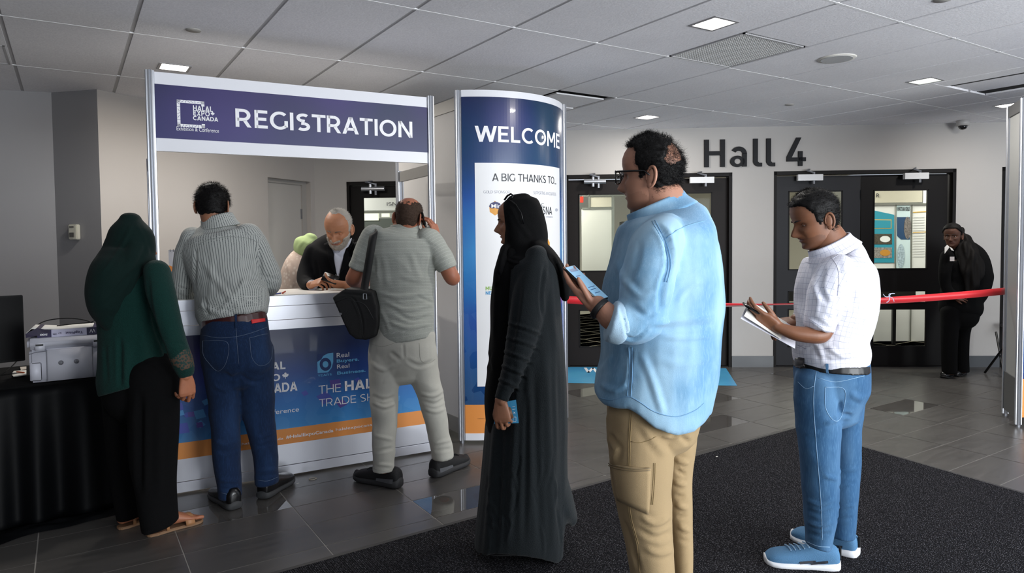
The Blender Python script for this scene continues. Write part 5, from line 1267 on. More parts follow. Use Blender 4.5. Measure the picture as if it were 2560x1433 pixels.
hj = [A.L([(326, 547, 24, .02, .06), (326, 574, 47, .02, .095), (327, 602, 56, .02, .108), (323, 632, 61, .02, .115), (315, 662, 64, .0, .15), (306, 693, 66, -.02, .19), (297, 730, 64, -.03, .19), (292, 763, 56, -.04, .18), (291, 792, 45, -.05, .15), (293, 815, 27, -.06, .1), (297, 828, 12, -.06, .05)], cap=(.7, .5)),
      A.L([(350, 625, 26, .0, .09), (350, 655, 30, -.01, .12), (338, 690, 34, -.02, .15), (322, 720, 30, -.03, .15)], cap=(1, 1))]
hA = A.cloth('headscarf', hj, fabmat('scarf_green', '#031b18', .85, sheen=.05), .008, 5, [([(330, 560), (300, 620), (250, 690)], 5, .005), ([(370, 600), (345, 660), (300, 720), (262, 770)], 6, -.008), ([(360, 655), (330, 720), (300, 800)], 5, .008), ([(372, 668), (350, 720), (318, 790)], 4, -.006), ([(340, 560), (362, 600), (372, 640)], 4, .003), ([(345, 670), (310, 700), (270, 740)], 4, -.005)], [((5, 4, 5), .005, 3.)])
M_skA = skinmat('warm', '#a5694c'); dg_ = D3(-.05, .1, -1)
hnA = hand(A.P(465, 940, -.13), D3(.0, .12, -1), D3(.75, -.65, .0), True, ((35, 45, 30), (30, 50, 35), (40, 50, 35), (45, 50, 30)), ((.75, .45, -.45), 15, 20), 1.0, fore=A.L([(461, 920, 11, -.13, .026), (465, 942, 11, -.13, .026)], n=14))
def barefoot(fig, heel, toe, length, side, h0=.085, wid=.046, ank=None):
    a = at_z(*heel); b = at_z(*toe); d = unit(b-a); n = np.array([-d[1], d[0], 0])*side; out = []
    C = [a+d*length*t+Zv*z for t, z in ((.04, .035), (.12, .045), (.25, .055), (.42, .05), (.6, .038), (.76, .028), (.84, .024))]
    out.append(loft3(C, np.array([.026, .031, .030, .031, .038, .043, .040])*wid/.043, np.array([.026, .036, .045, .036, .024, .014, .011]), Zv, 18, 2.2, (.8, .5)))
    for k in range(5): p = a+d*length*(.83-.025*k+(.012 if k == 0 else 0))+n*(.030-.0165*k)+Zv*.021; r = .0115-.001*k; out.append(loft3([p, p+d*.018, p+d*.034-Zv*.003], [r]*3, [r*.85]*3, Zv, 10, 2, (.5, 1)))
    out.append(loft3([a+d*length*.2+Zv*.05, a+d*length*.17+Zv*.1, a+d*length*.15+Zv*.17], [.028, .026, .030], [.034, .030, .034], D3(.0, 0, 1) if False else d, 16, 2, (.5, .5)))
    return out, (a, d, n)
f1, fi1 = barefoot(A, (372, 1341), (489, 1306), .255, -1); f2, fi2 = barefoot(A, (299, 1323), (400, 1292), .25, 1)
for o_ in (f1, f2):
    for q in range(len(o_)): V, F, Fr = o_[q]; o_[q] = (V+Zv*.012, F, Fr)
neckA = A.L([(345, 640, 25, .02, .05), (345, 670, 28, .02, .055)], n=18)
body(A, h, M_skA, M_lip('a', '#8a4a3c'), [hnA, f1, f2], [neckA])
M_tan = mat('sandal_tan', '#a5764f', .55); M_solet = mat('sandal_sole', '#86664a', .7)
for a, d, n in (fi1, fi2):
    L_ = .268; prof = [(-.01, .012), (.0, .026), (.03, .034), (.09, .030), (.15, .034), (.20, .043), (.24, .038), (.258, .022)]
    q = [a+d*x+n*w for x, w in prof]+[a+d*x-n*w for x, w in prof[::-1]]; mb = MB(); mb.prism(q, (0, 0, .014)); sd_ = mb.build('sandal', M_solet, A.root, bevel=.003)
    for x, w, hh in ((.175, .047, .052), (.07, .036, .088)):
        mb = MB(); st_ = [a+d*(x+.01*math.cos(t))+n*w*math.cos(t)+Zv*(.012+hh*max(0, math.sin(t))) for t in np.linspace(0, math.pi, 15)]; vs = []
        for p in st_: vs += [p-d*(.022 if x > .1 else .007), p+d*(.022 if x > .1 else .007)]
        mb.add(vs, [(2*i, 2*i+1, 2*i+3, 2*i+2) for i in range(14)]); o = mb.build('strap', M_tan, sd_, True); so = o.modifiers.new('s', 'SOLIDIFY'); so.thickness = .003
# ---------------------------------------------------------------- B: man in striped shirt
B = Fig(3.82, at_z(615, 1262), 'man in grey striped shirt, brown belt and dark blue jeans leaning on the counter')
h = Head(B, 531, 513, .13, D3(-.25, .88, -.42), up=D3(-.14, .45, 1), size=1.07, lid=.3)
tB = B.L([(546, 560, 36, .13, .07), (547, 574, 54, .13, .09), (549, 590, 86, .13, .11), (552, 612, 98, .12, .13), (560, 650, 94, .11, .14), (567, 690, 84, .09, .14), (574, 730, 87, .06, .14), (581, 762, 92, .03, .15), (584, 782, 86, .01, .14), (587, 800, 79, .0, .13)], cap=(.25, 0), inner=.8)
aL = B.L([(482, 600, 30, .12, .08), (469, 640, 31, .13, .07), (462, 690, 30, .15, .07), (461, 732, 29, .18, .07), (478, 742, 24, .30, .055), (500, 735, 18, .45, .04)], cap=(1, 1))
aR = B.L([(620, 592, 32, .12, .08), (644, 632, 31, .13, .07), (662, 672, 30, .14, .07), (676, 706, 28, .16, .065), (668, 716, 24, .32, .05), (655, 712, 18, .46, .04)], cap=(1, 1))

M_strp = fabmat('shirt_striped', '#b7bab6', .8, pat=stripes(.0125, .30, '#4d5356', 0, (.006, .72)), bump=(500, .15), vary=(4, .03))
stB = [([(500, 600), (570, 588), (645, 600)], 3, .003), ([(500, 640), (540, 700), (590, 760), (640, 790)], 8, .007), ([(640, 640), (600, 720), (540, 790)], 7, .006), ([(495, 760), (560, 785), (660, 770)], 6, .010), ([(510, 742), (520, 790)], 5, -.008), ([(560, 770), (600, 790), (655, 782)], 4, -.008), ([(540, 792), (620, 795)], 4, .008), ([(440, 735), (470, 745), (490, 730)], 4, -.006), ([(445, 710), (480, 722)], 4, .006), ([(655, 690), (700, 700)], 4, -.005), ([(650, 720), (695, 722)], 4, .005), ([(490, 620), (487, 720)], 4, -.008), ([(648, 620), (655, 720)], 4, -.008), ([(600, 640), (610, 740)], 7, .004), ([(530, 640), (528, 740)], 7, .004)]
shB = B.cloth('shirt', [tB, aL, aR], M_strp, .0075, 4, stB, [((5, 4, 5), .007, 2.), ((9, 14, 9), .004, 5.), ((5, 8, 5), .008, 8., True)])
seams(B, shB, [[(497, 612), (520, 600), (570, 592), (620, 596), (645, 606)], [(508, 562), (540, 572), (578, 560)]], mat('seam_grey', '#8b8f8c', .8), .0012)
pB = B.L([(586, 800, 78, .0, .13), (588, 835, 82, -.01, .15), (591, 880, 86, -.02, .16), (595, 920, 82, -.01, .13), (597, 950, 62, -.01, .10)], cap=(.2, .6), inner=.8)
lL = B.L([(556, 880, 46, -.03, .11), (558, 944, 43, -.04, .10), (562, 1000, 38, -.03, .09), (562, 1040, 35, -.03, .085), (565, 1098, 33.5, -.04, .08), (569, 1168, 32, -.04, .075), (574, 1215, 27, -.04, .07), (576, 1243, 26, -.04, .07)], cap=(1, 0), inner=.7)
lR = B.L([(636, 880, 46, .02, .11), (640, 944, 43, .03, .10), (643, 1000, 41, .04, .09), (647, 1040, 37, .05, .085), (658.5, 1098, 31.5, .05, .08), (666, 1168, 27, .05, .075), (667, 1192, 28, .05, .07), (668, 1208, 27, .05, .07)], cap=(1, 0), inner=.7)
M_jean = fabmat('denim_dark', '#152745', .85, pat=fade('#2c4a75', (5, 5, 1.6), .48, .75, .35), bump=(700, .3))
stJ = [([(594, 925), (592, 870), (590, 835)], 3, -.004), ([(560, 930), (580, 945), (600, 935)], 5, -.008), ([(600, 935), (630, 955), (660, 950)], 5, -.008), ([(530, 960), (560, 975), (592, 965)], 5, .006), ([(532, 1100), (565, 1112), (600, 1100)], 5, .008), ([(530, 1122), (570, 1130), (600, 1120)], 5, -.008), ([(640, 1098), (690, 1080)], 5, .007), ([(640, 1120), (690, 1105)], 5, -.006), ([(545, 1200), (600, 1205)], 5, .009), ([(550, 1222), (600, 1225)], 4, -.008), ([(638, 1180), (695, 1172)], 5, .009), ([(640, 1194), (695, 1186)], 3, -.007), ([(598, 940), (600, 1000)], 6, -.006), ([(612, 1030), (655, 1020)], 6, .004)]
jnB = B.cloth('jeans', [pB, lL, lR], M_jean, .008, 4, stJ, [((6, 8, 6), .004, 1.), ((5, 7, 5), .006, 5., True)])
collar(B, 'collar', [(542, 543, 38, .125, .068), (546, 556, 42, .125, .074), (549, 569, 50, .128, .088)], M_strp, shB, line=mat('seam_grey', '#8b8f8c', .8))
M_stitch = mat('stitch_tan', '#5b6a80', .8)
seams(B, jnB, [[(507, 838), (545, 845), (590, 842), (630, 832), (668, 818)], [(590, 815), (592, 850), (597, 910)], [(507, 852), (508, 885), (520, 905), (545, 928), (566, 905), (568, 856), (507, 852)], [(624, 845), (630, 895), (652, 915), (678, 897), (676, 838), (624, 845)], [(552, 1232), (578, 1237), (602, 1228)], [(641, 1200), (668, 1203), (694, 1193)]], M_stitch, .0011)
o = B.cloth('belt', [B.L([(583, 790, 79.5, .0, .136), (586.5, 811, 81.5, .0, .139)], cap=(0, 0), sub=2)], mat('belt_brown', '#3d1616', .35, coat=.2), .005, 1, None, None, None, False)
patch(B, jnB, [(627, 800), (661, 796), (662, 804), (629, 810)], mat('tag_red', '#cf1f24', .5), 'red_label', .004)
patch(B, jnB, [(587, 786), (592.5, 785), (594, 822), (589, 823)], M_jean, 'belt_loop', .012)
M_skB = skinmat('tan', '#9a6a50')
nkB = B.L([(534, 525, 30, .14, .055), (541, 550, 31, .13, .055), (545, 575, 33, .13, .06)], n=20)
body(B, h, M_skB, M_lip('b', '#7d4a3e'), [], [nkB], ears=(1, -1))
mk = hairline(.185, .118, .045)
sh_ = h.shell(mk, .010, .003, 50); st = h.strands(mk, 5200, .017, lambda v, n: n*.8+np.array([0, -.25, -.35])+np.array([v[0]*3, 0, 0]), .0007, .1, 2, jitter=.6)
joined('hair', [sh_, st], [M_hairb], B.root)
ex = lambda up, a, d, n, L_, t, hw, ht: None
shoe(B, (590, 1276), (534, 1236), 'shoe', M_leather, mat('sole_grey', '#3a3b3d', .7), .036, .125, .056, .31)
shoe(B, (654, 1250), (720, 1206), 'shoe', M_leather, mat('sole_grey', '#3a3b3d', .7), .036, .125, .056, .31)
# ---------------------------------------------------------------- C: man with shoulder bag phoning
C_ = Fig(4.08, at_z(1015, 1215), 'bald-crowned man in light grey shirt and pale trousers holding a phone to his ear')
h = Head(C_, 1021, 541, .07, D3(.10, .90, -.30), up=D3(.12, .35, 1), size=1.02, lid=.3)
tC = C_.L([(1011, 574, 32, .06, .06), (1009, 584, 54, .06, .09), (1006, 599, 88, .06, .115), (1005, 630, 94, .05, .13), (1006, 680, 82, .04, .135), (1007, 740, 78, .02, .13), (1010, 790, 75, .01, .14), (1014, 825, 70, .0, .15), (1017, 848, 67, .0, .15)], cap=(.25, 0), inner=.82)
sL = C_.L([(935, 592, 30, .06, .08), (918, 625, 29, .05, .075), (903, 655, 25, .05, .07), (895, 674, 23, .05, .066)], cap=(1, 0))
sR = C_.L([(1072, 598, 30, .05, .08), (1094, 628, 28, .04, .075), (1110, 655, 26, .03, .07), (1119, 673, 24.5, .03, .066)], cap=(1, 0))
M_grey = fabmat('linen_grey', '#a9aca4', .9, pat=stripes(.019, .10, '#bcbfb8', 1), bump=(300, .35), vary=(5, .05))
stC = [([(925, 612), (980, 602), (1060, 606), (1100, 622)], 3, -.003), ([(1025, 630), (1050, 700)], 7, .005), ([(960, 640), (970, 720)], 7, .004), ([(940, 730), (1000, 742), (1080, 730)], 5, .006), ([(960, 755), (1020, 775), (1083, 760)], 5, .008), ([(980, 775), (1030, 800), (1080, 790)], 5, -.007), ([(960, 800), (1020, 820), (1075, 810)], 5, .008), ([(1040, 740), (1085, 760)], 4, -.006), ([(1080, 640), (1075, 690)], 5, -.01), ([(935, 640), (935, 700)], 5, -.008), ([(1000, 690), (1060, 705)], 6, .004), ([(950, 770), (975, 830)], 5, .006), ([(1085, 650), (1120, 640)], 4, .005), ([(890, 650), (925, 662)], 4, .004)]
shC = C_.cloth('shirt', [tC, sL, sR], M_grey, .0078, 4, stC, [((5, 7, 5), .006, 4.), ((8, 22, 8), .003, 7.), ((4, 9, 4), .009, 3., True)])
collar(C_, 'collar', [(1010, 562, 32, .065, .061), (1011, 574, 36, .065, .066), (1012, 588, 45, .065, .082)], M_grey, shC, line=mat('seam_pale', '#a5a398', .8))
pC = C_.L([(1010, 825, 76, .0, .14), (1006, 860, 83, .0, .15), (1007, 892, 84, .0, .14), (1008, 915, 76, .0, .12), (1010, 938, 62, .0, .09)], cap=(.3, .6), inner=.8)
l1 = C_.L([(964, 890, 42, -.01, .11), (962, 930, 38, -.02, .10), (960, 983, 34.5, -.03, .09), (961, 1041, 31, -.04, .085), (960, 1098, 27.5, -.05, .075), (959, 1150, 27, -.05, .07), (958, 1178, 26, -.05, .068)], cap=(1, 0), inner=.7)
l2 = C_.L([(1050, 890, 42, .01, .11), (1060, 935, 37, .02, .10), (1076, 985, 31, .03, .09), (1088, 1041, 29, .05, .085), (1098, 1092, 26, .07, .075), (1107, 1135, 25.5, .08, .07), (1108, 1146, 25, .08, .068)], cap=(1, 0), inner=.7)
M_pale = fabmat('chino_pale', '#c3c1b7', .85, bump=(600, .2))
stP = [([(1008, 860), (1010, 895)], 3, -.006), ([(975, 880), (1000, 900)], 5, -.007), ([(1015, 900), (1050, 915), (1090, 900)], 5, -.008), ([(925, 905), (960, 925), (1000, 905)], 5, .006), ([(930, 990), (960, 1000), (992, 990)], 4, -.008), ([(930, 1005), (960, 1018), (990, 1008)], 4, .009), ([(1050, 985), (1085, 990), (1108, 975)], 4, .009), ([(1055, 1003), (1088, 1010), (1114, 995)], 4, -.008), ([(1060, 1022), (1090, 1030), (1116, 1020)], 4, .007), ([(935, 1090), (985, 1100)], 4, .006), ([(935, 1130), (985, 1120)], 4, -.006), ([(1085, 1110), (1128, 1100)], 4, .007), ([(1086, 1128), (1130, 1122)], 4, -.006), ([(940, 1160), (984, 1165)], 4, .007), ([(985, 925), (960, 960)], 5, .005)]
trC = C_.cloth('trousers', [pC, l1, l2], M_pale, .008, 4, stP, [((7, 10, 7), .005, 2.), ((5, 9, 5), .008, 5., True)])
seams(C_, trC, [[(930, 862), (960, 866), (985, 858)], [(1048, 858), (1052, 900), (1072, 908), (1088, 898)], [(934, 1172), (958, 1178), (984, 1172)]], mat('seam_pale', '#a5a398', .8), .0011)
fL = C_.L([(897, 668, 19, .05, .05), (886, 692, 19.5, .06, .048), (884, 700, 19, .10, .045), (900, 706, 17, .24, .04), (918, 704, 13, .36, .03)], n=20)
fR = C_.L([(1114, 665, 19, .03, .05), (1128, 690, 20, .02, .05), (1131, 692, 18, .06, .046), (1118, 660, 16, .12, .04), (1102, 622, 13, .11, .03), (1095, 600, 11, .07, .027)], n=20)
hR = hand(C_.P(1094, 600, .06), D3(-.24, -.02, .95), D3(.86, -.42, .2), True, ((18, 38, 25), (22, 40, 28), (28, 42, 28), (34, 45, 28)), ((.8, .4, -.4), 15, 15), 1.0)
nkC = C_.L([(1019, 548, 29, .07, .056), (1014, 565, 32, .07, .060), (1012, 590, 36, .07, .065)], n=20)
M_skC = skinmat('ruddy', '#a86a50')
body(C_, h, M_skC, M_lip('c', '#8a4a3c'), [hR], [nkC, fL, fR])
hl = hairline(.2, .125, .045)
def mkC(V):
    y = V[:, 1]; z = V[:, 2]; r = np.hypot(V[:, 0]/.055, (y+.012)/.085); return np.minimum(hl(V), (r-1)*4+(z < .16)*9)
sh_ = h.shell(mkC, .0022, .0018, 90); st = h.strands(mkC, 3500, .006, lambda v, n: n*.8+np.array([0, -.1, -.4]), .0006, .1, 3)
joined('hair', [sh_, st], [mat('hair_grizzled', '#42332a', .8, spec=.2)], C_.root)
M_sn = mat('sneaker_black', '#131315', .7, bump=(300, .3)); M_sns = mat('sneaker_sole_dark', '#2c2c2e', .65)
def chunky(up, a, d, n, L_, t, hw, ht):
    for s in (1, -1):
        mb = MB()
        for x0, x1, z0, z1 in ((.06, .42, .036, .062),):
            q = [a+d*L_*(x0+(x1-x0)*k/6)+n*s*(np.interp(x0+(x1-x0)*k/6, t, hw)+.0035) for k in range(7)]; vs = []
            for k, p in enumerate(q): vs += [p+Zv*z0, p+Zv*(z1-.012*k/6)-n*s*.004]
            mb.add(vs, [(2*i, 2*i+1, 2*i+3, 2*i+2) for i in range(6)])
        mb.build('side_overlay', mat('sneaker_grey', '#55565a', .5), up)
    mb = MB()
    for k in range(5): x = .46+.055*k; c = a+d*L_*x+Zv*(np.interp(x, t, ht)+.001); mb.tube([c-n*.024, c+Zv*.005, c+n*.024], .0028, 5)
    mb.build('lace', M_rub, up)
shoe(C_, (1001, 1221), (890, 1197), 'sneaker', M_sn, M_sns, .046, .125, .060, .34, chunky)
shoe(C_, (1081, 1196), (1160, 1160), 'sneaker', M_sn, M_sns, .046, .125, .060, .34, chunky)
ph, f_ = slab(C_.P(1060, 563, .06), D3(.24, -.05, -.97), D3(.35, -.93, .05), .15, .074, .012, 'mobile_phone', mat('phone_black', '#09090b', .25)); tag(ph, 'black mobile phone pressed to the ear of the grey shirted man', 'phone')
# bag with strap
bg_ = empty('shoulder_bag', C_.P(890, 790, -.02), 'black fabric messenger bag hanging at the left hip of the grey shirted man', 'bag')
out = [(830, 744), (845, 733), (862, 722), (900, 724), (932, 730), (943, 770), (944, 812), (938, 843), (915, 851), (890, 849), (872, 836), (856, 802), (842, 770)]
mb = MB(); q = [C_.P(x, y, -.16) for x, y in out]; mb.prism(q, FH*.15); bm_ = (np.array(mb.v), mb.f)
M_bag = mat('bag_nylon', '#09090a', .65, bump=(500, .3)); me = vox([(bm_[0], bm_[1])], .007, 6, 'bag'); folds(me, [([(836, 752), (880, 745), (905, 800), (905, 848)], 3, -.004), ([(850, 735), (895, 738), (930, 742)], 3, -.004), ([(880, 745), (900, 790)], 3, .003)]); bo_ = link('pouch', me, M_bag, bg_, True)
bvb = bvh_of(bo_)
def onb(l, r, nm, m_): q = on(bvb, dens(l), .001); mb = MB(); mb.tube(q, r, 6); mb.build(nm, m_, bo_, True)
onb([(838, 756), (878, 746), (900, 790), (908, 845)], .0022, 'flap_piping', M_rub); onb([(880, 752), (912, 762), (935, 800)], .0018, 'zipper', mat('zip_grey', '#3b3b3e', .4, .5))
c = on(bvb, [(852, 785)], .001)[0]; mb = MB(); mb.disc(c, -FH, .007, .002, 20); mb.build('badge', mat('badge_silver', '#8f9095', .3, .7), bo_)
def strap(pts, w, th, nm, m_, par):
    P = catmull(pts, 6); mb = MB(); vs = []; C0 = [C_.P(p[0], p[1], p[2]) for p in P]
    for i, c in enumerate(C0): T = unit(C0[min(i+1, len(C0)-1)]-C0[max(i-1, 0)]); S = unit(np.cross(T, CF))*w/2; vs += [c-S, c+S]
    mb.add(vs, [(2*i, 2*i+1, 2*i+3, 2*i+2) for i in range(len(C0)-1)]); o = mb.build(nm, m_, par, True); so = o.modifiers.new('s', 'SOLIDIFY'); so.thickness = th
strap([(937, 582, .10), (934, 584, -.06), (927, 625, -.105), (918, 680, -.115), (912, 715, -.125), (910, 742, -.15)], .045, .004, 'shoulder_strap', mat('strap_black', '#060607', .7), bg_)
mb = MB(); mb.tube([C_.P(x, y, -.17) for x, y in ((908, 735), (916, 735), (917, 748), (908, 748), (908, 735))], .0022, 6); mb.build('buckle', M_alu, bg_)
# ---------------------------------------------------------------- D: woman in black abaya
D_ = Fig(3.17, at_z(1300, 1385), 'woman in long dark charcoal abaya and black headscarf standing in profile facing left')
h = Head(D_, 1292, 551, .0, D3(-1, .03, -.06), size=.93, lid=.3, nose=1.0, jaw=.92)
ab = D_.L([(1322, 628, 40, .0, .10), (1325, 650, 58, .0, .18), (1326, 690, 68, .0, .21), (1328, 786, 77, .0, .20), (1329, 860, 82, .0, .20), (1328, 925, 87, .0, .21), (1324, 1000, 95, .0, .22), (1319, 1063, 103, .0, .23), (1316, 1130, 105, .0, .23), (1309, 1240, 110, .0, .22), (1300, 1310, 112, .0, .21), (1296, 1345, 111, .0, .20)], cap=(1, 0), sup=2.2, inner=.6)
sl = D_.L([(1338, 650, 32, -.10, .08), (1330, 700, 42, -.15, .08), (1321, 760, 43, -.18, .08), (1313, 812, 41, -.20, .075), (1301, 860, 36, -.215, .07), (1288, 905, 30, -.23, .06), (1272, 950, 24, -.245, .05), (1259, 985, 20, -.255, .042), (1253, 1001, 19, -.26, .04)], cap=(1, 0))
tl = D_.L([(1385, 1180, 30, .02, .15), (1405, 1250, 28, .04, .14), (1425, 1290, 18, .05, .08)], cap=(1, 1))
M_ab = fabmat('abaya_charcoal', '#13191c', .8, bump=(240, .35), vary=(3, .14), sheen=.1)
rnd = random.Random(3)
fo = [([(1300, 880), (1292, 1000), (1282, 1150), (1270, 1370)], 8, .010), ([(1335, 900), (1340, 1100), (1352, 1370)], 9, -.010), ([(1362, 860), (1372, 1100), (1385, 1370)], 9, .009), ([(1318, 980), (1315, 1150), (1310, 1360)], 7, -.008), ([(1240, 1050), (1228, 1200), (1212, 1380)], 7, .010), ([(1255, 1060), (1250, 1200), (1238, 1380)], 7, -.009), ([(1395, 900), (1402, 1100), (1400, 1300)], 7, -.008), ([(1300, 700), (1290, 790), (1270, 900)], 7, -.008), ([(1372, 680), (1380, 780), (1392, 880)], 8, .006), ([(1362, 655), (1352, 740), (1358, 800)], 4, -.009)]
for k in range(26):
    x = 1215+rnd.random()*190; y = 1080+rnd.random()*250; dx = -18+rnd.random()*36; L_ = 30+rnd.random()*60; fo.append(([(x, y), (x+dx*.5+4, y+L_/2), (x+dx, y+L_)], 2.6+rnd.random()*1.5, rnd.choice([-1, 1])*(.003+.002*rnd.random())))
ple = []
for (x0, y0), (x1, y1) in (((1270, 806), (1357, 838)), ((1264, 842), (1350, 872)), ((1258, 877), (1335, 908)), ((1250, 912), (1318, 942)), ((1243, 946), (1300, 972))):
    ple += [([(x0, y0), ((x0+x1)/2, (y0+y1)/2-2), (x1, y1)], 4, .008), ([(x0, y0+8), ((x0+x1)/2, (y0+y1)/2+6), (x1, y1+8)], 3.2, -.010)]
abD = D_.cloth('abaya', [ab, sl, tl], M_ab, .0075, 3, fo+ple, [((7, 1.2, 7), .010, 2.), ((3, 3, 3), .006, 9.)])
def warp(me, fn):
    V = getv(me); px_, z = topx(V); V = V-Zv*(fn(px_[:, 0], px_[:, 1])*z/FPX)[:, None]; setv(me, V)
warp(abD.data, lambda x, y: smooth01((y-1180)/160)*38*np.clip((x-1296)/112, -1, 1)**2*(x < 1408))
for hx_, tx_ in (((1345, 1388), (1245, 1384)), ((1385, 1352), (1290, 1350))): shoe(D_, hx_, tx_, 'shoe', M_leather, M_rub, .02, .07, .045, .25)
dr = D_.L([(1278, 640, 26, .0, .12), (1266, 690, 33, .0, .15), (1262, 760, 36, .0, .15), (1260, 856, 37, .0, .15), (1255, 930, 38, .0, .15), (1250, 1000, 38, .0, .15), (1248, 1090, 32, .0, .14)], cap=(1, 1))
D_.cloth('dress', [dr], M_blk, .009, 4, [([(1240, 700), (1235, 850)], 5, .006), ([(1228, 880), (1222, 900), (1228, 930)], 4, -.008)], [((8, 5, 8), .008, 2.)])
hj = [D_.L([(1297, 494, 28, .0, .055), (1299, 507, 43, .0, .082), (1304, 526, 49, .0, .096), (1313, 560, 52, .0, .099), (1316, 585, 54, .0, .101), (1315, 608, 53, .0, .10), (1312, 622, 52, .0, .095)], cap=(.35, .4), sup=3.),
      D_.L([(1310, 610, 52, .0, .095), (1314, 628, 60, .0, .11), (1316, 645, 66, .0, .15), (1312, 662, 66, .0, .17)], cap=(.3, .7)),
      D_.L([(1262, 626, 13, -.04, .05), (1256, 648, 14, -.06, .07), (1252, 680, 19, -.06, .08), (1246, 704, 14, -.06, .07), (1243, 724, 8, -.05, .04)]),
      D_.L([(1340, 620, 26, -.03, .10), (1368, 640, 22, -.03, .12), (1392, 668, 19, -.03, .11), (1407, 700, 18, -.03, .10), (1411, 728, 15, -.03, .08), (1412, 744, 11, -.03, .06)]),
      ]
scD = D_.cloth('headscarf', hj, fabmat('scarf_black', '#060607', .85, sheen=.0), .0065, 3, [([(1275, 510), (1300, 560), (1330, 600)], 6, .003), ([(1262, 640), (1300, 652), (1350, 640)], 4, -.008), ([(1258, 660), (1290, 672), (1320, 660)], 4, .006), ([(1375, 635), (1395, 680), (1405, 740)], 4, -.008), ([(1385, 640), (1412, 690)], 3, .006), ([(1240, 680), (1262, 700)], 3, -.006)], [((9, 9, 9), .006, 1.)])
M_skD = skinmat('olive', '#a06f55')
hnD = hand(D_.P(1252, 1003, -.26), D3(.08, -.02, -1), D3(-.25, -.96, .02), False, ((30, 35, 20), (32, 42, 22), (40, 45, 22), (45, 45, 25)), ((.72, .45, -.5), 10, 15), .93, fore=D_.L([(1262, 975, 12, -.255, .028), (1254, 1003, 13, -.26, .027)], n=14))
nk = D_.L([(1302, 600, 26, .0, .05), (1312, 640, 30, .0, .06)], n=18)
body(D_, h, M_skD, M_lip('d', '#9a5a4c'), [hnD], [nk])
# brow and lashes
mb = MB(); q = [h.W((-.045+.004*k, .078-.0035*k if False else .076+.001*k-.00012*k*k, .129+.0006*k)) for k in range(7)]
B1 = mat('brow_dark', '#1d1411', .8)
def brows(hd, fig, m_=B1, wid=.0032, sides=(1, -1), ctr=.129):
    Vl = hd.V; mb = MB()
    for e in sides:
        pts = []
        for k in range(8):
            x = e*(.014+.0045*k); z = ctr+.0035*math.sin(k/7*2.4)
            i = np.argmin((Vl[:, 0]-x)**2+(Vl[:, 2]-z)**2+(Vl[:, 1] < 0)*9); pts.append(hd.W(Vl[i]+np.array([0, .0012, 0])))
        mb.tube(pts, [wid*.8, wid, wid, wid, wid*.9, wid*.7, wid*.5, wid*.3], 6)
    mb.build('eyebrows', m_, fig.root, True)
brows(h, D_)
# sunglasses pushed up on the scarf
sg = D_.tubes('sunglasses', [([D_.P(1272, 497, -.085), D_.P(1290, 512, -.098), D_.P(1303, 532, -.108), D_.P(1309, 560, -.108)], .0028), ([D_.P(1261, 500, -.05), D_.P(1268, 490, -.06), D_.P(1277, 485, -.075), D_.P(1284, 489, -.085), D_.P(1276, 499, -.085)], .0045), ([D_.P(1262, 499, -.05), D_.P(1270, 488, .0), D_.P(1268, 492, .06)], .004)], mat('shades_black', '#0a0a0b', .2))
cd_ = empty('leaflet', D_.P(1266, 1030, -.17), 'blue printed leaflet hanging from the hand of the abaya woman', 'leaflet')
P4 = [D_.P(1240, 1008, -.235), D_.P(1290, 1000, -.235), D_.P(1297, 1058, -.245), D_.P(1235, 1060, -.245)]; mb = MB(); mb.prism(P4, FH*.0015); mb.build('sheet', mat('leaflet_blue', '#2f88b4', .45), cd_)
mb = MB()
for (x0, y0), (x1, y1) in (((1283, 1043), (1290, 1043)), ((1290, 1043), (1290, 1054)), ((1290, 1054), (1283, 1054)), ((1283, 1054), (1283, 1043)), ((1281, 1017), (1288, 1016)), ((1281, 1024), (1289, 1023)), ((1246, 1054), (1268, 1055)), ((1283, 1034), (1288, 1030)), ((1284, 1030), (1288, 1035))):
    mb.tube([D_.P(x0, y0, -.248), D_.P(x1, y1, -.248)], .0008, 4)
mb.build('printed_mark', M_letter, cd_)
wl = slab(D_.P(1272, 1034, -.256), D3(.3, 0, -1), D3(1, 0, .3), .05, .03, .008, 'card_case', mat('case_brown', '#6d4a30', .5))[0]; tag(wl, 'small brown card case between the fingers of the abaya woman', 'case')
# ---------------------------------------------------------------- E: tall man in denim shirt
E_ = Fig(2.26, at_z(1640, 1690), 'tall heavy man with glasses in light blue denim shirt and beige trousers nearest the camera')
h = Head(E_, 1630, 431, .0, D3(-.89, .46, -.04), size=1.04, lid=.2, jaw=1.12, chin=.7)
tE = E_.L([(1664, 522, 56, .01, .075), (1668, 534, 82, .01, .11), (1670, 550, 97, .01, .16), (1669, 575, 110, .01, .215), (1665, 605, 121, .01, .235), (1660, 672, 136, .01, .24), (1653, 743, 144, .01, .235), (1649, 800, 146, .01, .23), (1646, 854, 146, .01, .23), (1641, 925, 144, .01, .23), (1634, 975, 141, .01, .24), (1631, 1002, 139, .01, .24)], cap=(.15, 0), inner=.8, sup=2.15)
uE = E_.L([(1650, 592, 46, -.15, .08), (1637, 625, 58, -.21, .095), (1622, 680, 63, -.25, .095), (1611, 745, 60, -.26, .09), (1601, 795, 52, -.26, .085)], cap=(1, 1))
vE = E_.L([(1612, 790, 50, -.26, .085), (1585, 808, 50, -.27, .08), (1556, 808, 49, -.275, .075), (1535, 803, 50, -.28, .075)], cap=(1, 0))
cE = E_.L([(1556, 811, 52, -.275, .080), (1545, 808, 53.5, -.277, .083), (1532, 803, 54, -.28, .083), (1526, 801, 52, -.28, .081)], cap=(.2, .1))
def warp(me, fn):
    V = getv(me); px_, z = topx(V); V = V-Zv*(fn(px_[:, 0], px_[:, 1])*z/FPX)[:, None]; setv(me, V)
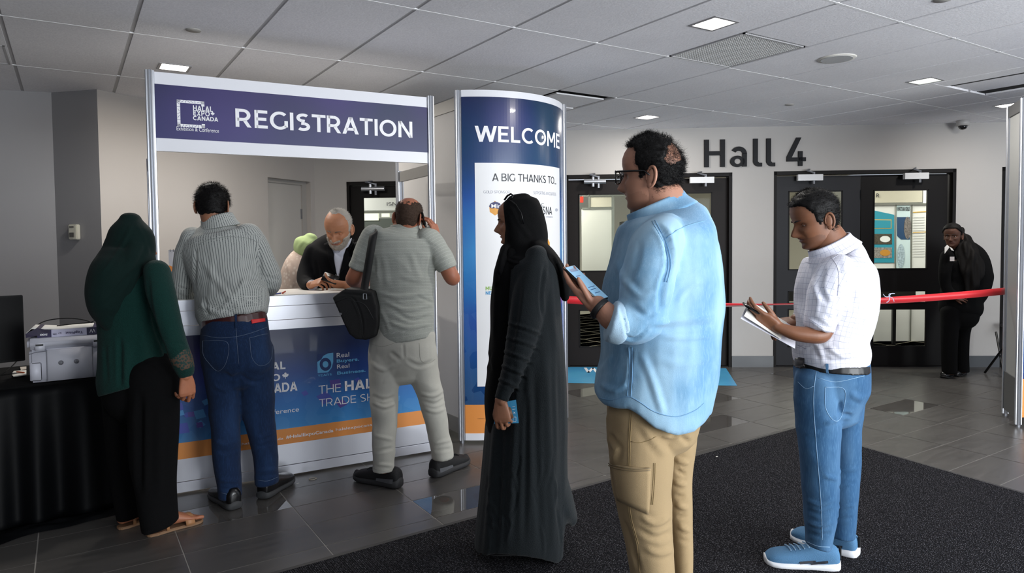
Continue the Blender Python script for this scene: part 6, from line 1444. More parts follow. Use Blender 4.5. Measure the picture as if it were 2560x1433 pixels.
M_den = fabmat('denim_light', '#6c9bbf', .85, pat=fade('#a6cbe3', (3.2, 3.2, 1.6), .40, .64, .9), bump=(800, .3), vary=(1.6, .06), sheen=.2)
stE = [([(1640, 560), (1665, 600), (1672, 660), (1655, 720), (1648, 790)], 7, -.016), ([(1668, 562), (1682, 610), (1690, 690)], 8, .006), ([(1700, 560), (1690, 640)], 6, .004), ([(1690, 690), (1735, 680), (1765, 660)], 4, -.004), ([(1620, 812), (1700, 800), (1790, 790)], 6, .007), ([(1640, 826), (1710, 820), (1792, 812)], 6, -.007), ([(1650, 842), (1720, 845), (1790, 838)], 6, .005), ([(1560, 700), (1600, 740), (1640, 730)], 8, .006), ([(1575, 760), (1615, 790), (1645, 770)], 7, -.008), ([(1540, 650), (1560, 700), (1590, 730)], 8, .005), ([(1580, 870), (1575, 930), (1570, 990)], 4, -.006), ([(1600, 880), (1640, 960), (1660, 1000)], 9, .006), ([(1500, 960), (1540, 975), (1575, 950)], 7, .008), ([(1505, 930), (1530, 890)], 7, .006), ([(1560, 842), (1590, 846), (1625, 812)], 4, -.008), ([(1760, 700), (1720, 720), (1690, 760)], 7, .005), ([(1600, 600), (1590, 660), (1570, 700)], 8, -.004), ([(1640, 900), (1720, 910), (1780, 890)], 9, .004)]
me = vox([tE, uE, vE], .0075, 4, 'shirt'); rough(me, (4, 5, 4), .007, 3.); rough(me, (9, 12, 9), .003, 6.); rough(me, (3.5, 6, 3.5), .008, 4., True); folds(me, stE); fabric(me, [tE[2], uE[2], vE[2]])
warp(me, lambda x, y: smooth01((y-900)/100)*np.interp(x, [1490, 1510, 1546, 1572, 1600, 1637, 1693, 1735, 1762, 1775], [-4, 3, 0, -4, 8, 34, 46, 34, 12, 0]))
shE = link('shirt', me, M_den, E_.root, True)
E_.cloth('rolled_cuff', [cE], fabmat('denim_inside', '#b4d2e8', .85, bump=(700, .3)), .006, 2, [([(1548, 762), (1560, 800), (1570, 850)], 4, -.004)], None, shE, False)
collar(E_, 'collar', [(1638, 508, 73, .0, .078), (1645, 524, 78, .0, .087), (1655, 546, 93, .0, .115)], M_den, shE, .005, line=mat('denim_seam', '#79a5c9', .85))
M_sdn = mat('denim_seam', '#79a5c9', .85)
seams(E_, shE, [[(1630, 553), (1650, 590), (1666, 625), (1671, 665), (1662, 705)], [(1637, 551), (1657, 588), (1672, 624), (1677, 665), (1668, 706)], [(1665, 596), (1700, 572), (1740, 558), (1762, 553)], [(1572, 862), (1573, 930), (1568, 990)], [(1580, 862), (1581, 930), (1577, 992)], [(1497, 995), (1530, 1000), (1570, 992), (1600, 1006), (1637, 1030), (1690, 1042), (1735, 1028), (1760, 1008)]], M_sdn, .0014)
pE = E_.L([(1632, 980, 112, .01, .19), (1632, 1030, 113, .01, .19), (1632, 1070, 106, .01, .17)], cap=(.3, .6), inner=.8)
l1 = E_.L([(1597, 1040, 79, -.06, .12), (1597, 1100, 79, -.07, .12), (1601, 1170, 76, -.08, .115), (1606, 1240, 67, -.08, .105), (1617, 1320, 62, -.08, .10), (1632, 1433, 52, -.08, .09), (1645, 1560, 44, -.08, .08), (1650, 1655, 42, -.08, .08)], cap=(1, 0), inner=.7)
l2 = E_.L([(1680, 1040, 62, .10, .12), (1682, 1100, 56, .11, .115), (1680, 1170, 46, .12, .11), (1684, 1240, 38, .12, .10), (1695, 1330, 32, .12, .09), (1700, 1433, 28, .12, .085), (1705, 1560, 32, .12, .08), (1708, 1620, 34, .12, .08)], cap=(1, 0), inner=.7)
M_bge = fabmat('chino_beige', '#a18b69', .85, bump=(700, .25), vary=(2, .05))
stK = [([(1650, 1050), (1680, 1085), (1700, 1070)], 6, -.012), ([(1600, 1055), (1640, 1110), (1665, 1140)], 10, .008), ([(1625, 1070), (1660, 1090), (1685, 1085)], 6, .008), ([(1700, 1090), (1725, 1110)], 6, -.010), ([(1690, 1150), (1722, 1160)], 6, .010), ([(1690, 1175), (1715, 1190)], 5, -.010), ([(1685, 1205), (1716, 1215)], 6, .011), ([(1688, 1240), (1714, 1245)], 5, -.010), ([(1690, 1262), (1722, 1275)], 6, .011), ([(1694, 1292), (1720, 1296)], 5, -.009), ([(1696, 1315), (1726, 1330)], 6, .010), ([(1700, 1352), (1724, 1356)], 5, -.008), ([(1600, 1290), (1640, 1310), (1676, 1290)], 7, .009), ([(1590, 1320), (1640, 1345), (1680, 1330)], 7, -.008), ([(1610, 1370), (1650, 1385), (1682, 1375)], 7, .007), ([(1533, 1105), (1540, 1125), (1530, 1160)], 7, .010), ([(1525, 1085), (1545, 1120)], 6, -.008), ([(1560, 1300), (1580, 1360), (1600, 1430)], 6, -.006)]
trE = E_.cloth('trousers', [pE, l1, l2], M_bge, .008, 4, stK, [((6, 7, 6), .005, 1.), ((4, 6, 4), .007, 3., True)])
M_sbe = mat('seam_beige', '#8f7a55', .85)
seams(E_, trE, [[(1577, 1005), (1572, 1100), (1570, 1200), (1572, 1280), (1592, 1360), (1600, 1433)], [(1581, 1006), (1576, 1100), (1574, 1200), (1576, 1280), (1596, 1360)], [(1557, 1008), (1566, 1014), (1577, 1018)], [(1577, 1104), (1600, 1107), (1625, 1100), (1640, 1092)], [(1634, 1158), (1633, 1200), (1628, 1262)], [(1638, 1158), (1637, 1200), (1632, 1262)]], M_sbe, .0012)
patch(E_, trE, [(1527, 1160), (1626, 1172), (1622, 1286), (1545, 1250)], M_bge, 'cargo_pocket', .004, 5)
seams(E_, trE, [[(1526, 1158), (1550, 1166), (1590, 1172), (1625, 1170)], [(1526, 1164), (1550, 1172), (1590, 1177), (1624, 1175)]], mat('zip_tape', '#857458', .6), .0018, 'zipper', lift=.006)
M_skE = skinmat('fair', '#b07f68'); fe = E_.L([(1556, 808, 34, -.275, .05), (1527, 794, 31, -.28, .045), (1508, 775, 26, -.26, .038), (1496, 762, 22, -.245, .031)], n=22)
pa = np.array(RH*-.092+FH*.047+Zv*.090); pb = RH*.037+FH*.065+Zv*.004; pn = unit(np.cross(pa, pb)); pn = pn if np.dot(pn, Zv) > 0 else -pn
pc = E_.P(1464, 709, -.20); wE = pc-unit(pa)*.092-unit(pb)*.030-pn*.024
hE = hand(wE, unit(pa)*.97+unit(pb)*.22, -pn, False, ((8, 14, 12), (8, 14, 12), (10, 14, 12), (12, 16, 12)), ((.80, .50, -.45), 0, 5), .95, fore=fe)
fE2 = E_.L([(1620, 795, 30, .08, .045), (1604, 788, 24, .06, .035), (1590, 780, 20, .05, .03)], n=18)
hE2 = hand(E_.P(1588, 778, .05), D3(-.80, -.25, .42), D3(.1, .75, -.5), True, ((30, 60, 35), (35, 60, 35), (40, 60, 35), (40, 60, 35)), ((.8, .5, .0), 15, 20), .9, fore=fE2)
nk = E_.L([(1634, 470, 50, .0, .072), (1652, 495, 56, .0, .078), (1668, 530, 60, .0, .085)], n=22)
jwl = E_.L([(1590, 505, 14, .0, .05), (1620, 500, 28, .0, .065)], n=18)
def stub(C): return (C[:, 2]+.25*np.maximum(0, .05-C[:, 1]) < .062+.006*np.sin(C[:, 1]*90)) & (C[:, 1] > -.01)
body(E_, h, M_skE, M_lip('e', '#94584b'), [hE, hE2], [nk], stub, skinmat('fair_stubble', '#a3755f'))
hl = hairline(.200, .125, .030, .034, .010)
def mkE(V):
    m_ = hl(V); q, z = topx(h.W(V)); d = np.sqrt(((q[:, 0]-1688+(q[:, 1]-378)*.25)/23)**2+((q[:, 1]-378)/34)**2); near = ((V[:, 1] < -.02) & (V[:, 0] < .035)); return np.where(near, np.minimum(m_, (d-1)*3), m_)
sh_ = h.shell(mkE, lambda V: .004+.006*smooth01((V[:, 2]-.12)/.06), .004, 80)
st = h.strands(mkE, 11000, .014, lambda v, n: n*.7+np.array([0, .15 if v[2] > .19 else -.2, -.35]), .00055, .22, 5, jitter=1.)
def mkE2(V): q, z = topx(h.W(V)); d = np.sqrt(((q[:, 0]-1688+(q[:, 1]-378)*.25)/25)**2+((q[:, 1]-378)/36)**2); return np.where((V[:, 1] < -.02) & (V[:, 0] < .035), (1-d)*3, -5)
st2 = h.strands(mkE2, 900, .022, lambda v, n: n*.35+np.array([0, -.3, -.5]), .0004, .2, 8, base=.0, jitter=.9)
hlb = lambda V: np.minimum((V[:, 2]-.022)/.006, (.05-V[:, 2])/.01)*(V[:, 1] < -.02)-(V[:, 1] >= -.02)*5
st3 = h.strands(hlb, 900, .010, lambda v, n: n*.4+np.array([0, 0, -.7]), .0004, .1, 9, base=.0, jitter=.6)
joined('hair', [sh_, st, st2, st3], [M_hairb], E_.root)
gl = empty('x', (0, 0, 0)); bpy.data.objects.remove(gl)
G = lambda x, y, z: h.W((x, y, z))
gs = MB()
for e in (1, -1):
    q = [G(e*(.031+.024*math.copysign(abs(math.cos(t))**.6, math.cos(t))), .101-.006*abs(math.cos(t)), .113+.020*math.copysign(abs(math.sin(t))**.6, math.sin(t))) for t in np.linspace(0, 2*math.pi, 33)]; gs.tube(q, .0027, 6, False)
    gs.tube([G(e*.055, .096, .126), G(e*.070, .090, .127), G(e*.0785, .03, .124), G(e*.080, -.005, .120), G(e*.079, -.022, .105)], [.0036, .0036, .0032, .003, .0025], 6)
gs.tube([G(-.008, .102, .118), G(0, .104, .121), G(.008, .102, .118)], .0026, 6)
go = gs.build('glasses', mat('frame_black', '#080809', .2, coat=.3), E_.root, True)
mb = MB()
for e in (1, -1): q = [G(e*(.031+.023*math.cos(t)), .100, .113+.019*math.sin(t)) for t in np.linspace(0, 2*math.pi, 25)[:-1]]; mb.add(q, [tuple(range(24))])
mb.build('lens', M_glass, go)
wt = E_.cloth('wristwatch', [E_.L([(1503, 776, 30, -.266, .044), (1494, 768, 29.5, -.262, .043)], cap=(.1, .1))], M_rub, .003, 1, None, None, None, False)
ph, f_ = slab(pc, pa, pb, .150, .074, .009, 'mobile_phone', mat('phone_black', '#09090b', .25), None, .003, 1 if np.dot(np.cross(unit(pa), unit(pb)), pn) > 0 else -1, mat('screen_blue', '#86b8dc', .15, emit=('#9fcbe8', .35)))
tag(ph, 'large smartphone with lit blue screen in the hand of the denim shirt man', 'phone')
sgn = 1 if np.dot(np.cross(unit(pa), unit(pb)), pn) > 0 else -1
mb = MB()
for u, v, L_, w_ in ((.055, 0, .012, .05), (.03, -.01, .003, .03), (-.02, .0, .002, .045), (-.03, -.005, .002, .04), (-.045, 0, .002, .035)):
    z0, z1 = sorted((sgn*.0052, sgn*.0056)); mb.box((u-L_/2, v-w_/2, z0), (u+L_/2, v+w_/2, z1), f_)
mb.build('screen_text', mat('screen_ink', '#3b6ea5', .3), ph)
shoe(E_, (1690, 1700), (1560, 1660), 'shoe', M_leather, M_rub, .03, .09, .052, .31); shoe(E_, (1745, 1640), (1640, 1600), 'shoe', M_leather, M_rub, .03, .09, .052, .31)
# ---------------------------------------------------------------- F: man in white shirt
F_ = Fig(3.0, at_z(2060, 1410), 'man in white checked shirt and blue jeans reading papers, standing at the right')
h = Head(F_, 2039, 544, .0, D3(-.955, .03, -.29), up=D3(-.29, 0, .955), size=1.06, lid=.45, nose=1.05)
tF = F_.L([(2092, 632, 50, .0, .08), (2097, 643, 67, .0, .13), (2095, 669, 80, .0, .19), (2090, 717, 88, .0, .21), (2087, 766, 90, .0, .20), (2079, 814, 89, .0, .18), (2072, 849, 84, .0, .17), (2075, 880, 87, .0, .18), (2078, 912, 85, .0, .17)], cap=(.1, 0), inner=.8)
uF = F_.L([(2090, 672, 34, -.12, .075), (2080, 702, 42, -.17, .085), (2066, 740, 42, -.19, .08), (2056, 785, 36, -.20, .07), (2048, 822, 31, -.20, .062)], cap=(1, 0))
wF = F_.L([(2030, 760, 30, .15, .06), (2015, 790, 27, .14, .055), (2005, 803, 22, .12, .05)], cap=(1, .3))
M_wsh = fabmat('shirt_white', '#e9e9f3', .8, pat=grid_(.021, .055, '#8f93b0', .75), bump=(500, .12), vary=(3, .02))
stF = [([(2060, 665), (2050, 720), (2070, 760)], 7, -.010), ([(2030, 700), (2045, 750), (2040, 790)], 6, .006), ([(2110, 650), (2120, 720), (2115, 780)], 7, .006), ([(2060, 790), (2085, 800), (2095, 770)], 5, -.008), ([(2100, 800), (2140, 780), (2170, 760)], 7, .007), ([(2095, 830), (2140, 815), (2165, 800)], 6, -.007), ([(2000, 880), (2040, 862), (2060, 905)], 6, .008), ([(2070, 870), (2110, 890), (2160, 875)], 6, .009), ([(2040, 890), (2100, 905), (2160, 895)], 5, -.007), ([(2010, 840), (2050, 860), (2080, 850)], 6, .006), ([(2098, 690), (2092, 760), (2090, 830)], 4, -.008), ([(2025, 790), (2075, 822)], 4, -.006), ([(2022, 800), (2072, 834)], 3, .005), ([(2130, 690), (2150, 760)], 8, .005)]
shF = F_.cloth('shirt', [tF, uF, wF], M_wsh, .0075, 3, stF, [((5, 6, 5), .007, 6.), ((9, 10, 9), .003, 2.), ((4, 6, 4), .010, 5., True)])
seams(F_, shF, [[(2075, 640), (2092, 665), (2098, 700), (2094, 740)], [(2098, 622), (2130, 640), (2160, 640)], [(2021, 796), (2045, 812), (2075, 832)], [(2012, 655), (2045, 660), (2090, 642), (2128, 610)]], mat('seam_white', '#c4c4d2', .8), .0011)
collar(F_, 'collar', [(2072, 606, 53, .0, .068), (2078, 618, 57, .0, .075), (2087, 636, 68, .0, .098)], M_wsh, shF, line=mat('seam_white', '#b9b9ca', .8))
pF = F_.L([(2078, 905, 85, .0, .165), (2078, 945, 87, .0, .17), (2080, 985, 84, .0, .15), (2085, 1030, 64, .01, .11)], cap=(.2, .6), inner=.8)
l1 = F_.L([(2042, 960, 52, -.05, .11), (2043, 1010, 52, -.06, .10), (2046, 1063, 50, -.07, .10), (2047, 1112, 48, -.08, .095), (2049, 1200, 44, -.08, .085), (2051, 1271, 37, -.08, .08), (2048, 1334, 32, -.08, .075), (2044, 1366, 30, -.08, .072)], cap=(1, 0), inner=.7)
l2 = F_.L([(2116, 960, 46, .07, .11), (2112, 1010, 42, .09, .10), (2108, 1063, 37, .10, .10), (2109, 1112, 38, .10, .095), (2111, 1167, 37, .10, .085), (2106, 1237, 33, .10, .08), (2104, 1300, 29, .10, .075), (2102, 1340, 29, .10, .072)], cap=(1, 0), inner=.7)
M_jnb = fabmat('denim_blue', '#355c82', .85, pat=fade('#6790b5', (3.5, 3.5, 1.1), .45, .7, .7), bump=(800, .3))
stN = [([(2100, 1000), (2098, 1060)], 5, -.012), ([(2060, 1060), (2090, 1050), (2110, 1030)], 6, .009), ([(2100, 1035), (2130, 1040)], 5, -.009), ([(2010, 1085), (2050, 1080)], 6, .005), ([(2060, 1190), (2095, 1200)], 5, .007), ([(2015, 1250), (2050, 1262), (2085, 1250)], 5, .008), ([(2018, 1275), (2050, 1285), (2085, 1275)], 5, -.008), ([(2018, 1305), (2050, 1315), (2080, 1305)], 5, .009), ([(2020, 1332), (2050, 1340), (2078, 1332)], 5, -.008), ([(2095, 1270), (2136, 1262)], 5, .008), ([(2092, 1300), (2132, 1295)], 5, -.007), ([(2095, 1180), (2145, 1172)], 5, .006), ([(2095, 1220), (2140, 1205)], 5, -.006), ([(2125, 985), (2158, 1000)], 8, .008)]
jnF = F_.cloth('jeans', [pF, l1, l2], M_jnb, .008, 4, stN, [((6, 8, 6), .004, 3.), ((5, 7, 5), .007, 7., True)])
seams(F_, jnF, [[(2040, 930), (2034, 1000), (2040, 1100), (2052, 1250), (2056, 1350)], [(2063, 968), (2064, 1020), (2085, 1052), (2104, 1040), (2112, 975), (2063, 968)], [(1995, 955), (2015, 972), (2034, 966)], [(2045, 945), (2090, 955), (2160, 940)], [(2018, 1355), (2045, 1366), (2074, 1368)]], mat('stitch_light', '#8fb2d0', .8), .0012)
F_.cloth('belt', [F_.L([(2077, 903, 86, .0, .172), (2076, 923, 87.5, .0, .176)], cap=(0, 0), sub=2)], mat('belt_black', '#101012', .4), .005, 1, None, None, None, False)
patch(F_, jnF, [(1998, 903), (2018, 903), (2019, 927), (2000, 927)], mat('buckle_dark', '#2c2c30', .35, .6), 'belt_buckle', .022); patch(F_, jnF, [(2066, 900), (2072, 901), (2074, 938), (2068, 937)], M_jnb, 'belt_loop', .022)
M_skF = skinmat('brown', '#7d5138'); fe = F_.L([(2058, 825, 23, -.19, .05), (2050, 836, 22.5, -.20, .046), (2030, 838, 21, -.21, .045), (1990, 834, 18.5, -.21, .038), (1958, 824, 15, -.20, .03), (1942, 818, 13.5, -.19, .028)], n=20)
el = F_.L([(2052, 815, 26, -.20, .052), (2060, 840, 23, -.20, .048)], n=20)
hF = hand(F_.P(1946, 819, -.19), D3(-.88, .10, .46), D3(-.25, -.78, -.58), False, ((15, 30, 20), (25, 40, 25), (40, 50, 30), (50, 50, 30)), ((.85, .45, -.25), 8, 10), .98, fore=fe)
f2_ = F_.L([(2015, 803, 20, .10, .042), (1998, 803, 17, .07, .035), (1990, 800, 15, .05, .028)], n=18)
hF2 = hand(F_.P(1996, 801, .05), D3(-.92, -.1, -.12), D3(.1, -.35, .92), True, ((30, 40, 25), (35, 45, 25), (40, 45, 25), (45, 45, 25)), ((.75, .6, -.2), 10, 20), .92, fore=f2_)
nk = F_.L([(2058, 570, 36, .0, .058), (2070, 595, 42, .0, .062), (2082, 620, 46, .0, .07)], n=20)
body(F_, h, M_skF, M_lip('f', '#6a3f33'), [hF, hF2], [nk], lambda C: (C[:, 2]+.25*np.maximum(0, .05-C[:, 1]) < .060+.005*np.sin(C[:, 1]*90)) & (C[:, 1] > .0), skinmat('brown_stubble', '#6b4530'))
mk = hairline(.186, .118, .035, .050, .014)
sh_ = h.shell(mk, lambda V: .003+.006*smooth01((V[:, 2]-.12)/.06), .003, 60); st = h.strands(mk, 8000, .011, lambda v, n: n*.8+np.array([0, -.3, -.2]), .0006, .12, 6, jitter=.6)
joined('hair', [sh_, st], [M_hairb], F_.root); brows(h, F_)
def runner(up, a, d, n, L_, t, hw, ht):
    for s in (1, -1):
        for x0, x1, z0, z1 in ((.18, .40, .048, .034), (.34, .55, .044, .036)):
            mb = MB(); vs = []
            for k in range(7): x = x0+(x1-x0)*k/6; p = a+d*L_*x+n*s*(np.interp(x, t, hw)*.99+.002); vs += [p+Zv*(z0+(z1-z0)*k/6-.004), p+Zv*(z0+(z1-z0)*k/6+.006)-n*s*.002]
            mb.add(vs, [(2*i, 2*i+1, 2*i+3, 2*i+2) for i in range(6)]); mb.build('side_stripe', mat('stripe_navy', '#101a28', .5), up)
    for k in range(5): x = .44+.06*k; c = a+d*L_*x+Zv*(np.interp(x, t, ht)+.001); mb = MB(); mb.tube([c-n*.028+d*.008, c+Zv*.007, c+n*.028-d*.008], .0032, 5); mb.build('lace', mat('lace_blue', '#7fa0bd', .7), up)
    mb = MB(); p = a-d*.001; mb.box((-.006, -.008, .05), (.002, .008, .10), lambda u, v, w: p+d*u+n*v+Zv*w); mb.build('heel_tab', M_rub, up, bevel=.002)
M_rn = mat('runner_blue', '#4f7da4', .8, bump=(400, .4)); M_rs = mat('runner_sole', '#e4e6ea', .5)
shoe(F_, (2098, 1424), (1925, 1410), 'sneaker', M_rn, M_rs, .038, .112, .058, .31, runner); shoe(F_, (2146, 1396), (1998, 1352), 'sneaker', M_rn, M_rs, .038, .112, .056, .30, runner)
pp = empty('papers', F_.P(1920, 810, -.1), 'open white booklet held by the man in the white checked shirt', 'papers')
for k, (q, nm) in enumerate(((((1851, 797, -.20), (1873, 752, -.08), (1990, 822, -.06), (1987, 872, -.18)), 'page'), (((1858, 792, -.205), (1876, 757, -.10), (1965, 808, -.08), (1950, 850, -.19)), 'page'))):
    P4 = [F_.P(*c) for c in q]; nrm = unit(np.cross(P4[1]-P4[0], P4[3]-P4[0])); nrm = nrm if nrm[2] > 0 else -nrm
    mb = MB(); mb.prism([p+nrm*.004*k for p in P4], nrm*.0015); pg = mb.build(nm, M_pap if k else mat('paper_cover', '#d9d9e4', .5), pp)
g = lambda u, v: P4[0]+(P4[1]-P4[0])*u+(P4[3]-P4[0])*v+nrm*.0062
mb = MB(); mb.quad(g(.72, .30), g(1, .30), g(1, .62), g(.72, .62)); mb.build('printed_header', mat('ink_slate', '#3a4145', .5), pg)
mb = MB()
for k in range(8): v = .36+.07*k; mb.quad(g(.25, v), g(.6, v), g(.6, v+.015), g(.25, v+.015))
mb.build('printed_text', M_ink, pg)
ph = slab(F_.P(1898, 783, -.165), D3(-.82, .05, .50), D3(.05, .97, .15), .145, .07, .009, 'mobile_phone', mat('phone_black', '#09090b', .25))[0]; tag(ph, 'black phone held on top of the booklet by the white shirted man', 'phone')
# ---------------------------------------------------------------- G: guard in black by the doors
G_ = Fig(7.0, at_z(2390, 940), 'woman in black uniform with long wavy ponytail leaning by the right hand door')
h = Head(G_, 2382, 587, -.05, D3(-.70, -.70, -.10), up=D3(-.08, -.05, 1), size=1.0, lid=.2)
t = G_.L([(2392, 620, 22, .0, .07), (2402, 632, 44, .02, .12), (2410, 652, 58, .02, .15), (2415, 685, 64, .02, .16), (2412, 715, 61, .02, .15), (2404, 745, 52, .0, .15), (2402, 768, 52, .0, .16)], cap=(1, 1), inner=.8)
ar = G_.L([(2440, 640, 20, -.02, .07), (2460, 670, 17, -.02, .06), (2468, 695, 15, .0, .055), (2455, 722, 14, -.02, .05), (2438, 742, 12, -.04, .045)])
ar2 = G_.L([(2368, 640, 16, -.08, .06), (2362, 680, 14, -.10, .055), (2366, 720, 13, -.12, .05), (2385, 740, 12, -.16, .045)])
M_uni = fabmat('uniform_black', '#040405', .95, sheen=.0)
G_.cloth('jacket', [t, ar, ar2], M_uni, .012, 3, None, [((6, 6, 6), .006, 1.)])
q1 = G_.L([(2402, 755, 50, .0, .15), (2400, 790, 44, .0, .15)], inner=.8); q2 = G_.L([(2376, 780, 22, -.04, .10), (2374, 830, 19, -.05, .085), (2373, 880, 17, -.05, .08), (2374, 934, 16, -.05, .08)], cap=(1, 0), inner=.7); q3 = G_.L([(2410, 780, 26, .06, .11), (2404, 830, 18, .06, .09), (2403, 880, 16, .06, .08), (2404, 930, 16, .06, .08)], cap=(1, 0), inner=.7)
G_.cloth('trousers', [q1, q2, q3], M_uni, .012, 3)
nk = G_.L([(2385, 605, 12, -.03, .05), (2390, 625, 13, .0, .055)], n=16)
hG = hand(G_.P(2385, 741, -.16), D3(.9, -.1, -.2), D3(0, -.9, .2), False, ((20, 20, 15),)*4, ((.8, .5, -.2), 10, 10), .9)
body(G_, h, skinmat('deep', '#5e3b2a'), M_lip('g', '#5a332a'), [hG], [nk]); brows(h, G_)
mk = hairline(.188, .115, .03, .06, .0, 0)
sh_ = h.shell(mk, .010, .003, 40)
pt = [G_.L([(2398, 580, 10, .05, .05), (2406, 605, 17, -.02, .08), (2420, 640, 24, -.08, .10), (2428, 680, 25, -.12, .09), (2424, 712, 18, -.13, .07), (2420, 728, 10, -.13, .05)])]
me = vox(pt, .010, 2); rough(me, (22, 7, 22), .03, 1.); v, f = meshof(me)
joined('hair', [sh_, (v, f)], [mat('hair_dark_brown', '#0b0807', .7, spec=.2)], G_.root)
mb = MB(); c = G_.P(2368, 622, -.17); mb.add([G_.P(2362, 618, -.16), G_.P(2368, 612, -.14), G_.P(2374, 618, -.16), G_.P(2362, 634, -.19)], [(0, 1, 2, 3)]); mb.add([G_.P(2374, 618, -.16), G_.P(2380, 622, -.15), G_.P(2384, 628, -.17), G_.P(2378, 626, -.18)], [(0, 1, 2, 3)]); o = mb.build('white_collar', mat('collar_white', '#cfcdca', .7), G_.root); so = o.modifiers.new('s', 'SOLIDIFY'); so.thickness = .004
mb = MB(); mb.add([G_.P(2375, 642, -.205), G_.P(2386, 642, -.205), G_.P(2386, 653, -.21), G_.P(2375, 653, -.21)], [(0, 1, 2, 3)]); o = mb.build('name_badge', mat('badge_white', '#c9c2c0', .5), G_.root); so = o.modifiers.new('s', 'SOLIDIFY'); so.thickness = .003
for hx_, tx_ in (((2382, 938), (2360, 946)), ((2410, 934), (2388, 942))): shoe(G_, hx_, tx_, 'shoe', M_leather, M_rub, .02, .08, .045, .26)
# ---------------------------------------------------------------- H: bearded man behind the counter
H_ = Fig(4.85, at_z(838, 1040), 'grey bearded man in dark navy blazer bent over a phone behind the counter')
h = Head(H_, 846, 568, -.12, D3(-.12, -.86, -.42), up=D3(.02, -.42, .9), size=1.12, lid=.55, nose=1.1)
M_nav = fabmat('blazer_navy', '#020308', .85, sheen=.02)
t = H_.L([(848, 598, 26, -.04, .07), (845, 614, 52, .0, .12), (842, 632, 72, .02, .15), (840, 665, 78, .04, .16), (840, 720, 78, .06, .17), (842, 790, 76, .08, .16)], cap=(1, .5), inner=.8)
aL_ = H_.L([(785, 632, 24, .0, .08), (770, 668, 22, -.03, .07), (764, 698, 21, -.10, .065), (768, 712, 18, -.18, .055), (779, 714, 15, -.26, .045)], cap=(1, .2))
aR_ = H_.L([(898, 628, 24, .0, .08), (912, 665, 22, -.03, .07), (908, 700, 20, -.12, .065), (888, 712, 18, -.22, .055), (868, 713, 15, -.30, .045)], cap=(1, .2))
blH = H_.cloth('blazer', [t, aL_, aR_], M_nav, .009, 4, [([(790, 650), (800, 700)], 4, -.006), ([(757, 690), (780, 700)], 3, .005)], [((6, 6, 6), .006, 2.)])
# shirt front, collar and lapels lie on the blazer front
bv = bvh_of(blH)
def front(poly, lift, nm, m_, th=.004, n=12):
    tl, tr, br, bl = [np.array(q, float) for q in poly]; P = []
    for j in range(n+1):
        for i in range(n//2+1):
            u, v = i/(n//2), j/n; q = on(bv, [(tl*(1-u)+tr*u)*(1-v)+(bl*(1-u)+br*u)*v], lift); P.append(q[0] if q else (P[-1] if P else H_.P(840, 640, -.15)))
    m = n//2+1; mb = MB(); mb.add(P, [(j*m+i, j*m+i+1, (j+1)*m+i+1, (j+1)*m+i) for j in range(n) for i in range(m-1)]); o = mb.build(nm, m_, H_.root, True); so = o.modifiers.new('s', 'SOLIDIFY'); so.thickness = th; return o
M_pst = mat('shirt_pinstripe', '#c8cddd', .7)
front([(829, 606), (868, 600), (848, 690), (840, 692)], .006, 'shirt_front', M_pst)
front([(826, 604), (832, 600), (842, 632), (832, 622)], .016, 'shirt_collar', mat('collar_pale', '#d5d9e6', .7)); front([(866, 600), (873, 596), (866, 618), (846, 634)], .016, 'shirt_collar', mat('collar_pale', '#d5d9e6', .7))
front([(812, 612), (828, 604), (843, 690), (830, 672)], .013, 'lapel', M_nav); front([(870, 600), (888, 604), (862, 668), (847, 690)], .013, 'lapel', M_nav)
lg = [H_.L([(842, 780, 66, .08, .15), (842, 830, 66, .10, .15)], inner=.7)]+[H_.L([(x, 810, 34, .1, .11), (x, 900, 27, .12, .09), (x, 1000, 22, .12, .08), (x, 1035, 21, .12, .08)], cap=(1, 0), inner=.6) for x in (812, 872)]
H_.cloth('trousers', lg, M_blk, .014, 2)
nk = H_.L([(850, 590, 22, -.06, .058), (850, 615, 25, -.03, .062)], n=18)
hH1 = hand(H_.P(777, 713, -.27), D3(.75, -.35, .28), D3(-.3, -.5, .8), True, ((30, 45, 25), (45, 55, 30), (55, 55, 30), (60, 55, 30)), ((.85, .5, -.1), 10, 20), 1.0, fore=H_.L([(768, 712, 12, -.18, .03), (777, 713, 11, -.27, .028)], ref=Zv, n=14))
hH2 = hand(H_.P(869, 714, -.30), D3(-.92, -.25, .12), D3(.1, -.55, -.75), False, ((20, 30, 20), (25, 40, 20), (30, 45, 20), (35, 45, 20)), ((.8, .5, .25), 5, 10), 1.0, fore=H_.L([(884, 712, 12, -.22, .03), (869, 714, 11, -.30, .028)], ref=Zv, n=14))
M_skH = skinmat('pinkish', '#b9805f')
body(H_, h, M_skH, M_lip('h', '#94574a'), [hH1, hH2], [nk]); brows(h, H_, mat('brow_grey', '#6b625a', .8))
H_.cloth('shirt_cuff', [H_.L([(779, 713, 14, -.235, .036), (781, 713, 14, -.27, .036)], ref=Zv, cap=(0, 0))], M_pst, .004, 1, None, None, None, False)
mk = hairline(.224, .115, .04, -.005, .006); M_wh = mat('hair_white', '#b5b0a8', .7)
sh_ = h.shell(mk, .004, .0015, 60); st = h.strands(mk, 4200, .010, lambda v, n: n*.7+np.array([0, -.3, -.3]), .0007, .1, 4)
def beard(V):
    x = np.abs(V[:, 0]); z = V[:, 2]; y = V[:, 1]
    chin_ = np.minimum((.036-z)/.006, (y-.0)/.008); side = np.minimum.reduce([(.078-z+.3*np.maximum(0, .03-y))/.008, (y+.012)/.006, (x-.044+np.maximum(0, .055-z)*1.1)/.006])
    mo = np.minimum.reduce([(.0705-z)/.003, (z-.0585)/.003, (.032-x)/.004, (y-.05)/.01]); return np.maximum.reduce([chin_, side, mo])
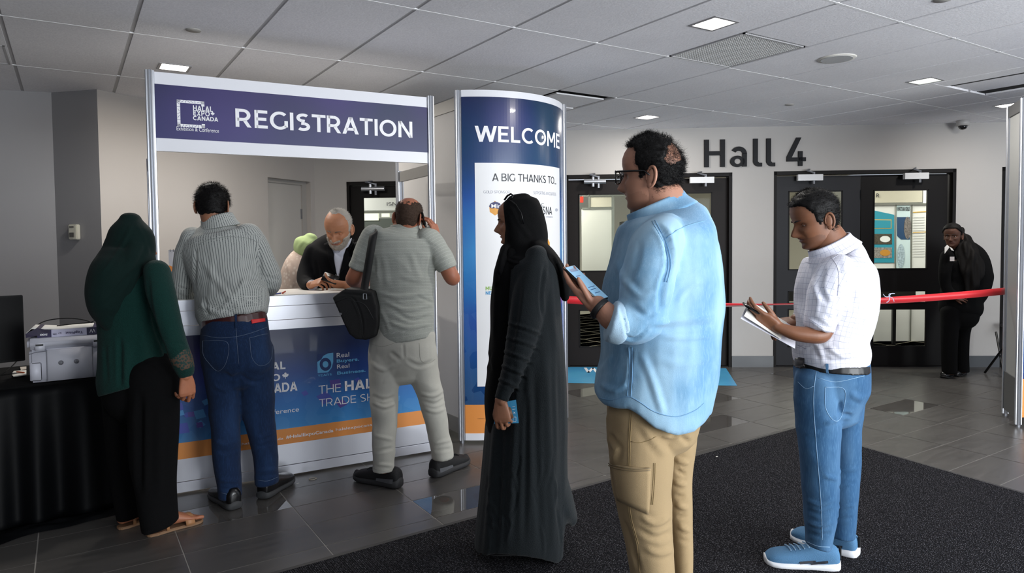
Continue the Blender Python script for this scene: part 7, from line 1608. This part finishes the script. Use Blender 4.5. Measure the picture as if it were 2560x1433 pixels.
sb = h.shell(beard, .0045, .002, 120); sN = h.t.copy(); st4 = h.strands(beard, 3800, .007, lambda v, n: n*.6+np.array([0, 0, -.6]), .0006, .1, 7)
joined('hair', [sh_, st], [M_wh], H_.root); joined('beard', [sb, st4], [mat('beard_white', '#ada59b', .8)], H_.root)
for x in (815, 872): shoe(H_, (x, 1040), (x, 1075), 'shoe', M_leather, M_rub, .02, .09, .05, .29)
ph = slab(H_.P(826, 696, -.33), D3(.93, -.05, -.30), D3(.12, .55, .72), .105, .066, .010, 'mobile_phone', mat('phone_black', '#09090b', .25))[0]; tag(ph, 'black phone in both hands of the bearded man behind the counter', 'phone')
# ---------------------------------------------------------------- I: woman in pale green headscarf behind the counter
I_ = Fig(5.35, at_z(760, 1000), 'person in pale green headscarf and cream top bowed behind the counter, back turned')
t = I_.L([(770, 632, 22, .0, .08), (764, 645, 36, .0, .13), (757, 670, 48, .0, .16), (750, 710, 54, .0, .17), (748, 760, 56, .0, .18), (750, 830, 54, .0, .18)], cap=(1, .5), inner=.7)
def lacy(nt, b, sp, a):
    def f(cur):
        tc = node(nt, 'TexCoord'); v = node(nt, 'TexVoronoi'); v.inputs['Scale'].default_value = 34; nt.links.new(tc.outputs['Object'], v.inputs[0])
        r = node(nt, 'MapRange'); r.inputs[1].default_value = .2; r.inputs[2].default_value = .5; r.inputs[4].default_value = .6; nt.links.new(v.outputs['Distance'], r.inputs[0]); return mix_(nt, r.outputs[0], cur, lin('#b59a8c'))
    basecol(nt, b, f)
I_.cloth('cream_top', [t], fabmat('lace_cream', '#d9cdc2', .85, pat=lacy), .010, 3, [([(720, 660), (735, 720)], 5, .008), ([(760, 660), (770, 720)], 6, -.006)], [((7, 6, 7), .008, 1.)])
hj = [I_.L([(778, 594, 16, -.02, .06), (774, 605, 32, -.02, .095), (770, 618, 35, -.02, .11), (770, 632, 31, .0, .11), (776, 648, 24, .0, .10), (782, 662, 18, .0, .08), (786, 672, 10, .0, .05)], cap=(.7, .7))]
I_.cloth('headscarf', hj, fabmat('scarf_pale_green', '#a9bd86', .8), .008, 3, [([(760, 600), (745, 625), (765, 650)], 4, .005), ([(790, 600), (770, 625), (785, 655)], 4, -.006)], [((8, 8, 8), .006, 4.)])
sk = I_.L([(750, 800, 52, .0, .17), (750, 900, 55, .0, .18), (752, 990, 56, .0, .19)], cap=(.5, 0)); I_.cloth('skirt', [sk], M_blk, .014, 2)
h = Head(I_, 776, 624, .05, D3(.25, .9, -.45), up=D3(.1, .5, .9), size=.9); body(I_, h, M_skA, M_lip('a', '#8a4a3c'), [])
